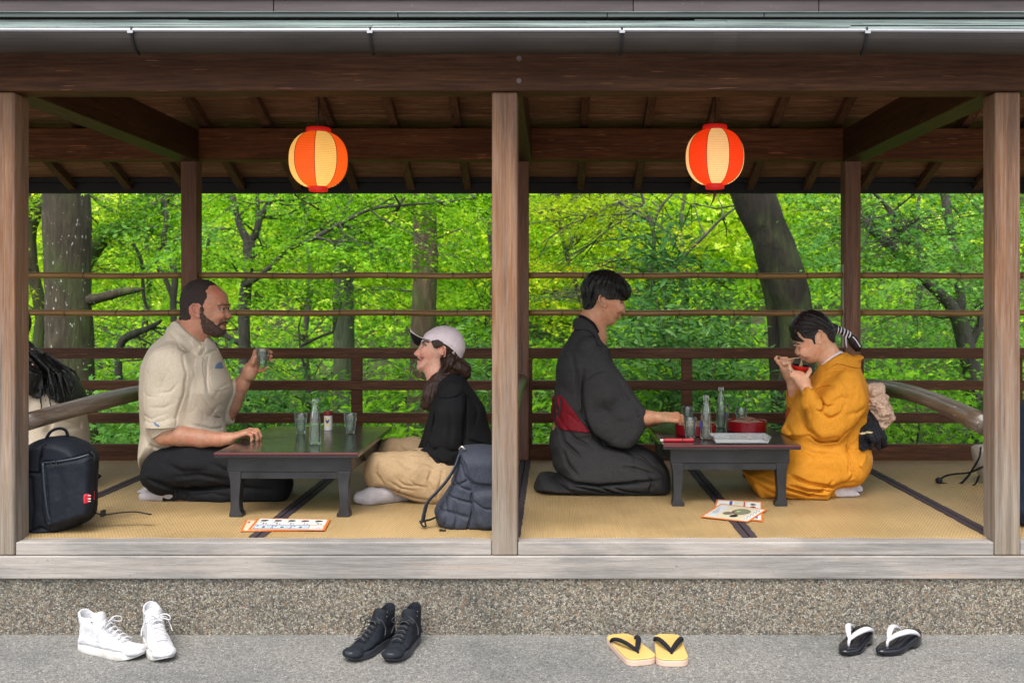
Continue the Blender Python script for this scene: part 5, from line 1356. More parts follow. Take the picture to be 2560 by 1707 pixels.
# ================================================================== man in the dark kimono (faces right, head bowed)
YM = 4.60
kim = person('kneeling black haired man in a charcoal kimono with a crimson sash', .26, YM)
def q(c, pts, Y=YM): return p2(c, pts, Y)
body = Vol((-.18, 4.26, .33), (.72, 4.98, 1.37), .0043, ((.06, .34), (4.50, 4.70), (1.08, 1.37)), .0025)
headP = [(1096, 700), (1088, 760), (1070, 860), (1040, 925), (1022, 985), (1012, 1030), (990, 1075), (945, 1100), (925, 1160), (850, 1203), (760, 1188), (640, 1110), (480, 980), (350, 880), (300, 700), (282, 480), (380, 300), (560, 190), (780, 190), (960, 280), (1060, 420), (1098, 560)]
zt = cC(0, 600, YM)[2]; zb = cC(0, 1200, YM)[2]
body.slabpoly(q(cC, headP), YM, .074, .072, .006, wfun=lambda X, Z: np.clip(.050 + .025 * (Z - zb) / (zt - zb), .047, .076) + 0 * X)
body.slabpoly(q(cC, [(1088, 735), (1112, 800), (1122, 925), (1108, 948), (1080, 955), (1035, 948), (1020, 900), (1050, 800)]), YM, .0145, .014, .009)
for s in (-1, 1):
    body.ell(sy(cC, 1078, 935, .0105, s), (.008, .0068, .0065), .005)
    body.ell(sy(cC, 1075, 760, .032, s), (.013, .014, .012), .010, 'cut')
    body.ell(sy(cC, 1000, 860, .042, s), (.026, .016, .022), .018)
    body.ell(sy(cC, 1046, 736, .030, s), (.0120, .0138, .0070), .003)
    body.ell(sy(cC, 1044, 792, .030, s), (.0112, .0132, .0048), .003)
    ear(body, cC(700, 730, YM), YM, .073, s, R(18), 1.05)
body.ell(cC(1000, 1012, YM), (.0095, .021, .0055), .005); body.ell(cC(982, 1062, YM), (.0095, .019, .006), .005)
body.ell(cC(1000, 1038, YM), (.015, .015, .002), .002, 'cut')
body.chain(p3(cC, [(620, 900, YM), (500, 1040, YM), (420, 1180, YM)]), [.052, .052, .062], .025)
body.chain([cR3(400, 420, YM), cR3(360, 560, YM), cR3(340, 760, YM), cR3(340, 900, YM)], [.08, .10, .10, .12], .04, sy=1.3)
YN = 4.44
body.chain([cR3(400, 480, YN + .02), cR3(480, 700, YN), cR3(560, 810, YN)], [.045, .04, .036], .02)
body.chain([cR3(560, 812, YN), cR3(640, 835, YN), cR3(700, 832, YN + .005), cR3(760, 832, YN + .01)], [.038, .035, .031, .025], .01)
body.chain([cR3(420, 480, 4.76), cR3(520, 700, 4.78), cR3(600, 830, 4.76), cR3(700, 850, 4.70), cR3(750, 845, 4.66)], [.045, .04, .036, .03, .025], .015)
hand(body, cR3(765, 832, YN + .012), (1, .12, -.02), (.05, -.55, .85), (.05, .8, .5), [(28, 42, 25), (34, 46, 25), (40, 50, 28), (46, 52, 30)], [(.9, -.45, .35), (1, -.4, .05), (1, -.2, -.1)], .92)
hand(body, cR3(757, 842, 4.66), (1, -.35, .18), (.05, .45, .9), (.05, -.8, .4), [(25, 40, 25), (30, 42, 25), (36, 45, 28), (40, 48, 30)], [(.9, -.45, .35), (1, -.4, .05), (1, -.2, -.1)], .90)
body.chain([cR3(320, 1050, 4.5), cR3(560, 1080, 4.48), cR3(740, 1130, 4.48)], [.08, .06, .045], .02)
body.chain([cR3(740, 1165, 4.48), cR3(500, 1195, 4.48), cR3(280, 1195, 4.5), cR3(200, 1205, 4.52)], [.035, .032, .026, .015], .01)
body.chain([cR3(330, 1050, 4.72), cR3(560, 1080, 4.72), cR3(740, 1130, 4.72)], [.08, .06, .045], .02)
body.chain([cR3(740, 1165, 4.72), cR3(500, 1195, 4.72), cR3(280, 1195, 4.7), cR3(200, 1205, 4.7)], [.035, .032, .026, .015], .01)
def colk(V, N):
    c = np.tile((.50, .265, .155), (len(V), 1))
    c = blend(c, .3 * soft(V, nq(cC, [(1010, 850)]), .025), (.55, .25, .17))
    c = blend(c, .7 * soft(V, nq(cC, [(1010, 1012), (965, 1045), (1000, 1065)]), .005), (.34, .11, .09))
    c = blend(c, .92 * np.clip(1.5 * soft(V, nq(cC, [(1030, 715), (1060, 712), (1088, 716)]), .0035), 0, 1), (.03, .02, .018))
    c = blend(c, .9 * np.clip(1.5 * soft(V, nq(cC, [(1032, 755), (1058, 752), (1078, 768)]), .003), 0, 1), (.025, .018, .015))
    return c
vmesh('body', body, M_skin, kim, 1, col=colk)
eyes(kim, cC(1012, 760, YM - .03), YM, .030, 1, (1, 0, -.5), .0104)
ear_part(kim, cC(690, 735, YM - .08), YM, .072, R(14), 1.0, 1, (.50, .255, .155))
h = body.like()
HP = [(300, 875), (288, 700), (262, 600), (248, 470), (288, 340), (378, 210), (500, 135), (650, 108), (820, 113), (950, 172), (1062, 248), (1172, 358), (1244, 480), (1228, 600), (1182, 672), (1140, 712), (1040, 702), (920, 690), (858, 702), (750, 690), (708, 655), (680, 642), (600, 650), (560, 700), (530, 780), (480, 850), (400, 888)]
h.slabpoly(q(cC, HP), YM, .092, .075, .004); cover(h, body, .009, q(cC, HP), (4.0, 5.0))
for i, pts in enumerate(([(620, 160), (480, 260), (400, 420), (400, 600)], [(680, 160), (560, 300), (500, 450), (470, 620), (420, 760)], [(760, 170), (680, 300), (620, 440), (590, 600)], [(800, 180), (760, 320), (730, 460), (720, 600)], [(850, 190), (850, 340), (840, 500), (860, 640)],
                         [(880, 200), (920, 340), (940, 500), (960, 650)], [(900, 200), (1000, 320), (1050, 460), (1070, 650)], [(940, 220), (1080, 330), (1150, 470), (1150, 640)], [(560, 180), (400, 300), (330, 450), (340, 620), (350, 800)], [(520, 500), (470, 620), (440, 760)], [(820, 420), (800, 540), (790, 640)], [(1000, 420), (1010, 540), (1020, 660)])):
    h.crease(q(cC, pts, 4.53), (4.3, YM), .0032, .0055); h.crease(q(cC, [(x + 22, y + 6) for x, y in pts], 4.53), (4.3, YM), .0026, -.0028)
vmesh('hair', h, M_hair_black, kim, 1, disp=lambda V, N: .0016 * vnoise(V * np.array([1.6, 1, .5]), 120, 4))
# kimono: body, sleeve, skirt
kb = body.like()
UP = [(318, 332), (372, 322), (430, 372), (462, 440), (500, 475), (520, 530), (520, 600), (540, 700), (560, 800), (540, 870), (440, 885), (360, 880), (280, 870), (232, 860), (235, 790), (240, 700), (228, 640), (230, 570), (252, 500), (290, 430), (318, 380)]
zz = [cR3(0, y, YM)[2] for y in (870, 700, 560, 480, 400, 330)]
kb.slabpoly(q(cR3, UP), YM, .2, .12, .01, wfun=lambda X, Z: np.interp(Z, zz, [.16, .18, .20, .19, .11, .065]).astype(np.float32) + 0 * X)
LO = [(250, 862), (215, 890), (195, 940), (192, 990), (205, 1040), (212, 1090), (240, 1140), (180, 1133), (140, 1140), (116, 1185), (125, 1215), (250, 1238), (420, 1246), (600, 1246), (780, 1240), (816, 1215), (816, 1130), (790, 1070), (720, 1010), (640, 975), (560, 960), (440, 900), (370, 870)]
zl = [cR3(0, y, YM)[2] for y in (1240, 1100, 860)]
kb.slabpoly(q(cR3, LO, 4.53), YM, .24, .09, .02, wfun=lambda X, Z: np.interp(Z, zl, [.235, .225, .165]).astype(np.float32) + 0 * X)
kb.chain([cR3(430, 500, YN + .05), cR3(440, 600, YN + .02), cR3(480, 720, YN)], [.065, .072, .07], .03)
kb.slabpoly(q(cR3, [(390, 560), (450, 520), (520, 560), (570, 620), (625, 695), (668, 762), (696, 800), (692, 870), (655, 945), (600, 1002), (545, 996), (465, 960), (400, 900), (366, 830), (362, 700)], YN), YN, .045, .045, .02)
kb.slabpoly(q(cR3, [(520, 600), (600, 680), (680, 780), (690, 860), (640, 930), (560, 900), (500, 800)], 4.76), 4.76, .045, .04, .02)
kb.cone(cR3(668, 832, YN), cR3(740, 832, YN), .033, .040, .004, 'cut')
cover(kb, body, .010, q(cR3, UP), (4.0, 5.0)); cover(kb, body, .010, q(cR3, LO), (4.0, 5.0)); cover(kb, body, .012, q(cR3, [(330, 380), (470, 440), (560, 600), (600, 760), (560, 900), (400, 900), (240, 900), (220, 700)]), (4.0, 5.0))
kb.f = np.maximum(kb.f, TZ + .001 - kb.ax[2][None, None, :]).astype(np.float32)
for pts, wd, dp in (([(370, 590), (362, 700), (368, 820), (420, 920), (500, 975)], .006, .014), ([(375, 650), (430, 610), (500, 590)], .004, .006), ([(320, 390), (290, 470), (245, 560), (230, 640)], .004, .006), ([(430, 380), (500, 480), (515, 570)], .006, .006),
                    ([(300, 480), (330, 600), (345, 720), (360, 850)], .010, .007), ([(540, 620), (580, 720), (640, 800)], .010, .007), ([(450, 660), (470, 780), (540, 900)], .020, .005), ([(600, 700), (640, 790), (670, 880)], .006, .006),
                    ([(240, 880), (270, 960), (360, 1040)], .008, .009), ([(270, 880), (330, 950), (420, 990)], .008, .008), ([(420, 920), (480, 990), (560, 1000), (640, 1000)], .008, .012), ([(240, 1140), (320, 1165), (450, 1175), (600, 1165), (760, 1150)], .008, .014),
                    ([(260, 1000), (290, 1070), (340, 1130)], .010, .007), ([(580, 1010), (680, 1050), (770, 1110)], .008, .008), ([(430, 1175), (520, 1215), (600, 1230)], .006, .009), ([(500, 1180), (600, 1210), (740, 1225)], .006, .008), ([(640, 990), (740, 1040), (800, 1100)], .006, .008),
                    ([(180, 1150), (240, 1190), (330, 1215)], .008, .009), ([(300, 1180), (420, 1200), (520, 1232)], .006, .008), ([(700, 1110), (720, 1170), (700, 1220)], .008, .007), ([(320, 330), (322, 380), (370, 392)], .003, .004), ([(560, 1080), (660, 1100), (760, 1130)], .009, .006)):
    kb.crease(q(cR3, pts, 4.42), (4.1, YM), wd * .85, dp * 1.35)
cover(kb, body, .004, q(cR3, UP), (4.0, 5.0)); cover(kb, body, .004, q(cR3, LO), (4.0, 5.0))
vmesh('kimono', kb, M_kimono, kim, 1, disp=lambda V, N: wrinkle(V, 10, .006, (1, 1, .5), 4) + .003 * vnoise(V, 13, 1) + .0013 * vnoise(V, 45, 2))
nc = body.like()
regioned(nc, body, .010, q(cC, [(205, 1080), (225, 995), (300, 1005), (420, 1075), (510, 1150), (575, 1260), (600, 1330), (560, 1320), (480, 1200), (340, 1120)]))
vmesh('inner_collar', nc, M_wool, kim, 2)
vc = body.like()
regioned(vc, body, .019, q(cC, [(110, 1100), (215, 1050), (340, 1090), (460, 1180), (540, 1300), (600, 1420), (640, 1560), (560, 1560), (470, 1350), (330, 1280), (120, 1270)]))
vmesh('collar', vc, M_kimono, kim, 2)
ob = body.like()
ob.slabpoly(q(cR3, [(248, 705), (300, 760), (345, 820), (382, 872), (380, 884), (310, 874), (245, 868), (240, 790)]), YM, .185, .10, .01)
un = body.like(); un.f = np.minimum(body.f, kb.f).astype(np.float32)
cover(ob, un, .007, q(cR3, [(238, 700), (300, 760), (345, 820), (386, 872), (384, 886), (310, 878), (240, 870), (225, 800)]), (4.0, 5.0))
for c_, r_ in (((238, 740), (.030, .075, .030)), ((226, 790), (.024, .07, .034)), ((250, 770), (.03, .08, .03)), ((228, 835), (.022, .06, .020))):
    ob.ell(cR3(*c_, YM), r_, .012)
for pts, wd, dp in (([(215, 760), (240, 790), (240, 840)], .005, .010), ([(240, 715), (252, 760), (250, 800)], .005, .009), ([(225, 810), (245, 830), (262, 868)], .004, .006), ([(262, 790), (320, 830), (372, 876)], .004, .003)):
    ob.crease(q(cR3, pts, 4.5), (4.1, YM), wd, dp)
vmesh('sash', ob, M_redobi, kim, 2, disp=lambda V, N: .0016 * vnoise(V, 60, 1))
# ================================================================== woman in the orange kimono (faces left, eating)
YM = 4.50
ora = person('kneeling woman in a mustard orange kimono eating noodles from a small bowl', 1.25, YM)
def q(c, pts, Y=YM): return p2(c, pts, Y)
body = Vol((.52, 4.20, .33), (1.72, 4.80, 1.22), .0044, ((1.08, 1.34), (4.40, 4.60), (.90, 1.20)), .0025)
headP = [(440, 600), (462, 660), (478, 720), (500, 790), (522, 830), (545, 850), (540, 872), (556, 892), (572, 915), (600, 938), (640, 955), (690, 967), (760, 950), (850, 880), (960, 800), (1050, 640), (1076, 420), (1020, 320), (930, 210), (820, 130), (700, 112), (580, 140), (475, 230), (405, 340), (400, 480)]
zt = cD(0, 600, YM)[2]; zb = cD(0, 950, YM)[2]
body.slabpoly(q(cD, headP), YM, .074, .073, .006, wfun=lambda X, Z: np.clip(.048 + .026 * (Z - zb) / (zt - zb), .045, .075) + 0 * X)
body.slabpoly(q(cD, [(462, 650), (462, 730), (455, 795), (470, 815), (510, 818), (545, 800), (535, 720), (500, 650)]), YM, .014, .014, .009)
for s in (-1, 1):
    body.ell(sy(cD, 500, 808, .0105, s), (.0085, .0070, .0065), .005)
    body.ell(sy(cD, 480, 660, .032, s), (.014, .014, .012), .010, 'cut')
    body.ell(sy(cD, 600, 790, .042, s), (.024, .012, .022), .02)
    body.ell(sy(cD, 506, 636, .031, s), (.0122, .0140, .0070), .003)
    body.ell(sy(cD, 508, 682, .031, s), (.0112, .0134, .0048), .003)
    ear(body, cD(845, 545, YM - .075), YM, .072, s, R(-15), 1.05)
body.ell(cD(548, 862, YM), (.009, .016, .0065), .005); body.ell(cD(560, 890, YM), (.009, .015, .0065), .005)
body.chain(p3(cD, [(900, 680, YM), (970, 820, YM), (1060, 980, YM)]), [.052, .049, .058], .022)
body.chain([cR4(970, 460, YM), cR4(960, 560, YM), cR4(960, 760, YM), cR4(990, 960, YM)], [.07, .09, .095, .11], .04, sy=1.25)
YN = 4.34
body.chain([cR4(1000, 500, YN + .02), cR4(960, 680, YN - .01), cR4(900, 780, YN)], [.044, .038, .035], .02)
body.chain([cR4(900, 780, YN), cR4(830, 690, YN + .01), cR4(765, 580, YN + .05), cR4(748, 545, YN + .06)], [.036, .032, .025, .023], .01)
body.chain([cR4(940, 500, 4.66), cR4(800, 680, 4.68), cR4(700, 720, 4.66)], [.044, .038, .035], .02)
body.chain([cR4(700, 720, 4.66), cR4(690, 640, 4.63), cR4(672, 540, 4.60), cR4(660, 490, 4.59)], [.036, .032, .026, .023], .01)
# near hand holding the bowl, fingers up along its side
YB = 4.46
body.chain([cR4(748, 548, YN + .06), cR4(730, 510, YN + .075), cR4(715, 480, YN + .085)], [.024, .030, .026], .012)
body.chain([cR4(735, 520, YN + .07), cR4(695, 475, YN + .085), cR4(668, 455, YN + .09)], [.024, .020, .014], .012)
fingers(body, [[cR4(668, 452, 4.425), cR4(654, 435, 4.425), cR4(650, 418, 4.435), cR4(652, 408, 4.445)], [cR4(672, 468, 4.42), cR4(654, 452, 4.42), cR4(650, 438, 4.43), cR4(656, 428, 4.44)],
               [cR4(680, 482, 4.42), cR4(660, 472, 4.42), cR4(652, 458, 4.43), cR4(660, 448, 4.445)], [cR4(694, 494, 4.425), cR4(672, 488, 4.425), cR4(662, 476, 4.43), cR4(668, 466, 4.445)]], .0085, .0066)
fingers(body, [[cR4(735, 490, 4.41), cR4(758, 468, 4.405), cR4(770, 448, 4.415), cR4(772, 436, 4.43)]], .0115, .0085)
# far hand with chopsticks
body.chain([cR4(660, 492, 4.59), cR4(648, 460, 4.585), cR4(628, 430, 4.575)], [.023, .028, .024], .012)
body.chain([cR4(650, 465, 4.58), cR4(622, 425, 4.565), cR4(600, 405, 4.56)], [.022, .018, .013], .012)
fingers(body, [[cR4(604, 408, 4.56), cR4(584, 395, 4.555), cR4(568, 372, 4.55), cR4(576, 360, 4.545)], [cR4(612, 402, 4.56), cR4(596, 384, 4.55), cR4(606, 370, 4.54), cR4(634, 368, 4.53)],
               [cR4(620, 404, 4.555), cR4(608, 388, 4.545), cR4(630, 378, 4.535), cR4(658, 380, 4.53)], [cR4(628, 414, 4.55), cR4(618, 404, 4.54), cR4(638, 396, 4.535), cR4(650, 402, 4.53)]], .0086, .0066)
fingers(body, [[cR4(642, 432, 4.565), cR4(648, 408, 4.55), cR4(656, 390, 4.54), cR4(668, 380, 4.535)]], .0110, .0080)
body.chain([cR4(1000, 1020, 4.38), cR4(760, 1060, 4.37), cR4(500, 1120, 4.40)], [.075, .058, .042], .02)
body.chain([cR4(500, 1150, 4.40), cR4(740, 1170, 4.40), cR4(900, 1170, 4.42)], [.034, .032, .024], .01)
body.chain([cR4(1000, 1020, 4.60), cR4(760, 1060, 4.62), cR4(520, 1120, 4.60)], [.075, .058, .042], .02)
body.chain([cR4(520, 1150, 4.60), cR4(740, 1170, 4.58), cR4(900, 1165, 4.54)], [.034, .032, .024], .01)
def colo(V, N):
    c = np.tile((.64, .37, .235), (len(V), 1))
    c = blend(c, .4 * soft(V, nq(cD, [(600, 780)]), .024), (.64, .29, .20))
    c = blend(c, .8 * soft(V, nq(cD, [(545, 862), (572, 872), (556, 892)]), .0048), (.52, .16, .14))
    c = blend(c, .92 * np.clip(1.5 * soft(V, nq(cD, [(478, 652), (505, 648), (530, 664)]), .0030), 0, 1), (.02, .014, .012))
    c = blend(c, .5 * np.clip(1.5 * soft(V, nq(cD, [(470, 620), (510, 612), (560, 622)]), .004), 0, 1), (.06, .04, .03))
    return c
vmesh('body', body, M_skin, ora, 1, col=colo)
ear_part(ora, cD(842, 545, YM - .082), YM, .071, R(12), 1.02, -1, (.64, .36, .23))
eyes(ora, cD(524, 658, YM - .031), YM, .031, -1, (-1, 0, -.6), .0108)
h = body.like()
HP = [(350, 360), (420, 245), (520, 152), (640, 104), (740, 97), (860, 138), (950, 208), (1010, 290), (1058, 368), (1088, 430), (1066, 520), (1058, 620), (1000, 612), (925, 560), (885, 490), (840, 455), (775, 428), (715, 470), (690, 550), (705, 635), (680, 640), (655, 575), (590, 550), (520, 540), (480, 490), (440, 430), (445, 500), (500, 565), (545, 600), (490, 604), (440, 590), (400, 560), (368, 480)]
h.slabpoly(q(cD, HP), YM, .082, .072, .004); cover(h, body, .007, q(cD, HP), (4.0, 5.0))
for pts in ([(470, 240), (600, 250), (760, 300), (900, 360), (1060, 420)], [(520, 180), (680, 180), (840, 240), (1050, 390)], [(460, 330), (600, 330), (760, 360), (1050, 440)], [(480, 410), (620, 410), (760, 410), (900, 420)], [(540, 500), (640, 480), (760, 450)], [(420, 300), (380, 400), (410, 520), (470, 590)], [(440, 320), (420, 420), (460, 520), (560, 595)], [(1040, 450), (1000, 520), (1040, 590)]):
    h.crease(q(cD, pts, 4.43), (4.2, YM), .0030, .0045); h.crease(q(cD, [(x, y + 14) for x, y in pts], 4.43), (4.2, YM), .0026, -.0022)
h.chain(p3(cD, [(1050, 400, YM), (1150, 420, YM), (1260, 470, YM), (1345, 520, YM)]), [.026, .016, .014, .012], .006)
h.chain(p3(cD, [(1330, 510, YM), (1400, 610, YM), (1455, 690, YM), (1500, 760, YM)]), [.012, .022, .020, .006], .006)
h.chain(p3(cD, [(1340, 530, YM), (1390, 640, YM), (1440, 770, YM)]), [.012, .016, .004], .006)
h.chain(p3(cD, [(1360, 560, YM), (1360, 650, YM), (1400, 720, YM)]), [.010, .008, .003], .006)
vmesh('hair', h, M_hair_dark, ora, 1, disp=lambda V, N: .0013 * vnoise(V * np.array([.5, 1, 1.6]), 130, 4))
# ribbon wound round the ponytail
b = MB(); A = [Vector(p) for p in p3(cD, [(1075, 405, YM), (1150, 420, YM), (1260, 470, YM), (1350, 522, YM)])]
def along(u):
    u = min(max(u, 0), .9999) * 3; i = int(u); return A[i].lerp(A[i + 1], u - i)
pts = []
for k in range(121):
    u = k / 120; a = u * 2 * math.pi * 6; c = along(u); d = (along(u + .02) - along(u - .02)).normalized(); n_ = d.cross(Vector((0, 1, 0))).normalized()
    r = .0175 - .004 * u; pts.append(c + Vector((0, 1, 0)) * r * math.cos(a) + n_ * r * math.sin(a))
b.tube(pts, .0032, 6)
b.tube([along(1)] + p3(cD, [(1400, 545, YM - .02), (1450, 610, YM - .022), (1500, 690, YM - .02), (1512, 705, YM - .02)]), [.003, .003, .003, .003, .0015], 6)
b.tube([along(.8)] + p3(cD, [(1270, 560, YM - .015), (1275, 650, YM - .015), (1292, 715, YM - .015)]), [.003, .003, .0028, .0015], 6)
b.build('hair_ribbon', M_white, ora, smooth=True)
# kimono
kb = body.like()
UP = [(935, 345), (985, 338), (1040, 372), (1058, 420), (1082, 480), (1098, 560), (1104, 650), (1080, 720), (1030, 780), (1012, 880), (1000, 1040), (960, 1042), (800, 1010), (690, 960), (655, 900), (645, 845), (605, 812), (640, 740), (690, 620), (740, 540), (790, 470), (835, 400), (880, 370)]
zz = [cR4(0, y, YM)[2] for y in (1040, 780, 600, 500, 420, 340)]
kb.slabpoly(q(cR4, UP), YM, .19, .11, .01, wfun=lambda X, Z: np.interp(Z, zz, [.185, .165, .18, .17, .10, .06]).astype(np.float32) + 0 * X)
LO = [(1010, 885), (1090, 890), (1098, 930), (1095, 1000), (1070, 1060), (1035, 1105), (960, 1130), (905, 1150), (880, 1195), (845, 1230), (760, 1224), (650, 1215), (540, 1205), (470, 1185), (430, 1130), (402, 1075), (400, 1050), (520, 1000), (640, 900), (700, 850), (860, 850)]
kb.slabpoly(q(cR4, LO, 4.45), YM, .21, .08, .02)
SL = [(738, 548), (760, 538), (800, 560), (835, 605), (860, 560), (920, 500), (1000, 470), (1070, 500), (1100, 580), (1102, 660), (1070, 730), (1010, 800), (940, 860), (860, 880), (790, 850), (762, 790), (745, 690), (722, 665), (715, 600)]
kb.slabpoly(q(cR4, SL, YN), YN, .06, .06, .025)
kb.slabpoly(q(cR4, [(655, 575), (700, 560), (740, 600), (760, 700), (700, 760), (640, 760), (628, 720), (640, 640)], 4.66), 4.66, .05, .04, .02)
cover(kb, body, .010, q(cR4, UP), (4.0, 5.0)); cover(kb, body, .010, q(cR4, LO), (4.0, 5.0)); cover(kb, body, .012, q(cR4, SL), (4.0, YM)); cover(kb, body, .011, q(cR4, [(660, 590), (720, 560), (900, 480), (900, 780), (640, 780)]), (YM, 5.0))
kb.cone(cR4(748, 545, YN + .06), cR4(735, 515, YN + .075), .029, .040, .004, 'cut')
kb.cone(cR4(672, 570, 4.605), cR4(660, 520, 4.59), .032, .040, .004, 'cut')
kb.f = np.maximum(kb.f, TZ + .001 - kb.ax[2][None, None, :]).astype(np.float32)
for pts, wd, dp in (([(835, 600), (850, 640), (830, 680), (800, 672)], .006, .016), ([(830, 640), (870, 650), (905, 640)], .006, .013), ([(820, 600), (860, 560), (920, 530)], .007, .010), ([(825, 690), (880, 720), (940, 690), (960, 640)], .007, .012),
                    ([(840, 560), (900, 500), (960, 460)], .007, .008), ([(890, 480), (960, 450), (1040, 440)], .007, .008), ([(1010, 780), (930, 860), (830, 868), (770, 830)], .006, .010), ([(740, 690), (760, 790), (830, 850), (930, 840)], .010, .007),
                    ([(1000, 890), (1000, 970), (992, 1040)], .004, .012), ([(640, 850), (680, 870), (690, 940)], .005, .008), ([(690, 900), (800, 940), (960, 950)], .014, .005), ([(640, 760), (700, 640), (740, 580)], .005, .006),
                    ([(700, 700), (680, 780), (700, 860)], .008, .008), ([(650, 1060), (760, 1110), (900, 1130), (1030, 1100)], .007, .013), ([(640, 1120), (760, 1150), (880, 1155)], .006, .009), ([(500, 1080), (600, 1130), (760, 1180), (860, 1190)], .006, .009), ([(440, 1120), (560, 1170), (700, 1200)], .006, .007),
                    ([(1010, 910), (1050, 925), (1100, 915)], .004, .008), ([(1010, 960), (1050, 1010), (1080, 1040)], .007, .006), ([(1010, 1000), (1020, 1060), (990, 1100)], .007, .005), ([(930, 500), (960, 560), (980, 640)], .012, .005), ([(870, 640), (940, 600), (1000, 600)], .010, .006),
                    ([(830, 410), (810, 500), (770, 560)], .004, .007), ([(870, 400), (850, 480), (830, 540)], .005, .005), ([(900, 1090), (840, 1150), (760, 1180)], .007, .005), ([(960, 700), (1040, 690), (1090, 660)], .012, .005)):
    kb.crease(q(cR4, pts, 4.32), (4.0, YM), wd * .85, dp * 1.45)
cover(kb, body, .005, q(cR4, UP), (4.0, 5.0)); cover(kb, body, .005, q(cR4, LO), (4.0, 5.0))
vmesh('kimono', kb, M_orange, ora, 1, disp=lambda V, N: wrinkle(V, 10, .0055, (1, 1, .55), 4) + wrinkle(V, 19, .0025, (1, 1, .7), 9) + .0022 * vnoise(V, 15, 1) + .001 * vnoise(V, 50, 2))
ic = body.like(); regioned(ic, body, .006, q(cD, [(1150, 765), (1350, 780), (1300, 810), (1150, 800), (1020, 850), (930, 920), (880, 990), (850, 1080), (835, 1080), (850, 990), (868, 955), (900, 910), (980, 840), (1080, 790)])); vmesh('inner_collar', ic, M_white, ora, 2)
vc = body.like(); regioned(vc, body, .016, q(cD, [(880, 1010), (940, 930), (1030, 860), (1150, 815), (1340, 800), (1545, 850), (1440, 1020), (1250, 1000), (1080, 960), (980, 1000), (880, 1180), (800, 1400), (740, 1380), (800, 1180)]))
vc.slabpoly(q(cD, [(1200, 800), (1345, 795), (1545, 848), (1500, 930), (1435, 1022), (1300, 1000), (1180, 930)]), YM, .085, .05, .012)
vc.chain(p3(cD, [(1150, 740, YM), (1240, 830, YM)]), [.055, .058], .006, 'cut')
vmesh('collar', vc, M_orange, ora, 2)
rl = body.like(); rl.slabpoly(q(cR4, [(628, 725), (640, 650), (655, 590), (672, 640), (680, 700), (650, 740)], 4.62), 4.63, .035, .03, .005); vmesh('sleeve_lining', rl, M_rust, ora, 2)
un = body.like(); un.f = np.minimum(body.f, kb.f).astype(np.float32)
ob = body.like(); cover(ob, un, .010, q(cR4, [(1012, 770), (1060, 735), (1100, 690), (1112, 760), (1105, 830), (1100, 886), (1060, 884), (1008, 884)]), (4.0, 5.0))
ob.ell(cR4(1110, 760, YM), (.035, .09, .05), .012)
for L in ([(1105, 700, 4.46), (1130, 760, 4.42), (1160, 840, 4.40), (1180, 905, 4.40)], [(1110, 700, 4.48), (1150, 770, 4.45), (1190, 840, 4.44), (1222, 885, 4.44)], [(1100, 720, 4.42), (1120, 800, 4.40), (1150, 850, 4.39)], [(1115, 710, 4.52), (1160, 760, 4.52), (1200, 840, 4.52), (1210, 890, 4.52)], [(1105, 730, 4.56), (1140, 800, 4.57), (1190, 880, 4.57)]):
    ob.chain([cR4(*p) for p in L], [.024, .026, .022, .010][:len(L)], .004, sy=.7)
vmesh('sash', ob, M_blackobi, ora, 1, disp=lambda V, N: .0015 * vnoise(V, 70, 1))
un.f = np.minimum(un.f, ob.f).astype(np.float32); cd_ = body.like(); cover(cd_, un, .003, q(cR4, [(1012, 783), (1090, 782), (1092, 794), (1012, 796)]), (4.0, YM)); vmesh('sash_cord', cd_, mat('cream_cord', (.55, .45, .25), .6), ora, 1)
tp = body.like()
for c_, r_ in (((1135, 570), .040), ((1165, 620), .050), ((1190, 680), .050), ((1170, 560), .035), ((1215, 720), .040), ((1125, 640), .035), ((1185, 760), .032), ((1225, 690), .030)):
    tp.ell(cR4(*c_, YM), (r_, r_ * 1.35, r_), .01)
vmesh('tulle_bow', tp, M_tulle, ora, 1, disp=lambda V, N: .010 * vnoise(V, 42, 1) + .006 * vnoise(V, 110, 2) + .003 * vnoise(V, 230, 3))
sk = body.like()
for yy, dx, dy in ((4.42, 0, 0), (4.53, 40, -14)):
    sk.chain([cR4(880 + dx, 1165 + dy, yy), cR4(950 + dx, 1160 + dy, yy), cR4(1010 + dx, 1168 + dy, yy), cR4(1050 + dx * .3, 1182 + dy * .6, yy)], [.032, .034, .026, .014], .01)
sk.f = np.maximum(sk.f, TZ + .001 - sk.ax[2][None, None, :]).astype(np.float32)
vmesh('socks', sk, M_white, ora, 1, disp=lambda V, N: .001 * vnoise(V, 60, 9))
MB().tube([cR4(x, y, Y) for x, y, Y in ((644, 437, 4.408), (652, 443, 4.404), (664, 446, 4.41))], .0032, 8).build('ring', M_silver, ora)

# ================================================================== visitor half hidden by the left post
YM = 4.55
vis = person('person with long dark hair and a pale top, seen from behind at the left post', -2.42, YM)
b = Vol((-2.80, 4.26, .33), (-2.10, 4.86, 1.30), .0048)
b.ell(cR1(40, 330, YM), (.085, .08, .115), .01); b.chain([cR1(60, 440, YM), cR1(100, 520, YM)], [.05, .06], .02)
b.chain([cR1(130, 600, YM), cR1(200, 760, YM), cR1(210, 980, YM)], [.10, .12, .13], .04, sy=1.3)
b.chain([cR1(100, 1150, YM - .1), cR1(-200, 1180, YM - .1)], [.09, .06], .03); b.chain([cR1(100, 1150, YM + .1), cR1(-200, 1180, YM + .1)], [.09, .06], .03)
b.chain([cR1(150, 600, 4.38), cR1(60, 850, 4.36), cR1(-100, 900, 4.38)], [.045, .04, .03], .02)
vmesh('body', b, M_skin, vis, 1, col=lambda V, N: np.tile((.6, .38, .27), (len(V), 1)))
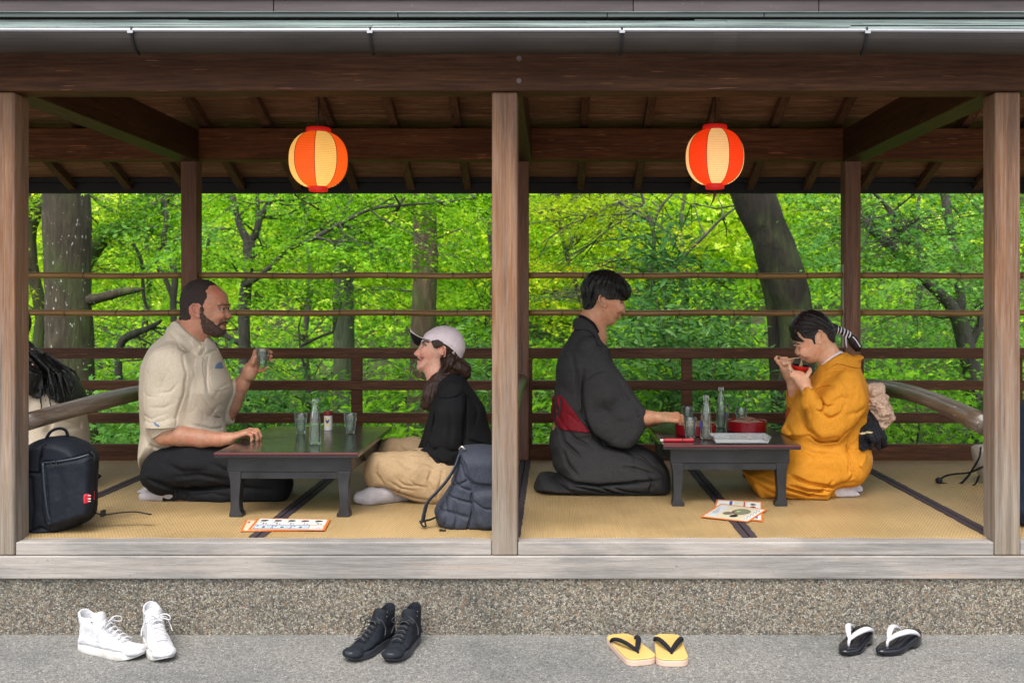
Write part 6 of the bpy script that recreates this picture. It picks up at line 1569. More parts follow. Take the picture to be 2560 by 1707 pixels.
tp = b.like(); TP = [(120, 540), (230, 560), (320, 610), (370, 680), (405, 760), (420, 860), (430, 960), (436, 1100), (60, 1100), (40, 700)]
tp.slabpoly(p2(cR1, TP, YM), YM, .2, .12, .01); cover(tp, b, .012, p2(cR1, TP, YM))
for pts in ([(240, 760), (300, 860), (380, 930)], [(280, 800), (260, 900), (300, 1000)], [(400, 870), (340, 900), (250, 900)]): tp.crease(p2(cR1, pts, 4.4), (4.0, YM), .009, .008)
vmesh('top', tp, M_linen, vis, 2, disp=lambda V, N: .003 * vnoise(V, 14, 1))
un = b.like(); un.f = np.minimum(b.f, tp.f).astype(np.float32); h = b.like()
cover(h, un, .014, p2(cR1, [(-80, 250), (60, 225), (130, 330), (155, 470), (230, 515), (300, 565), (350, 625), (390, 690), (408, 742), (370, 735), (330, 690), (300, 715), (270, 690), (235, 760), (190, 770), (150, 720), (60, 740), (0, 600)], YM))
rs = random.Random(5)
for k in range(34):
    u = k / 33; x0 = 110 + 190 * u; y0 = 480 + 60 * u + rs.uniform(-10, 10)
    xe = 175 + 250 * u + rs.uniform(-16, 16); ye = 800 - 55 * u + rs.uniform(-60, 30); Yk = 4.335 + rs.uniform(-.01, .05) + .03 * u; r0 = rs.uniform(.004, .0065); Yk += .02
    h.chain([cR1(x0 - 40, y0 - 20, Yk + .06), cR1((x0 + xe) / 2 + 18 + rs.uniform(-8, 8), (y0 + ye) / 2 - 40, Yk + .012), cR1(xe - 10, ye - 60, Yk), cR1(xe + rs.uniform(-5, 5), ye, Yk)], [r0 * 1.3, r0, r0 * .7, .0025], .003)
vmesh('hair', h, M_hair_black, vis, 1, disp=lambda V, N: .0018 * vnoise(V * np.array([1, 1, .5]), 110, 2))
# ------------------------------------------------------------------ prop materials
M_lac = mat('black_lacquer', (.012, .010, .011), .16); t = NT(M_lac)
n1 = t.noise(t.coords((1, 1, 1)), 5, 4); n2 = t.noise(t.coords((1, 6, 6)), 4, 4, .7)
t.out(Base_Color=t.ramp(n1, [(.3, (.008, .008, .009)), (.7, (.022, .018, .020))]), Roughness=t.ramp(n2, [(.35, g3(.12)), (.7, g3(.27))]), Normal=t.bump(n2, .04, .004))
t.b.inputs['Specular IOR Level'].default_value = .6
M_lacleg = mat('worn_black_lacquer', (.018, .018, .021), .36); t = NT(M_lacleg)
n1 = t.noise(t.coords((1, 1, 1)), 12, 4); t.out(Base_Color=t.ramp(n1, [(.3, (.007, .0075, .009)), (.7, (.019, .020, .023))]), Roughness=t.ramp(n1, [(.3, g3(.3)), (.7, g3(.5))]), Normal=t.bump(n1, .1, .002))
M_redline = mat('red_lacquer_edge', (.17, .008, .013), .35)
M_redlac = mat('red_lacquer', (.16, .004, .008), .22)
M_redbowl = mat('bright_red_lacquer', (.50, .012, .008), .25)
M_blacklac = mat('black_bowl_lining', (.006, .006, .007), .2)
def thin_glass(name, tint, milk=0.0, rough=.03, mc=(.6, .66, .62)):
    """clear glass without refraction: see-through, with edge reflections and a little milkiness"""
    m = bpy.data.materials.new(name); m.use_nodes = True; t = NT(m)
    tr = t.n('BsdfTransparent', {'Color': tint}); gl = t.n('BsdfGlossy', {'Color': (1, 1, 1), 'Roughness': rough}); df = t.n('BsdfDiffuse', {'Color': mc})
    lw = t.n('LayerWeight', {'Blend': .32}); fr = t.n('Fresnel', {'IOR': 1.5})
    a = t.n('MixShader', {0: t.math('ADD', milk, t.math('MULTIPLY', t.math('POWER', lw.outputs['Facing'], 3.0), .30), True), 1: tr.outputs[0], 2: df.outputs[0]})
    o = t.n('MixShader', {0: t.math('MULTIPLY', fr.outputs[0], .8), 1: a.outputs[0], 2: gl.outputs[0]})
    t.t.links.new(o.outputs[0], t.t.nodes['Material Output'].inputs[0]); return m
M_glass = thin_glass('clear_glass', (.93, .97, .94), .03)
M_water = thin_glass('water', (.90, .94, .91), .10, .02, (.5, .55, .5))
M_cloudy = thin_glass('clear_plastic', (.9, .92, .92), .16, .12, (.42, .44, .45))
M_soba = mat('buckwheat_noodles', (.20, .12, .075), .6)
M_noodle = mat('pale_noodles', (.42, .30, .15), .5)
M_paper = mat('shaker_paper', (.55, .52, .50), .55)
M_yell = mat('print_yellow', (.65, .50, .05), .5); M_navy = mat('print_navy', (.03, .04, .22), .5)
M_bluep = mat('bottle_print_blue', (.02, .04, .45), .4)

# ------------------------------------------------------------------ two low lacquer tables
TT = .601
def table(x0, x1, y0, y1, label):
    w = x1 - x0; T = thing('low_table', label, 'table', ((x0 + x1) / 2, (y0 + y1) / 2, TZ), group='low black lacquer tables')
    def B(nm, m_, *a, bev=.003): return MB().box(*a).build(nm, m_, T, bev=bev)
    B('table_top', M_lac, x0, x1, y0, y1, TT - .0205, TT, bev=.003)
    B('edge_line', M_redline, x0 + .001, x1 - .001, y0 - .0012, y0 + .001, TT - .0068, TT - .0022, bev=0)
    B('edge_line', M_redline, x0 + .001, x1 - .001, y1 - .001, y1 + .0012, TT - .0068, TT - .0022, bev=0)
    a0, a1, b0, b1 = x0 + .036, x1 - .036, y0 + .05, y1 - .05
    for ya in (b0, b1 - .016): B('apron', M_lacleg, a0, a1, ya, ya + .016, TT - .084, TT - .021)
    for xa in (a0, a1 - .016): B('apron', M_lacleg, xa, xa + .016, b0 + .0165, b1 - .0165, TT - .084, TT - .021)
    for ya in (b0 + .006, b1 - .020): B('stretcher', M_lacleg, a0 + .052, a1 - .052, ya, ya + .014, TT - .113, TT - .0845)
    for xa, s in ((a0 + .004, 1), (a1 - .004, -1)):
        for ya in (b0 + .002, b1 - .052):
            hh = TT - .0845 - TZ
            prof = [(0, hh), (.052, hh), (.050, hh - .04), (.044, .06), (.047, .025), (.056, .012), (.056, 0), (.004, 0), (.004, .012), (.009, .03), (.010, .06), (.008, hh - .04)]
            P = [(xa + s * u, TZ + v + .0005) for u, v in prof]
            MB().prism(P, ya, ya + .05).build('leg', M_lacleg, T, bev=.002)
    return T
table(-1.336, -.766, 3.93, 4.76, 'low black table between the bearded man and the woman in the cap')
table(.462, 1.036, 4.14, 4.97, 'low black table between the two people in kimono, crowded with dishes')

# ------------------------------------------------------------------ glasses and bottles
def vessel(outer, wall, base):
    inner = [(max(r - wall, .0005), z) for r, z in outer if z > base]
    z0 = base
    prof = [(0.0004, 0)] + outer + [(outer[-1][0] - wall * .5, outer[-1][1] + .0008)] + inner[::-1] + [(inner[0][0] * .96, z0), (.0004, z0)]
    return prof
def glass(label, x, y, z, fill=.6, faceted=True):
    g_ = thing('drinking_glass', label, 'glass', (x, y, z), group='small clear drinking glasses')
    outer = [(.0185, 0), (.0205, .003), (.0215, .02), (.0245, .045), (.0272, .060), (.0278, .066), (.0290, .089)]
    m = MB(); m.lathe(vessel(outer, .0022, .007), (x, y, z), 40)
    if faceted:
        for i, (vx, vy, vz) in enumerate(m.v):
            if vz - z < .058:
                a = math.atan2(vy - y, vx - x); f = 1 - .028 * abs(math.sin(a * 6)); m.v[i] = (x + (vx - x) * f, y + (vy - y) * f, vz)
    m.build('glass_body', M_glass, g_, smooth=True)
    if fill:
        zt = .008 + .078 * fill; R_ = lambda zz: np.interp(zz, [0, .02, .045, .066, .089], [.0172, .0188, .0218, .0252, .0264])
        MB().lathe([(.0003, .0075)] + [(float(R_(zz)), zz) for zz in np.linspace(.0075, zt, 6)] + [(.0003, zt)], (x, y, z), 32).build('drink', M_water, g_, smooth=False)
    return g_
def at_table(c, x, Y): p = c(x, 0, Y); return p[0], Y, TT + .0008
glass('half full glass left of the tall bottle on the left table', *at_table(cG, 455, 4.50), .72)
glass('glass standing alone at the right of the left table', *at_table(cG, 1530, 4.51), .72)
p = cA(1208, 1330, GYm); glass('glass held up in the hand of the bearded man', p[0], GYm, p[2], .80)
glass('front glass with little water, beside the red case on the right table', *at_table(cE, 735, 4.34), .42)
glass('glass at the back left of the right table, behind the hands', *at_table(cE, 700, 4.80), .5)
glass('glass peeping out behind the taller looking bottle of the right table', *at_table(cE, 1232, 4.88), .5)
glass('glass behind the right bowl of noodles', *at_table(cE, 1490, 4.74), .62)
def bottle(label, x, y, z, fill, printed=None):
    b_ = thing('glass_bottle', label, 'bottle', (x, y, z), group='small clear glass bottles')
    outer = [(.019, 0), (.0225, .003), (.0240, .012), (.0242, .06), (.0238, .075), (.0215, .105), (.0175, .130), (.0135, .150), (.0115, .168), (.0112, .176), (.0130, .178), (.0134, .184), (.0120, .1865), (.0120, .189)]
    MB().lathe(vessel(outer, .0026, .006), (x, y, z), 40).build('bottle_body', M_glass, b_, smooth=True)
    if fill:
        ro = [max(r - .0034, .002) for r, zz in outer]; zo = [zz for r, zz in outer]
        MB().lathe([(.0003, .007)] + [(float(np.interp(q_, zo, ro)), q_) for q_ in np.linspace(.007, .189 * fill, 8)] + [(.0003, .189 * fill)], (x, y, z), 32).build('drink', M_water, b_, smooth=False)
    if printed:
        a0, zc, ra, rz = printed; vs_ = []; fs = []
        for i in range(9):
            for j in range(9):
                u, v = (i / 4 - 1), (j / 4 - 1); s = math.sqrt(max(0, 1 - v * v)); aa = a0 + ra * u * s; rr2 = .0245 if zc < .1 else .0178
                vs_.append((x + rr2 * math.cos(aa), y + rr2 * math.sin(aa), z + zc + rz * v))
        for i in range(8):
            for j in range(8): fs.append((i * 9 + j, i * 9 + j + 1, (i + 1) * 9 + j + 1, (i + 1) * 9 + j))
        MB().add(vs_, fs).build('printed_mark', M_bluep, b_, smooth=True)
    return b_
bottle('clear bottle on the left table, nearest the front', *at_table(cG, 765, 4.155), .45)
bottle('clear bottle with a blue print, front of the right table', *at_table(cE, 970, 4.31), .30, (math.pi * 1.02, .062, .55, .018))
bottle('clear bottle further back on the right table, left of the noodle bowl', *at_table(cE, 1192, 4.726), .32, (-.35, .058, .35, .012))
# seasoning shaker
x, y, z = at_table(cG, 1050, 4.62)
s_ = thing('seasoning_shaker', 'small seasoning shaker with a dark red lid on the left table', 'shaker', (x, y, z))
MB().lathe([(.0003, 0), (.0188, 0), (.0192, .003), (.0192, .066), (.0180, .067), (.0003, .067)], (x, y, z), 28).build('can', M_paper, s_, smooth=False)
MB().lathe([(.0003, .0672), (.0196, .0672), (.0198, .070), (.0198, .085), (.0180, .088), (.0003, .088)], (x, y, z), 28).build('lid', mat('dark_red_lid', (.16, .008, .01), .35), s_, smooth=False)
def curved(name, pts2, rr2, m_, par):   # pts2: outline in (angle from front, height) filled as a fan on the can
    cx = sum(a for a, b in pts2) / len(pts2); cz = sum(b for a, b in pts2) / len(pts2)
    f = lambda a, h_: (x + rr2 * math.sin(a), y - rr2 * math.cos(a), z + h_)
    MB().add([f(cx, cz)] + [f(a, b) for a, b in pts2], [(0, i + 1, (i + 1) % len(pts2) + 1) for i in range(len(pts2))]).build(name, m_, par)
curved('print_band', [(.72 * math.cos(a), .040 + .017 * math.sin(a)) for a in np.linspace(0, 2 * math.pi, 17)[:-1]], .0196, M_yell, s_)
curved('print_shield', [(-.45, .052), (.45, .052), (.40, .040), (0, .030), (-.40, .040)], .0200, M_navy, s_)

# ------------------------------------------------------------------ noodle bowls, tray, case on the right table
def noodle_box(x, y, label, topping=True):
    t_ = thing('noodle_bowl', label, 'bowl', (x, y, TT + .0008), group='round red lacquer boxes of soba noodles')
    z = TT + .0008
    MB().lathe([(.0005, 0), (.088, 0), (.090, .002), (.0925, .044), (.094, .046), (.0925, .0475), (.088, .046), (.085, .030), (.0005, .030)], (x, y, z), 56).build('box', M_redlac, t_, smooth=False)
    for o in t_.children: bevel(o, .001)
    m = MB(); r2 = random.Random(int(x * 1000)); 
    for k in range(150):
        a = r2.uniform(0, 6.28); rr2 = .078 * math.sqrt(r2.uniform(0, 1)); c = Vector((x + rr2 * math.cos(a), y + rr2 * math.sin(a), 0)); h0 = .036 + .022 * (1 - (rr2 / .08) ** 2)
        d = r2.uniform(0, 6.28); L = r2.uniform(.02, .045); pts = []
        for i in range(6):
            u = i / 5 - .5; q_ = c + Vector((math.cos(d), math.sin(d), 0)) * L * u + Vector((-math.sin(d), math.cos(d), 0)) * .010 * math.sin(u * 6 + k)
            rq = min(1, math.hypot(q_.x - x, q_.y - y) / .084); pts.append((q_.x if rq < 1 else x + (q_.x - x) * .9, q_.y if rq < 1 else y + (q_.y - y) * .9, z + h0 * (1 - .35 * rq * rq) + .004 * math.cos(u * 5 + k)))
        m.tube(pts, .0017, 5)
    tag(m.build('soba_noodles', M_soba, t_, smooth=True), kind='stuff')
    MB().lathe([(.084, .031), (.075, .040), (.05, .047), (.0005, .050)], (x, y, z), 24).build('noodle_bed', M_soba, t_, smooth=True)
noodle_box(cE(815, 0, 4.47)[0], 4.47, 'red round box of soba under the hands of the man in kimono')
noodle_box(cE(1568, 0, 4.60)[0], 4.60, 'red round box heaped with soba behind the clear plastic tray')
x0, x1 = cE(1112, 0, 4.17)[0], cE(1885, 0, 4.17)[0]
t_ = thing('plastic_tray', 'clear rectangular plastic tray at the front edge of the right table', 'tray', ((x0 + x1) / 2, 4.22, TT + .0008))
z = TT + .0008; fl = .009
def ring(i, zz, e): return [(x0 + i - e, 4.168 + i - e, zz), (x1 - i + e, 4.168 + i - e, zz), (x1 - i + e, 4.272 - i + e, zz), (x0 + i - e, 4.272 - i + e, zz)]
rr3 = [ring(.004, z, 0), ring(0, z + .0015, 0), ring(0, z + .030, fl), ring(0, z + .031, fl + .004), ring(0, z + .0295, fl + .003), ring(.0015, z + .003, 0), ]
vs_ = [p for r in rr3 for p in r]; fs = [(0, 3, 2, 1)] + [(i * 4 + k, i * 4 + (k + 1) % 4, (i + 1) * 4 + (k + 1) % 4, (i + 1) * 4 + k) for i in range(5) for k in range(4)] + [(20, 21, 22, 23)]
MB().add(vs_, fs).build('tray_body', M_cloudy, t_, bev=.001)
MB().box(x0 + .006, x1 - .006, 4.176, 4.264, z + .0032, z + .0045).build('napkin', mat('thin_paper', (.62, .62, .62), .7), t_)
a_, b_ = cE(350, 850, 4.235), cE(790, 848, 4.245)
t_ = thing('red_case', 'slim red chopstick case lying at the front left of the right table', 'case', ((a_[0] + b_[0]) / 2, 4.24, TT + .001))
m = MB().box(a_[0], b_[0], 4.232, 4.250, TT + .0008, TT + .0128); m.build('case_body', mat('red_plastic', (.42, .012, .02), .35), t_, bev=.004)
MB().box(a_[0] - .016, a_[0] - .0005, 4.234, 4.248, TT + .0008, TT + .0115).build('case_end', mat('clear_end_cap', (.55, .45, .42), .2), t_, bev=.003)
MB().box(a_[0] + .078, a_[0] + .081, 4.2315, 4.2505, TT + .0007, TT + .0132).build('case_groove', M_blacklac, t_)

# ------------------------------------------------------------------ bowl, noodles and chopsticks at the mouth
p = Vector(cD(535, 1003, 4.462)); bw = thing('soup_bowl', 'small red bowl with a black inside held at the mouth of the woman in orange', 'bowl', tuple(p))
outer = [(.0003, -.032), (.016, -.032), (.017, -.028), (.026, -.024), (.036, -.014), (.0415, -.004), (.0430, 0)]
MB().lathe(outer, (0, 0, 0), 40).build('bowl_body', M_redbowl, bw, smooth=True, local=True)
MB().lathe([(.0430, 0), (.0425, .0010), (.0408, -.001), (.035, -.011), (.024, -.021), (.0003, -.024)], (0, 0, 0), 40).build('bowl_lining', M_blacklac, bw, smooth=True, local=True)
bw.rotation_euler = (R(5), R(6), 0)
nd = thing('noodle_strands', 'pale noodles lifted from the small bowl to the mouth of the woman in orange', 'noodles', cD(545, 950, 4.49))
m = MB(); r2 = random.Random(4)
for k in range(7):
    j = (k - 3) * .0016; m.tube([Vector(cD(545 + k * 3, 872, 4.492 + j)), Vector(cD(548 - 6 * math.sin(k), 920, 4.486 + j)), Vector(cD(540 + 5 * k - 12, 970, 4.478 + j * 2)), Vector(cD(528 + 9 * k - 20, 1020, 4.470 + j * 3))], .0013, 6)
m.build('strands', M_noodle, nd, smooth=True)
for k, (dy, dz) in enumerate(((0, 0), (.012, 7))):
    c = thing('chopstick', ('pale wooden chopstick nearer the camera, in the raised hand of the woman in orange', 'pale wooden chopstick further back, in the raised hand of the woman in orange')[k], 'chopstick', cD(400, 890, 4.53), group='pair of chopsticks')
    MB().tube([cD(150, 850 + dz * 3, 4.560 + dy), cD(330, 905 - dz, 4.525 + dy), cD(552, 866 + dz, 4.485 + dy * .4)], [.0034, .0030, .0014], 8).build('stick', mat('pale_wood_stick', (.62, .45, .26), .5), c, smooth=True)

# ------------------------------------------------------------------ menus on the mats
def FL(px, py, z=TZ): Y = (CZ - z) * F / (py - PY); return ((px - PX) * Y / F, Y)
def menu(label, corners, z, items, border=(.62, .16, .03), ground=(.62, .55, .42)):
    P = [FL(*c, z) for c in corners]       # back-left, back-right, front-right, front-left
    cx = sum(p[0] for p in P) / 4; cy = sum(p[1] for p in P) / 4
    t_ = thing('menu_card', label, 'menu', (cx, cy, z), group='laminated menu cards on the mats')
    def uv(u, v): a = Vector(P[3]).lerp(Vector(P[2]), u); b = Vector(P[0]).lerp(Vector(P[1]), u); return a.lerp(b, v)
    m = MB(); m.slab([tuple(uv(u, v)) for u, v in ((0, 0), (1, 0), (1, 1), (0, 1))], z, z + .0012); m.build('card', mat('menu_border', border, .35), t_)
    m = MB(); m.slab([tuple(uv(u, v)) for u, v in ((.035, .05), (.965, .05), (.965, .95), (.035, .95))], z + .00125, z + .0015); m.build('print_ground', mat('menu_paper', ground, .3), t_)
    mats = {}; 
    for ii, it in enumerate(items):
        kind, u0, v0, u1, v1, col = it; zz_ = .00155 + ii * .000012; m = mats.setdefault(col, MB())
        if kind == 'r': m.slab([tuple(uv(u, v)) for u, v in ((u0, v0), (u1, v0), (u1, v1), (u0, v1))], z + zz_, z + zz_ + .00001)
        else: m.slab([tuple(uv((u0 + u1) / 2 + (u1 - u0) / 2 * math.cos(a), (v0 + v1) / 2 + (v1 - v0) / 2 * math.sin(a))) for a in np.linspace(0, 2 * math.pi, 17)[:-1]], z + zz_, z + zz_ + .00001)
    for col, m in mats.items(): tag(m.build('print', mat('menu_ink', col, .35), t_), kind='stuff')
    return t_
def m5(x, y): return (560 + x / 7.35, 1260 + y / 7.35)
def m6(x, y): return (1720 + x / 10.69, 1230 + y / 10.69)
dish = (.05, .05, .045); red = (.5, .06, .03); blu = (.08, .09, .32); wht = (.70, .70, .68); pale = (.5, .62, .68); grn = (.35, .48, .18)
it = []
for k in range(5):
    u = .05 + k * .184; it += [('r', u, .44, u + .172, .93, wht), ('e', u + .02, .70, u + .13, .86, dish if k % 2 == 0 else (.12, .06, .07)), ('e', u + .07, .49, u + .10, .58, dish), ('e', u + .11, .49, u + .135, .56, dish)]
    for q_ in range(3): it.append(('r', u + .02, .60 + q_ * .03, u + .06 + .02 * ((k + q_) % 3), .612 + q_ * .03, dish))
    it.append(('r', u, .425, u + .172, .44, red))
for k in range(3):
    u = .05 + k * .245; it += [('r', u, .08, u + .235, .40, blu), ('r', u + .008, .11, u + .228, .37, pale), ('e', u + .10, .16, u + .15, .28, dish), ('r', u + .02, .26, u + .05, .33, blu), ('r', u + .16, .2, u + .215, .215, dish), ('r', u + .16, .26, u + .21, .275, dish)]
it += [('r', .79, .08, .95, .40, wht), ('r', .80, .32, .95, .37, grn), ('r', .86, .10, .94, .24, (.55, .4, .6)), ('r', .81, .14, .85, .16, dish)]
menu('menu card poking out at the left under the menu in front of the left table', [m5(400, 290), m5(1500, 300), m5(1540, 485), m5(300, 498)], TZ + .0035, [('r', .05, .7, .09, .85, red), ('r', .5, .1, .9, .5, wht)], ground=(.62, .56, .40))
menu('menu card with rows of small dishes, on top in front of the left table', [m5(620, 258), m5(1960, 280), m5(1850, 482), m5(440, 470)], TZ + .0055, it)
it2 = [('r', .05, .6, .45, .92, wht), ('r', .30, .6, .36, .92, blu), ('r', .40, .62, .6, .92, (.6, .6, .5)), ('r', .60, .55, .63, .92, red), ('r', .66, .55, .95, .92, wht), ('e', .74, .74, .86, .84, dish), ('e', .74, .60, .86, .70, (.14, .05, .05)), ('r', .8, .06, .95, .25, wht), ('r', .83, .1, .9, .2, blu)]
menu('menu card with coloured bands, half covered by the big dish menu', [m6(770, 190), m6(1985, 252), m6(2015, 785), m6(600, 640)], TZ + .0035, it2, ground=(.60, .54, .42))
it3 = [('r', .06, .12, .24, .9, (.55, .58, .62)), ('e', .42, .38, .78, .82, (.14, .05, .05)), ('e', .46, .42, .79, .80, (.20, .21, .14)), ('e', .50, .56, .58, .66, grn), ('e', .30, .30, .50, .52, (.16, .14, .10)), ('e', .50, .18, .66, .38, (.02, .02, .02)), ('r', .82, .07, .95, .93, wht)]
for k in range(5): it3 += [('r', .84, .12 + k * .16, .86, .22 + k * .16, dish), ('r', .88, .15 + k * .16, .893, .24 + k * .16, dish), ('r', .91, .12 + k * .15, .92, .20 + k * .15, dish)]
for k in range(4): it3.append(('r', .10 + k * .03, .3, .108 + k * .03, .7 - k * .08, dish))
menu('menu card showing one big dish, on top in front of the right table', [m6(880, 310), m6(2130, 465), m6(1610, 800), m6(330, 660)], TZ + .0055, it3, ground=(.62, .55, .40))

# ------------------------------------------------------------------ paper lanterns
def lantern(label, px, Y, zc, phase, red=(1.0, .11, .008), cream=(1.0, .50, .11)):
    x = (px - PX) * Y / F; L = thing('paper_lantern', label, 'lantern', (x, Y, zc), group='glowing red and cream paper lanterns')
    H = .245; RR = .1285
    def prof(t): return .046 + (RR - .046) * (1 - abs(2 * t - 1) ** 2.35) ** .62
    nring = 31
    def em(name, col, lin, st):
        m = mat(name, col, .6); t = NT(m); co = t.n('SeparateXYZ', {0: t.n('TexCoord').outputs['Object']}).outputs[2]
        wv = t.math('ABSOLUTE', t.math('SINE', t.math('MULTIPLY', t.math('SUBTRACT', co, -H / 2), math.pi * nring / H)))
        lum = t.ramp(wv, [(.0, g3(.22)), (.42, g3(1))])
        hz = t.n('MapRange', {'Value': co, 'From Min': -H / 2, 'From Max': H / 2, 'To Min': 1.22, 'To Max': .72}).outputs[0]
        sp = t.noise(t.coords((1, 1, 1)), 18, 3); lum = t.mix(1.0, lum, t.ramp(sp, [(.3, g3(.93)), (.7, g3(1.05))]), 'MULTIPLY')
        t.out(Emission_Color=t.mix(1.0, t.mix(1.0, lum, lin, 'MULTIPLY'), hz, 'MULTIPLY'), Emission_Strength=st); return m
    Mo = em('glowing_red_paper', (.25, .02, .006), red, .44); Mc = em('glowing_cream_paper', (.25, .18, .08), cream, .42)
    nz = nring * 4
    for s in range(8):
        a0 = math.radians(-90 + phase + 45 * s); vs_ = []; fs = []; na = 7
        for i in range(nz + 1):
            t_ = i / nz; r = prof(min(max(t_, .004), .996)) + .0022 * abs(math.sin(math.pi * t_ * nring)); z = -H / 2 + H * t_
            for k in range(na): a = a0 + math.radians(45) * k / (na - 1); vs_.append((r * math.cos(a), r * math.sin(a), z))
        for i in range(nz):
            for k in range(na - 1): fs.append((i * na + k, i * na + k + 1, (i + 1) * na + k + 1, (i + 1) * na + k))
        MB().add(vs_, fs).build('paper_panel', Mc if s % 2 == 0 else Mo, L, smooth=True, local=True)
        m = MB(); m.tube([((prof(min(max(i / 20, .004), .996)) + .0018) * math.cos(a0), (prof(min(max(i / 20, .004), .996)) + .0018) * math.sin(a0), -H / 2 + H * i / 20) for i in range(21)], .0017, 5)
        m.build('panel_seam', mat('seam_red', (.3, .03, .02), .5, Emission_Color=(.8, .04, .01), Emission_Strength=.06), L, smooth=True, local=True)
    cr = mat('cap_red', (.55, .012, .008), .45, Emission_Color=(1, .02, .01), Emission_Strength=.10)
    for z0, z1, r in ((H / 2 - .002, H / 2 + .021, .054), (-H / 2 - .020, -H / 2 + .004, .042)):
        MB().lathe([(r * .97, z0), (r, z0 + .002), (r * 1.03, (z0 + z1) / 2), (r, z1 - .002), (r * .97, z1), (r * .90, z1), (r * .90, z0), (r * .97, z0)], (0, 0, 0), 40).build('lantern_cap', cr, L, smooth=False, local=True)
    top = 2.45 - zc
    MB().tube([(0, 0, H / 2 + .01), (.002, 0, .2), (.002, 0, top)], .0032, 8).build('cord', M_darkmetal, L, smooth=True, local=True)
    MB().tube([(.05 * math.cos(a), 0, H / 2 + .015 + .062 * math.sin(a)) for a in np.linspace(0, math.pi, 17)], .0007, 6).build('wire_handle', M_steel, L, smooth=True, local=True)
    MB().box(-.052, .052, -.004, .004, H / 2 - .001, H / 2 + .004).build('crossbar', M_darkmetal, L, local=True)
    return L
lantern('lit red and cream paper lantern above the left table', 796, 4.5, CZ - (400 - PY) * 4.5 / F, 5.8)
lan2 = lantern('lit red and cream paper lantern above the right table, ornament below it', 1787, 4.5, CZ - (393.5 - PY) * 4.5 / F, -25, (1.0, .045, .004), (1.0, .52, .20))
p = W(1787, 488, 4.5); df = thing('dragonfly_ornament', 'dark dragonfly shaped ornament dangling under the right lantern', 'ornament', p)
M_df = mat('carved_bamboo', (.13, .05, .025), .5)
MB().tube([(0, 0, .005), (-.006, 0, -.02), (-.020, 0, -.05)], [.006, .004, .0015], 8).build('ornament_body', M_df, df, smooth=True, local=True)
for s in (-1, 1):
    for dz, l, w in ((.006, .055, .0075), (-.002, .045, .006)):
        MB().tube([(0, 0, dz), (s * l * .5, .004, dz + .002), (s * l, .008, dz - .001)], [.002, w, .002], 8, flat=.25).build('wing', M_df, df, smooth=True, local=True)
MB().tube([(0, 0, .009), (0, 0, .035)], .0008, 5).build('thread', M_df, df, local=True)
# ------------------------------------------------------------------ bags
M_bag = cloth('black_cordura', (.004, .0055, .009), (.011, .014, .021), 340, .65, .4)
M_bag2 = cloth('slate_canvas', (.022, .026, .038), (.043, .049, .066), 320, .7, .4)
M_zip = mat('zip_tape', (.02, .028, .04), .45); M_web = cloth('black_webbing', (.006, .007, .009), (.02, .021, .024), 500, .7)
M_taupe = cloth('taupe_canvas', (.30, .27, .22), (.42, .38, .32), 300)
YB1 = 3.80
bg = thing('backpack', 'black boxy backpack with a small red tag beside the left front post', 'backpack', (cR1(290, 0, YB1)[0], YB1, TZ))
v = Vol((-2.14, 3.64, .33), (-1.66, 3.98, .68), .0038)
OUT = [(128, 1030), (150, 985), (200, 950), (260, 932), (330, 930), (390, 945), (440, 972), (476, 1020), (480, 1100), (474, 1200), (472, 1330), (440, 1372), (330, 1416), (245, 1440), (135, 1436), (115, 1400), (108, 1320), (96, 1260), (104, 1150), (112, 1070)]
v.slabpoly(p2(cR1, OUT, YB1), YB1, .10, .035, .004)
v.slabpoly(p2(cR1, [(225, 1075), (260, 1060), (440, 1035), (466, 1060), (468, 1150), (462, 1320), (425, 1352), (280, 1395), (235, 1380), (222, 1250)], 3.70), YB1 - .085, .035, .02, .004)
v.slabpoly(p2(cR1, [(82, 1280), (92, 1180), (120, 1040), (150, 1010), (160, 1200), (140, 1330), (100, 1310)], YB1), YB1 - .02, .05, .02, .008)
for pts, wd, dp in (([(212, 980), (200, 1050), (196, 1120)], .0035, .006), ([(128, 1115), (200, 1125)], .003, .004), ([(232, 1075), (244, 1200), (258, 1370)], .004, .006), ([(216, 1066), (300, 1062), (440, 1032)], .003, .005), ([(130, 1430), (200, 1405), (240, 1420)], .006, .004), ([(150, 1150), (160, 1300), (150, 1400)], .010, .004), ([(300, 1120), (330, 1250), (320, 1360)], .020, .003)):
    v.crease(p2(cR1, pts, 3.69), (3.5, YB1), wd, dp, False)
v.f = np.maximum(v.f, TZ + .001 - v.ax[2][None, None, :]).astype(np.float32)
vmesh('pack_body', v, M_bag, bg, 1, disp=lambda V, N: .0025 * vnoise(V, 16, 1) + .0012 * vnoise(V, 45, 2))
MB().tube(spline(p3(cR1, [(232, 1000, 3.76), (236, 950, 3.76), (262, 905, 3.765), (305, 888, 3.78), (340, 900, 3.79), (352, 940, 3.80)]), 4, False), .010, 10, flat=.5).build('grab_handle', M_bag, bg, smooth=True)
MB().tube(spline(p3(cR1, [(222, 1068, 3.692), (226, 1150, 3.687), (236, 1250, 3.686), (252, 1345, 3.690), (290, 1388, 3.70)]), 4, False), .0042, 8).build('zip', M_zip, bg, smooth=True)
MB().tube(spline(p3(cR1, [(218, 1066, 3.70), (300, 1058, 3.69), (400, 1040, 3.692), (460, 1022, 3.71)]), 4, False), .0042, 8).build('zip', M_zip, bg, smooth=True)
for x, y in ((262, 1072), (286, 1064)): MB().tube([cR1(x, y - 12, 3.684), cR1(x + 8, y + 22, 3.682)], .003, 6).build('zip_pull', M_darkmetal, bg)
un = v.like(); regioned(un, v, .0022, p2(cR1, [(443, 1228), (464, 1223), (466, 1264), (446, 1270)], 3.70), (3.5, YB1)); vmesh('red_tag', un, mat('red_label', (.50, .012, .03), .5), bg, 1)
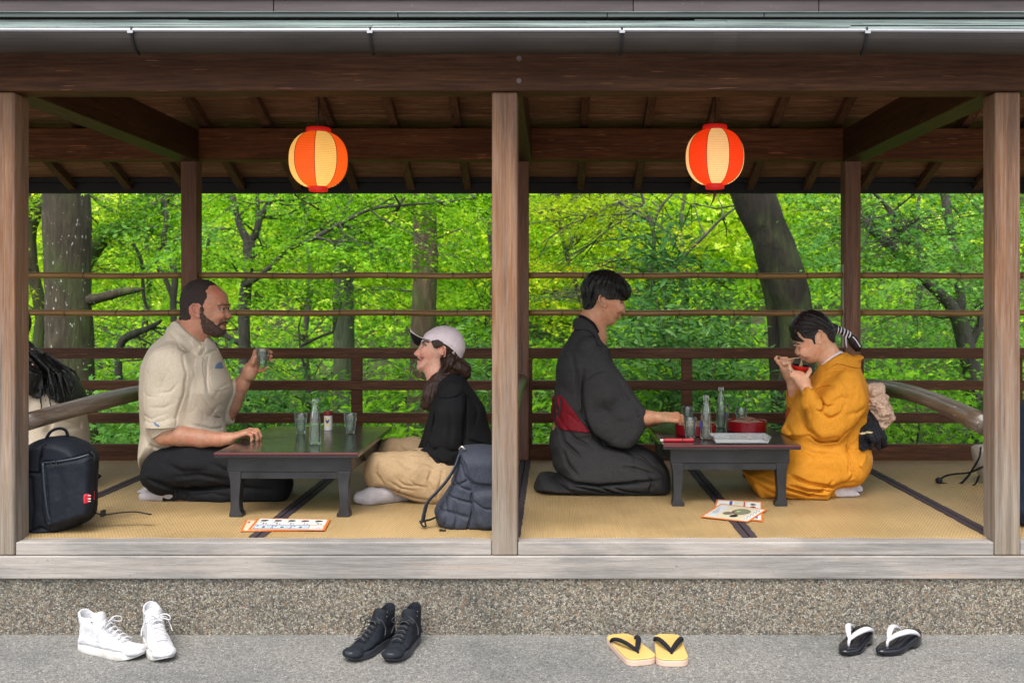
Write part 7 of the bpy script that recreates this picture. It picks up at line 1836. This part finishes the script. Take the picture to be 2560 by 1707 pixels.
for k, (a_, b_) in enumerate(((1232, 4), (1240, 5), (1248, 5), (1262, 3))):
    MB().box(cR1(447, 0, 3.66)[0], cR1(463, 0, 3.66)[0], 3.6685, 3.669, cR1(0, a_ + b_, 3.668)[2], cR1(0, a_, 3.668)[2]).build('tag_lettering', mat('tag_print', (.6, .45, .45), .5), bg) if k != 1 else None
MB().tube(spline(p3(cR1, [(468, 1310, 3.80), (500, 1326, 3.80), (545, 1332, 3.80), (620, 1322, 3.81), (700, 1318, 3.815), (776, 1331, 3.81)]), 4, False), .0125, 8, flat=.22).build('strap', M_web, bg, smooth=True)
MB().box(*[q_ for pr in zip(cR1(515, 1312, 3.79), cR1(548, 1338, 3.815)) for q_ in sorted(pr)]).build('strap_buckle', M_darkmetal, bg, bev=.003)
MB().tube(spline(p3(cR1, [(478, 1130, 3.86), (500, 1125, 3.88), (516, 1132, 3.9), (505, 1145, 3.88)]), 4, False), .008, 8, flat=.4).build('strap', M_web, bg, smooth=True)
MB().tube(spline(p3(cR1, [(470, 1010, 3.80), (488, 1030, 3.80), (486, 1060, 3.80)]), 4, False), .010, 8, flat=.5).build('strap', M_web, bg, smooth=True)
MB().tube(spline(p3(cR1, [(115, 1350, 3.74), (102, 1390, 3.72), (98, 1412, 3.72)]), 3, False), .006, 8).build('clip', M_steel, bg, smooth=True)

YB2 = 3.87
bg = thing('backpack', 'slate grey flap backpack leaning on the centre front post', 'backpack', (cR2(1800, 0, YB2)[0], YB2, TZ))
v = Vol((-.52, 3.68, .33), (-.12, 4.04, .72), .0038)
OUT = [(1700, 862), (1760, 850), (1880, 852), (1950, 880), (1985, 980), (2000, 1200), (1985, 1340), (1930, 1385), (1700, 1396), (1640, 1382), (1572, 1340), (1545, 1290), (1540, 1235), (1590, 1150), (1625, 1095), (1645, 1060), (1665, 970), (1685, 895)]
v.slabpoly(p2(cR2, OUT, YB2), YB2, .115, .06, .004)
v.slabpoly(p2(cR2, [(1780, 1150), (1960, 1150), (1975, 1330), (1900, 1370), (1800, 1340)], 3.77), YB2 - .10, .03, .02, .01)
for pts, wd, dp in (([(1590, 1150), (1690, 1180), (1770, 1200)], .004, .006), ([(1770, 1140), (1775, 1250), (1740, 1390)], .003, .006), ([(1620, 1110), (1680, 1090), (1740, 1060)], .004, .005), ([(1600, 1180), (1620, 1280), (1600, 1340)], .006, .004), ([(1660, 1190), (1680, 1290), (1660, 1370)], .006, .004),
                    ([(1700, 960), (1720, 1020), (1780, 1080)], .004, .005), ([(1560, 1250), (1640, 1260), (1740, 1290)], .006, .004), ([(1790, 1190), (1850, 1230), (1900, 1235)], .004, .005), ([(1640, 1050), (1700, 1100), (1760, 1120)], .005, .005)):
    v.crease(p2(cR2, pts, 3.78), (3.5, YB2), wd, dp, False)
v.f = np.maximum(v.f, TZ + .001 - v.ax[2][None, None, :]).astype(np.float32)
vmesh('pack_body', v, M_bag2, bg, 1, disp=lambda V, N: .0035 * vnoise(V, 18, 1) + .0018 * vnoise(V, 50, 2))
fl = v.like(); regioned(fl, v, .007, p2(cR2, [(1696, 858), (1760, 842), (1960, 846), (2000, 1000), (1990, 1080), (1890, 1072), (1805, 1064), (1762, 1030), (1742, 960)], 3.80), (3.5, YB2 + .08)); vmesh('flap', fl, M_bag2, bg, 2, disp=lambda V, N: .0015 * vnoise(V, 30, 3))
MB().tube(spline(p3(cR2, [(1690, 905, 3.80), (1660, 985, 3.78), (1610, 1065, 3.77), (1545, 1140, 3.76), (1490, 1200, 3.76), (1470, 1265, 3.77), (1458, 1325, 3.78)]), 4, False), .0150, 10, flat=.35).build('shoulder_strap', M_bag2, bg, smooth=True)
MB().tube(spline(p3(cR2, [(1440, 1318, 3.775), (1458, 1350, 3.775), (1478, 1352, 3.775), (1475, 1320, 3.78), (1510, 1310, 3.79), (1540, 1296, 3.80)]), 4, False), .007, 8, flat=.5).build('strap', M_web, bg, smooth=True)
MB().tube(p3(cR2, [(1565, 1376, 3.74), (1590, 1380, 3.74), (1604, 1378, 3.74)]), .008, 8, flat=.5).build('strap', M_web, bg, smooth=True)
MB().tube(spline(p3(cR2, [(1690, 868, 3.80), (1705, 850, 3.79), (1728, 868, 3.79)]), 4, False), .004, 8).build('ring', M_silver, bg, smooth=True)

YB3 = 4.72
bg = thing('shoulder_bag', 'taupe shoulder bag with black straps, mostly hidden by the right front post', 'bag', (cR5(1040, 0, YB3)[0], YB3, TZ))
v = Vol((1.78, 4.60, .33), (2.12, 4.86, .66), .005)
v.slabpoly(p2(cR5, [(935, 600), (990, 590), (1060, 600), (1120, 660), (1130, 800), (1100, 850), (1010, 845), (965, 780), (940, 700), (925, 640)], YB3), YB3, .08, .06, .004); v.f = np.maximum(v.f, TZ + .001 - v.ax[2][None, None, :]).astype(np.float32)
vmesh('bag_body', v, M_taupe, bg, 1, disp=lambda V, N: .003 * vnoise(V, 22, 1))
for L in ([(985, 610, 4.62), (975, 680, 4.61), (930, 760, 4.66), (880, 830, 4.70), (820, 872, 4.72), (700, 858, 4.72)], [(1000, 745, 4.64), (910, 785, 4.68), (800, 797, 4.74), (740, 810, 4.76), (690, 838, 4.75)], [(695, 862, 4.73), (780, 880, 4.70), (900, 884, 4.68), (950, 862, 4.66), (972, 810, 4.63)]):
    MB().tube(spline(p3(cR5, L), 4, False), .0095, 8, flat=.3).build('strap', M_web, bg, smooth=True)
MB().tube(p3(cR5, [(676, 850, 4.73), (690, 846, 4.73), (708, 850, 4.73)]), [.014, .020, .014], 10).build('strap_bundle', M_web, bg, smooth=True)

bg = thing('backpack', 'navy bag with a lilac strap at the right edge, beyond the last post', 'bag', (1.98, 3.85, TZ))
v = Vol((1.76, 3.66, .33), (2.22, 4.04, .92), .006)
v.slabpoly([(1.80, .34), (1.79, .55), (1.80, .70), (1.86, .84), (1.98, .88), (2.10, .84), (2.17, .70), (2.18, .45), (2.15, .34)], 3.85, .13, .07, .004, sub=3); v.f = np.maximum(v.f, TZ + .001 - v.ax[2][None, None, :]).astype(np.float32)
vmesh('bag_body', v, M_bag2 if False else cloth('navy_fabric', (.012, .022, .045), (.03, .045, .08), 300), bg, 1, disp=lambda V, N: .004 * vnoise(V, 14, 1))
MB().tube([(1.80, 3.74, .455), (1.84, 3.72, .475), (1.92, 3.71, .50)], .008, 8, flat=.4).build('strap', mat('lilac_strap', (.42, .30, .62), .6), bg, smooth=True)

# ------------------------------------------------------------------ footwear on the ground
def place(o, x, y, yaw, z=.0005): o.location = (x, y, z); o.rotation_euler = (0, 0, R(yaw)); return o
def copy_thing(o, label):
    c = o.copy(); COL.objects.link(c); c['label'] = label
    for ch in list(o.children):
        d = ch.copy(); COL.objects.link(d); d.parent = c
        for g2 in list(ch.children):
            e = g2.copy(); COL.objects.link(e); e.parent = d
    return c
def hightop(label, cupper, csole, clace, group, ln=1.0, seed=0, tilt=0):
    s = thing('high_top_shoe', label, 'shoe', (0, 0, 0), group=group)
    v = Vol((-.02, -.06, 0), (.31, .06, .19), .0028)
    P = [(.012, .022), (.004, .06), (.006, .10), (.001, .156), (.045, .157), (.096, .158), (.112, .130), (.132, .102), (.165, .080), (.205, .062), (.245, .052), (.275, .040), (.284, .024), (.15, .018)]
    v.slabpoly(P, 0, .043, .034, .004, wfun=lambda X, Z: np.interp(Z, [0, .03, .07, .16], [.044, .043, .036, .037]).astype(np.float32) * np.interp(X, [0, .06, .12, .20, .285], [.82, .82, .86, 1.08, .9]).astype(np.float32))
    v.slabpoly([(.006, .30), (.008, .150), (.012, .10), (.03, .09), (.07, .09), (.092, .10), (.089, .150), (.092, .30)], 0, .0262, .030, .002, 'cut', sub=1)
    v.ell((.262, 0, .032), (.030, .040, .022), .010)
    v.crease([(.108, .118), (.150, .092), (.205, .066)], (-.016, .016), .012, .0025, False)
    v.crease([(.235, .057), (.240, .02)], (-.06, .06), .002, .0016, False); v.crease([(.06, .03), (.05, .10)], (-.06, 0), .0018, .0014, False); v.crease([(.02, .045), (.12, .05), (.2, .04)], (-.06, .06), .0018, .0014, False)
    vmesh('upper', v, cupper, s, 1, disp=lambda V, N: .0014 * vnoise(V, 45, 1 + seed) + .0008 * vnoise(V, 110, 2 + seed))
    out = []
    for a in np.linspace(0, 2 * math.pi, 41)[:-1]:
        c, sn = math.cos(a), math.sin(a); x = .143 + .149 * math.copysign(abs(c) ** .8, c); w = np.interp(x, [0, .04, .12, .21, .29], [.034, .038, .036, .049, .040]); out.append((x, w * math.copysign(abs(sn) ** .75, sn)))
    b = MB(); n = len(out); lev = [(0, .965), (.003, 1.0), (.026, 1.0), (.029, .97)]
    vs_ = [(.143 + (x - .143) * k, y * k, z + .016 * max(0, (x - .23) / .06) ** 1.6 + (.002 * math.cos(x * 30) if z == 0 else 0) * 0) for z, k in lev for x, y in out]
    fs = [tuple(range(n - 1, -1, -1)), tuple(3 * n + k for k in range(n))] + [(i * n + k, i * n + (k + 1) % n, (i + 1) * n + (k + 1) % n, (i + 1) * n + k) for i in range(3) for k in range(n)]
    b.add(vs_, fs).build('sole', csole, s, smooth=True, local=True, bev=.001)
    m = MB(); r2 = random.Random(seed)
    T = [(.210, .068), (.190, .077), (.170, .087), (.150, .098), (.132, .110)]
    for i, (x, z) in enumerate(T):
        z += .003; w = .021; m2 = MB()
        m2.tube([(x - .002, -w, z - .004), (x, -w * .4, z + .004), (x + .004, w * .4, z + .005), (x + .010, w, z - .004)], .0024, 6)
        m2.tube([(x - .002, w, z - .004), (x + .001, w * .3, z + .006), (x + .006, -w * .4, z + .004), (x + .010, -w, z - .004)], .0024, 6); m2.build('lace', clace, s, smooth=True, local=True)
    k0 = Vector((.128, 0, .120))
    for sg in (-1, 1):
        m2 = MB(); L = [k0, k0 + Vector((.012, sg * .018, .020)), k0 + Vector((.024, sg * .038, .014)), k0 + Vector((.020, sg * .040, -.004)), k0 + Vector((.006, sg * .016, .004)), k0]
        m2.tube(spline(L, 4, False), .0022, 6); m2.build('lace_loop', clace, s, smooth=True, local=True)
        m2 = MB(); L = [k0, k0 + Vector((-.004, sg * .030, .004)), k0 + Vector((-.010, sg * .046, -.030)), k0 + Vector((.004, sg * .052, -.055))]; m2.tube(spline(L, 4, False), .0021, 6); m2.build('lace_end', clace, s, smooth=True, local=True)
        for x, z in ((.100, .128), (.097, .146)):
            MB().lathe([(.0010, 0), (.0034, .0005), (.0030, .0012)], (0, 0, 0), 8)
            MB().tube([(x - .010, sg * .0335, z), (x - .010, sg * .0352, z)], .0026, 8).build('eyelet', M_darkmetal if cupper.name.startswith('white') else M_steel, s, local=True)
    return s
M_wc = cloth('white_canvas', (.42, .42, .44), (.50, .50, .52), 500, .8, .2); M_ws = mat('white_rubber', (.5, .5, .48), .45); M_wl = mat('white_lace', (.5, .5, .52), .7)
n = NT(M_ws); n1 = n.noise(n.coords((1, 1, 1)), 14, 5, .65); n.out(Base_Color=n.ramp(n1, [(.35, (.38, .36, .33)), (.55, (.54, .53, .51))]))
M_bc = cloth('black_canvas', (.005, .0065, .010), (.012, .015, .021), 500, .8, .2); M_bs = mat('black_rubber', (.022, .025, .033), .42); M_bl = mat('black_lace', (.018, .019, .022), .7)
w1 = hightop('white high-top trainer seen from its side, left one of the white pair', M_wc, M_ws, M_wl, 'pair of white high-top trainers', seed=1); place(w1, -1.625, 3.435, -22)
w2 = hightop('white high-top trainer with its toe towards the camera, right one of the white pair', M_wc, M_ws, M_wl, 'pair of white high-top trainers', seed=2); place(w2, -1.425, 3.53, -58)
b1 = hightop('left one of the two black high-top trainers, toe towards the lower left', M_bc, M_bs, M_bl, 'pair of black high-top trainers', seed=3); place(b1, -.568, 3.535, -114)
b2 = hightop('right one of the two black high-top trainers, overlapping the other heel', M_bc, M_bs, M_bl, 'pair of black high-top trainers', seed=4); place(b2, -.482, 3.54, -102)
for q_, k in ((w1, .94), (w2, .94), (b1, .90), (b2, .90)): q_.scale = (k, k * 1.04, k * .93)

def planrect(L, w0, w1, r=.028, n=6):
    pts = []
    for (cx, cy, a0, rr_) in ((L - r, w1 / 2 - r, 0, r), (r, w0 / 2 - r, 90, r), (r, -w0 / 2 + r, 180, r), (L - r, -w1 / 2 + r, 270, r)):
        for k in range(n + 1): a = math.radians(a0 + 90 * k / n); pts.append((cx + rr_ * math.cos(a), cy + rr_ * math.sin(a)))
    return pts
M_zt = mat('yellow_vinyl', (.62, .42, .13), .42); n = NT(M_zt); n1 = n.noise(n.coords((1, 1, 1)), 9, 4); n.out(Base_Color=n.ramp(n1, [(.3, (.47, .30, .085)), (.7, (.56, .38, .13))]), Normal=n.bump(n.noise(n.coords((1, 1, 1)), 260, 2), .15, .001))
M_zs = mat('pinkish_sole', (.50, .36, .28), .6); M_velvet = cloth('black_velvet', (.004, .005, .008), (.012, .013, .018), 300, .9, .3)
def zori(label):
    s = thing('zori_sandal', label, 'sandal', (0, 0, 0), group='pair of yellow zori sandals')
    P = planrect(.252, .094, .108, .034)
    MB().slab(P, 0, .020).build('sole', M_zs, s, local=True, bev=.003)
    P2 = [(.126 + (x - .126) * .995, y * .985) for x, y in P]; MB().slab(P2, .0204, .0262).build('footbed', M_zt, s, local=True, bev=.003)
    for sg in (-1, 1):
        L = [(.190, 0, .030), (.165, sg * .014, .040), (.125, sg * .033, .046), (.085, sg * .044, .038), (.066, sg * .045, .024)]
        MB().tube(spline(L, 4, False), [.0065 + .003 * math.sin(math.pi * k / 16) for k in range(17)], 10, flat=.7).build('strap', M_velvet, s, smooth=True, local=True)
    MB().tube([(.188, 0, .036), (.200, 0, .030), (.204, 0, .024)], [.0060, .0050, .0040], 8).build('toe_thong', M_velvet, s, smooth=True, local=True)
    return s
z1 = zori('left yellow sandal with black straps, turned outwards'); z2 = copy_thing(z1, 'right yellow sandal with black straps, pointing straight at the camera')
place(z1, .228, 3.515, -73); place(z2, .405, 3.515, -92)
M_gl = mat('glossy_black_vinyl', (.006, .007, .011), .12); M_gw = mat('white_vinyl_strap', (.46, .45, .48), .35); M_gt = mat('dark_footbed', (.02, .018, .018), .3)
def geta(label):
    s = thing('black_sandal', label, 'sandal', (0, 0, 0), group='pair of glossy black sandals')
    out = []
    for a in np.linspace(0, 2 * math.pi, 49)[:-1]:
        c, sn = math.cos(a), math.sin(a); x = .113 + .113 * c; w = np.interp(x, [0, .05, .11, .17, .226], [.033, .036, .034, .040, .030]); out.append((x, float(w) * math.copysign(abs(sn) ** .8, sn)))
    n_ = len(out)
    def top(x): return .022 + .024 * max(0, min(1, (.15 - x) / .11)) ** 1.2
    def bot(x): return (0 if x < .062 else .012 * math.sin(math.pi * min(1, (x - .062) / .075))) if x < .137 else .010 * max(0, (x - .18) / .046) ** 2
    lev = [(0, .93), (.18, 1.0), (.8, 1.0), (1.0, .93)]
    vs_ = []
    for u, k in lev:
        for x, y in out: vs_.append((.113 + (x - .113) * k, y * k, bot(x) + (top(x) - bot(x)) * u))
    fs = [(i * n_ + k, i * n_ + (k + 1) % n_, (i + 1) * n_ + (k + 1) % n_, (i + 1) * n_ + k) for i in range(3) for k in range(n_)]
    h_ = n_ // 2
    for base_, rev in ((0, True), (3 * n_, False)):
        for k in range(h_): 
            q_ = (base_ + k, base_ + k + 1, base_ + (n_ - k - 1) % n_, base_ + (n_ - k) % n_); q_ = tuple(dict.fromkeys(q_)); fs.append(q_[::-1] if rev else q_) if len(q_) > 2 else None
    MB().add(vs_, fs).build('sole', M_gl, s, smooth=True, local=True)
    for sg in (-1, 1):
        L = [(.168, 0, .040), (.148, sg * .012, .055), (.110, sg * .028, .063), (.075, sg * .034, .055), (.050, sg * .033, .040)]
        MB().tube(spline(L, 4, False), [.0045 + .0055 * math.sin(math.pi * k / 16) for k in range(17)], 10, flat=.75).build('strap', M_gw, s, smooth=True, local=True)
    MB().tube([(.165, 0, .046), (.176, 0, .036), (.178, 0, .020)], [.0060, .0048, .0040], 8).build('toe_thong', M_gw, s, smooth=True, local=True)
    return s
g1 = geta('left glossy black sandal with white straps, closest to the wall'); g2 = copy_thing(g1, 'right glossy black sandal with white straps, seen more from its side')
place(g1, 1.128, 3.545, -128); place(g2, 1.292, 3.505, -143)
for q_ in (g1, g2): q_.scale = (1.06, 1.08, 1.06)
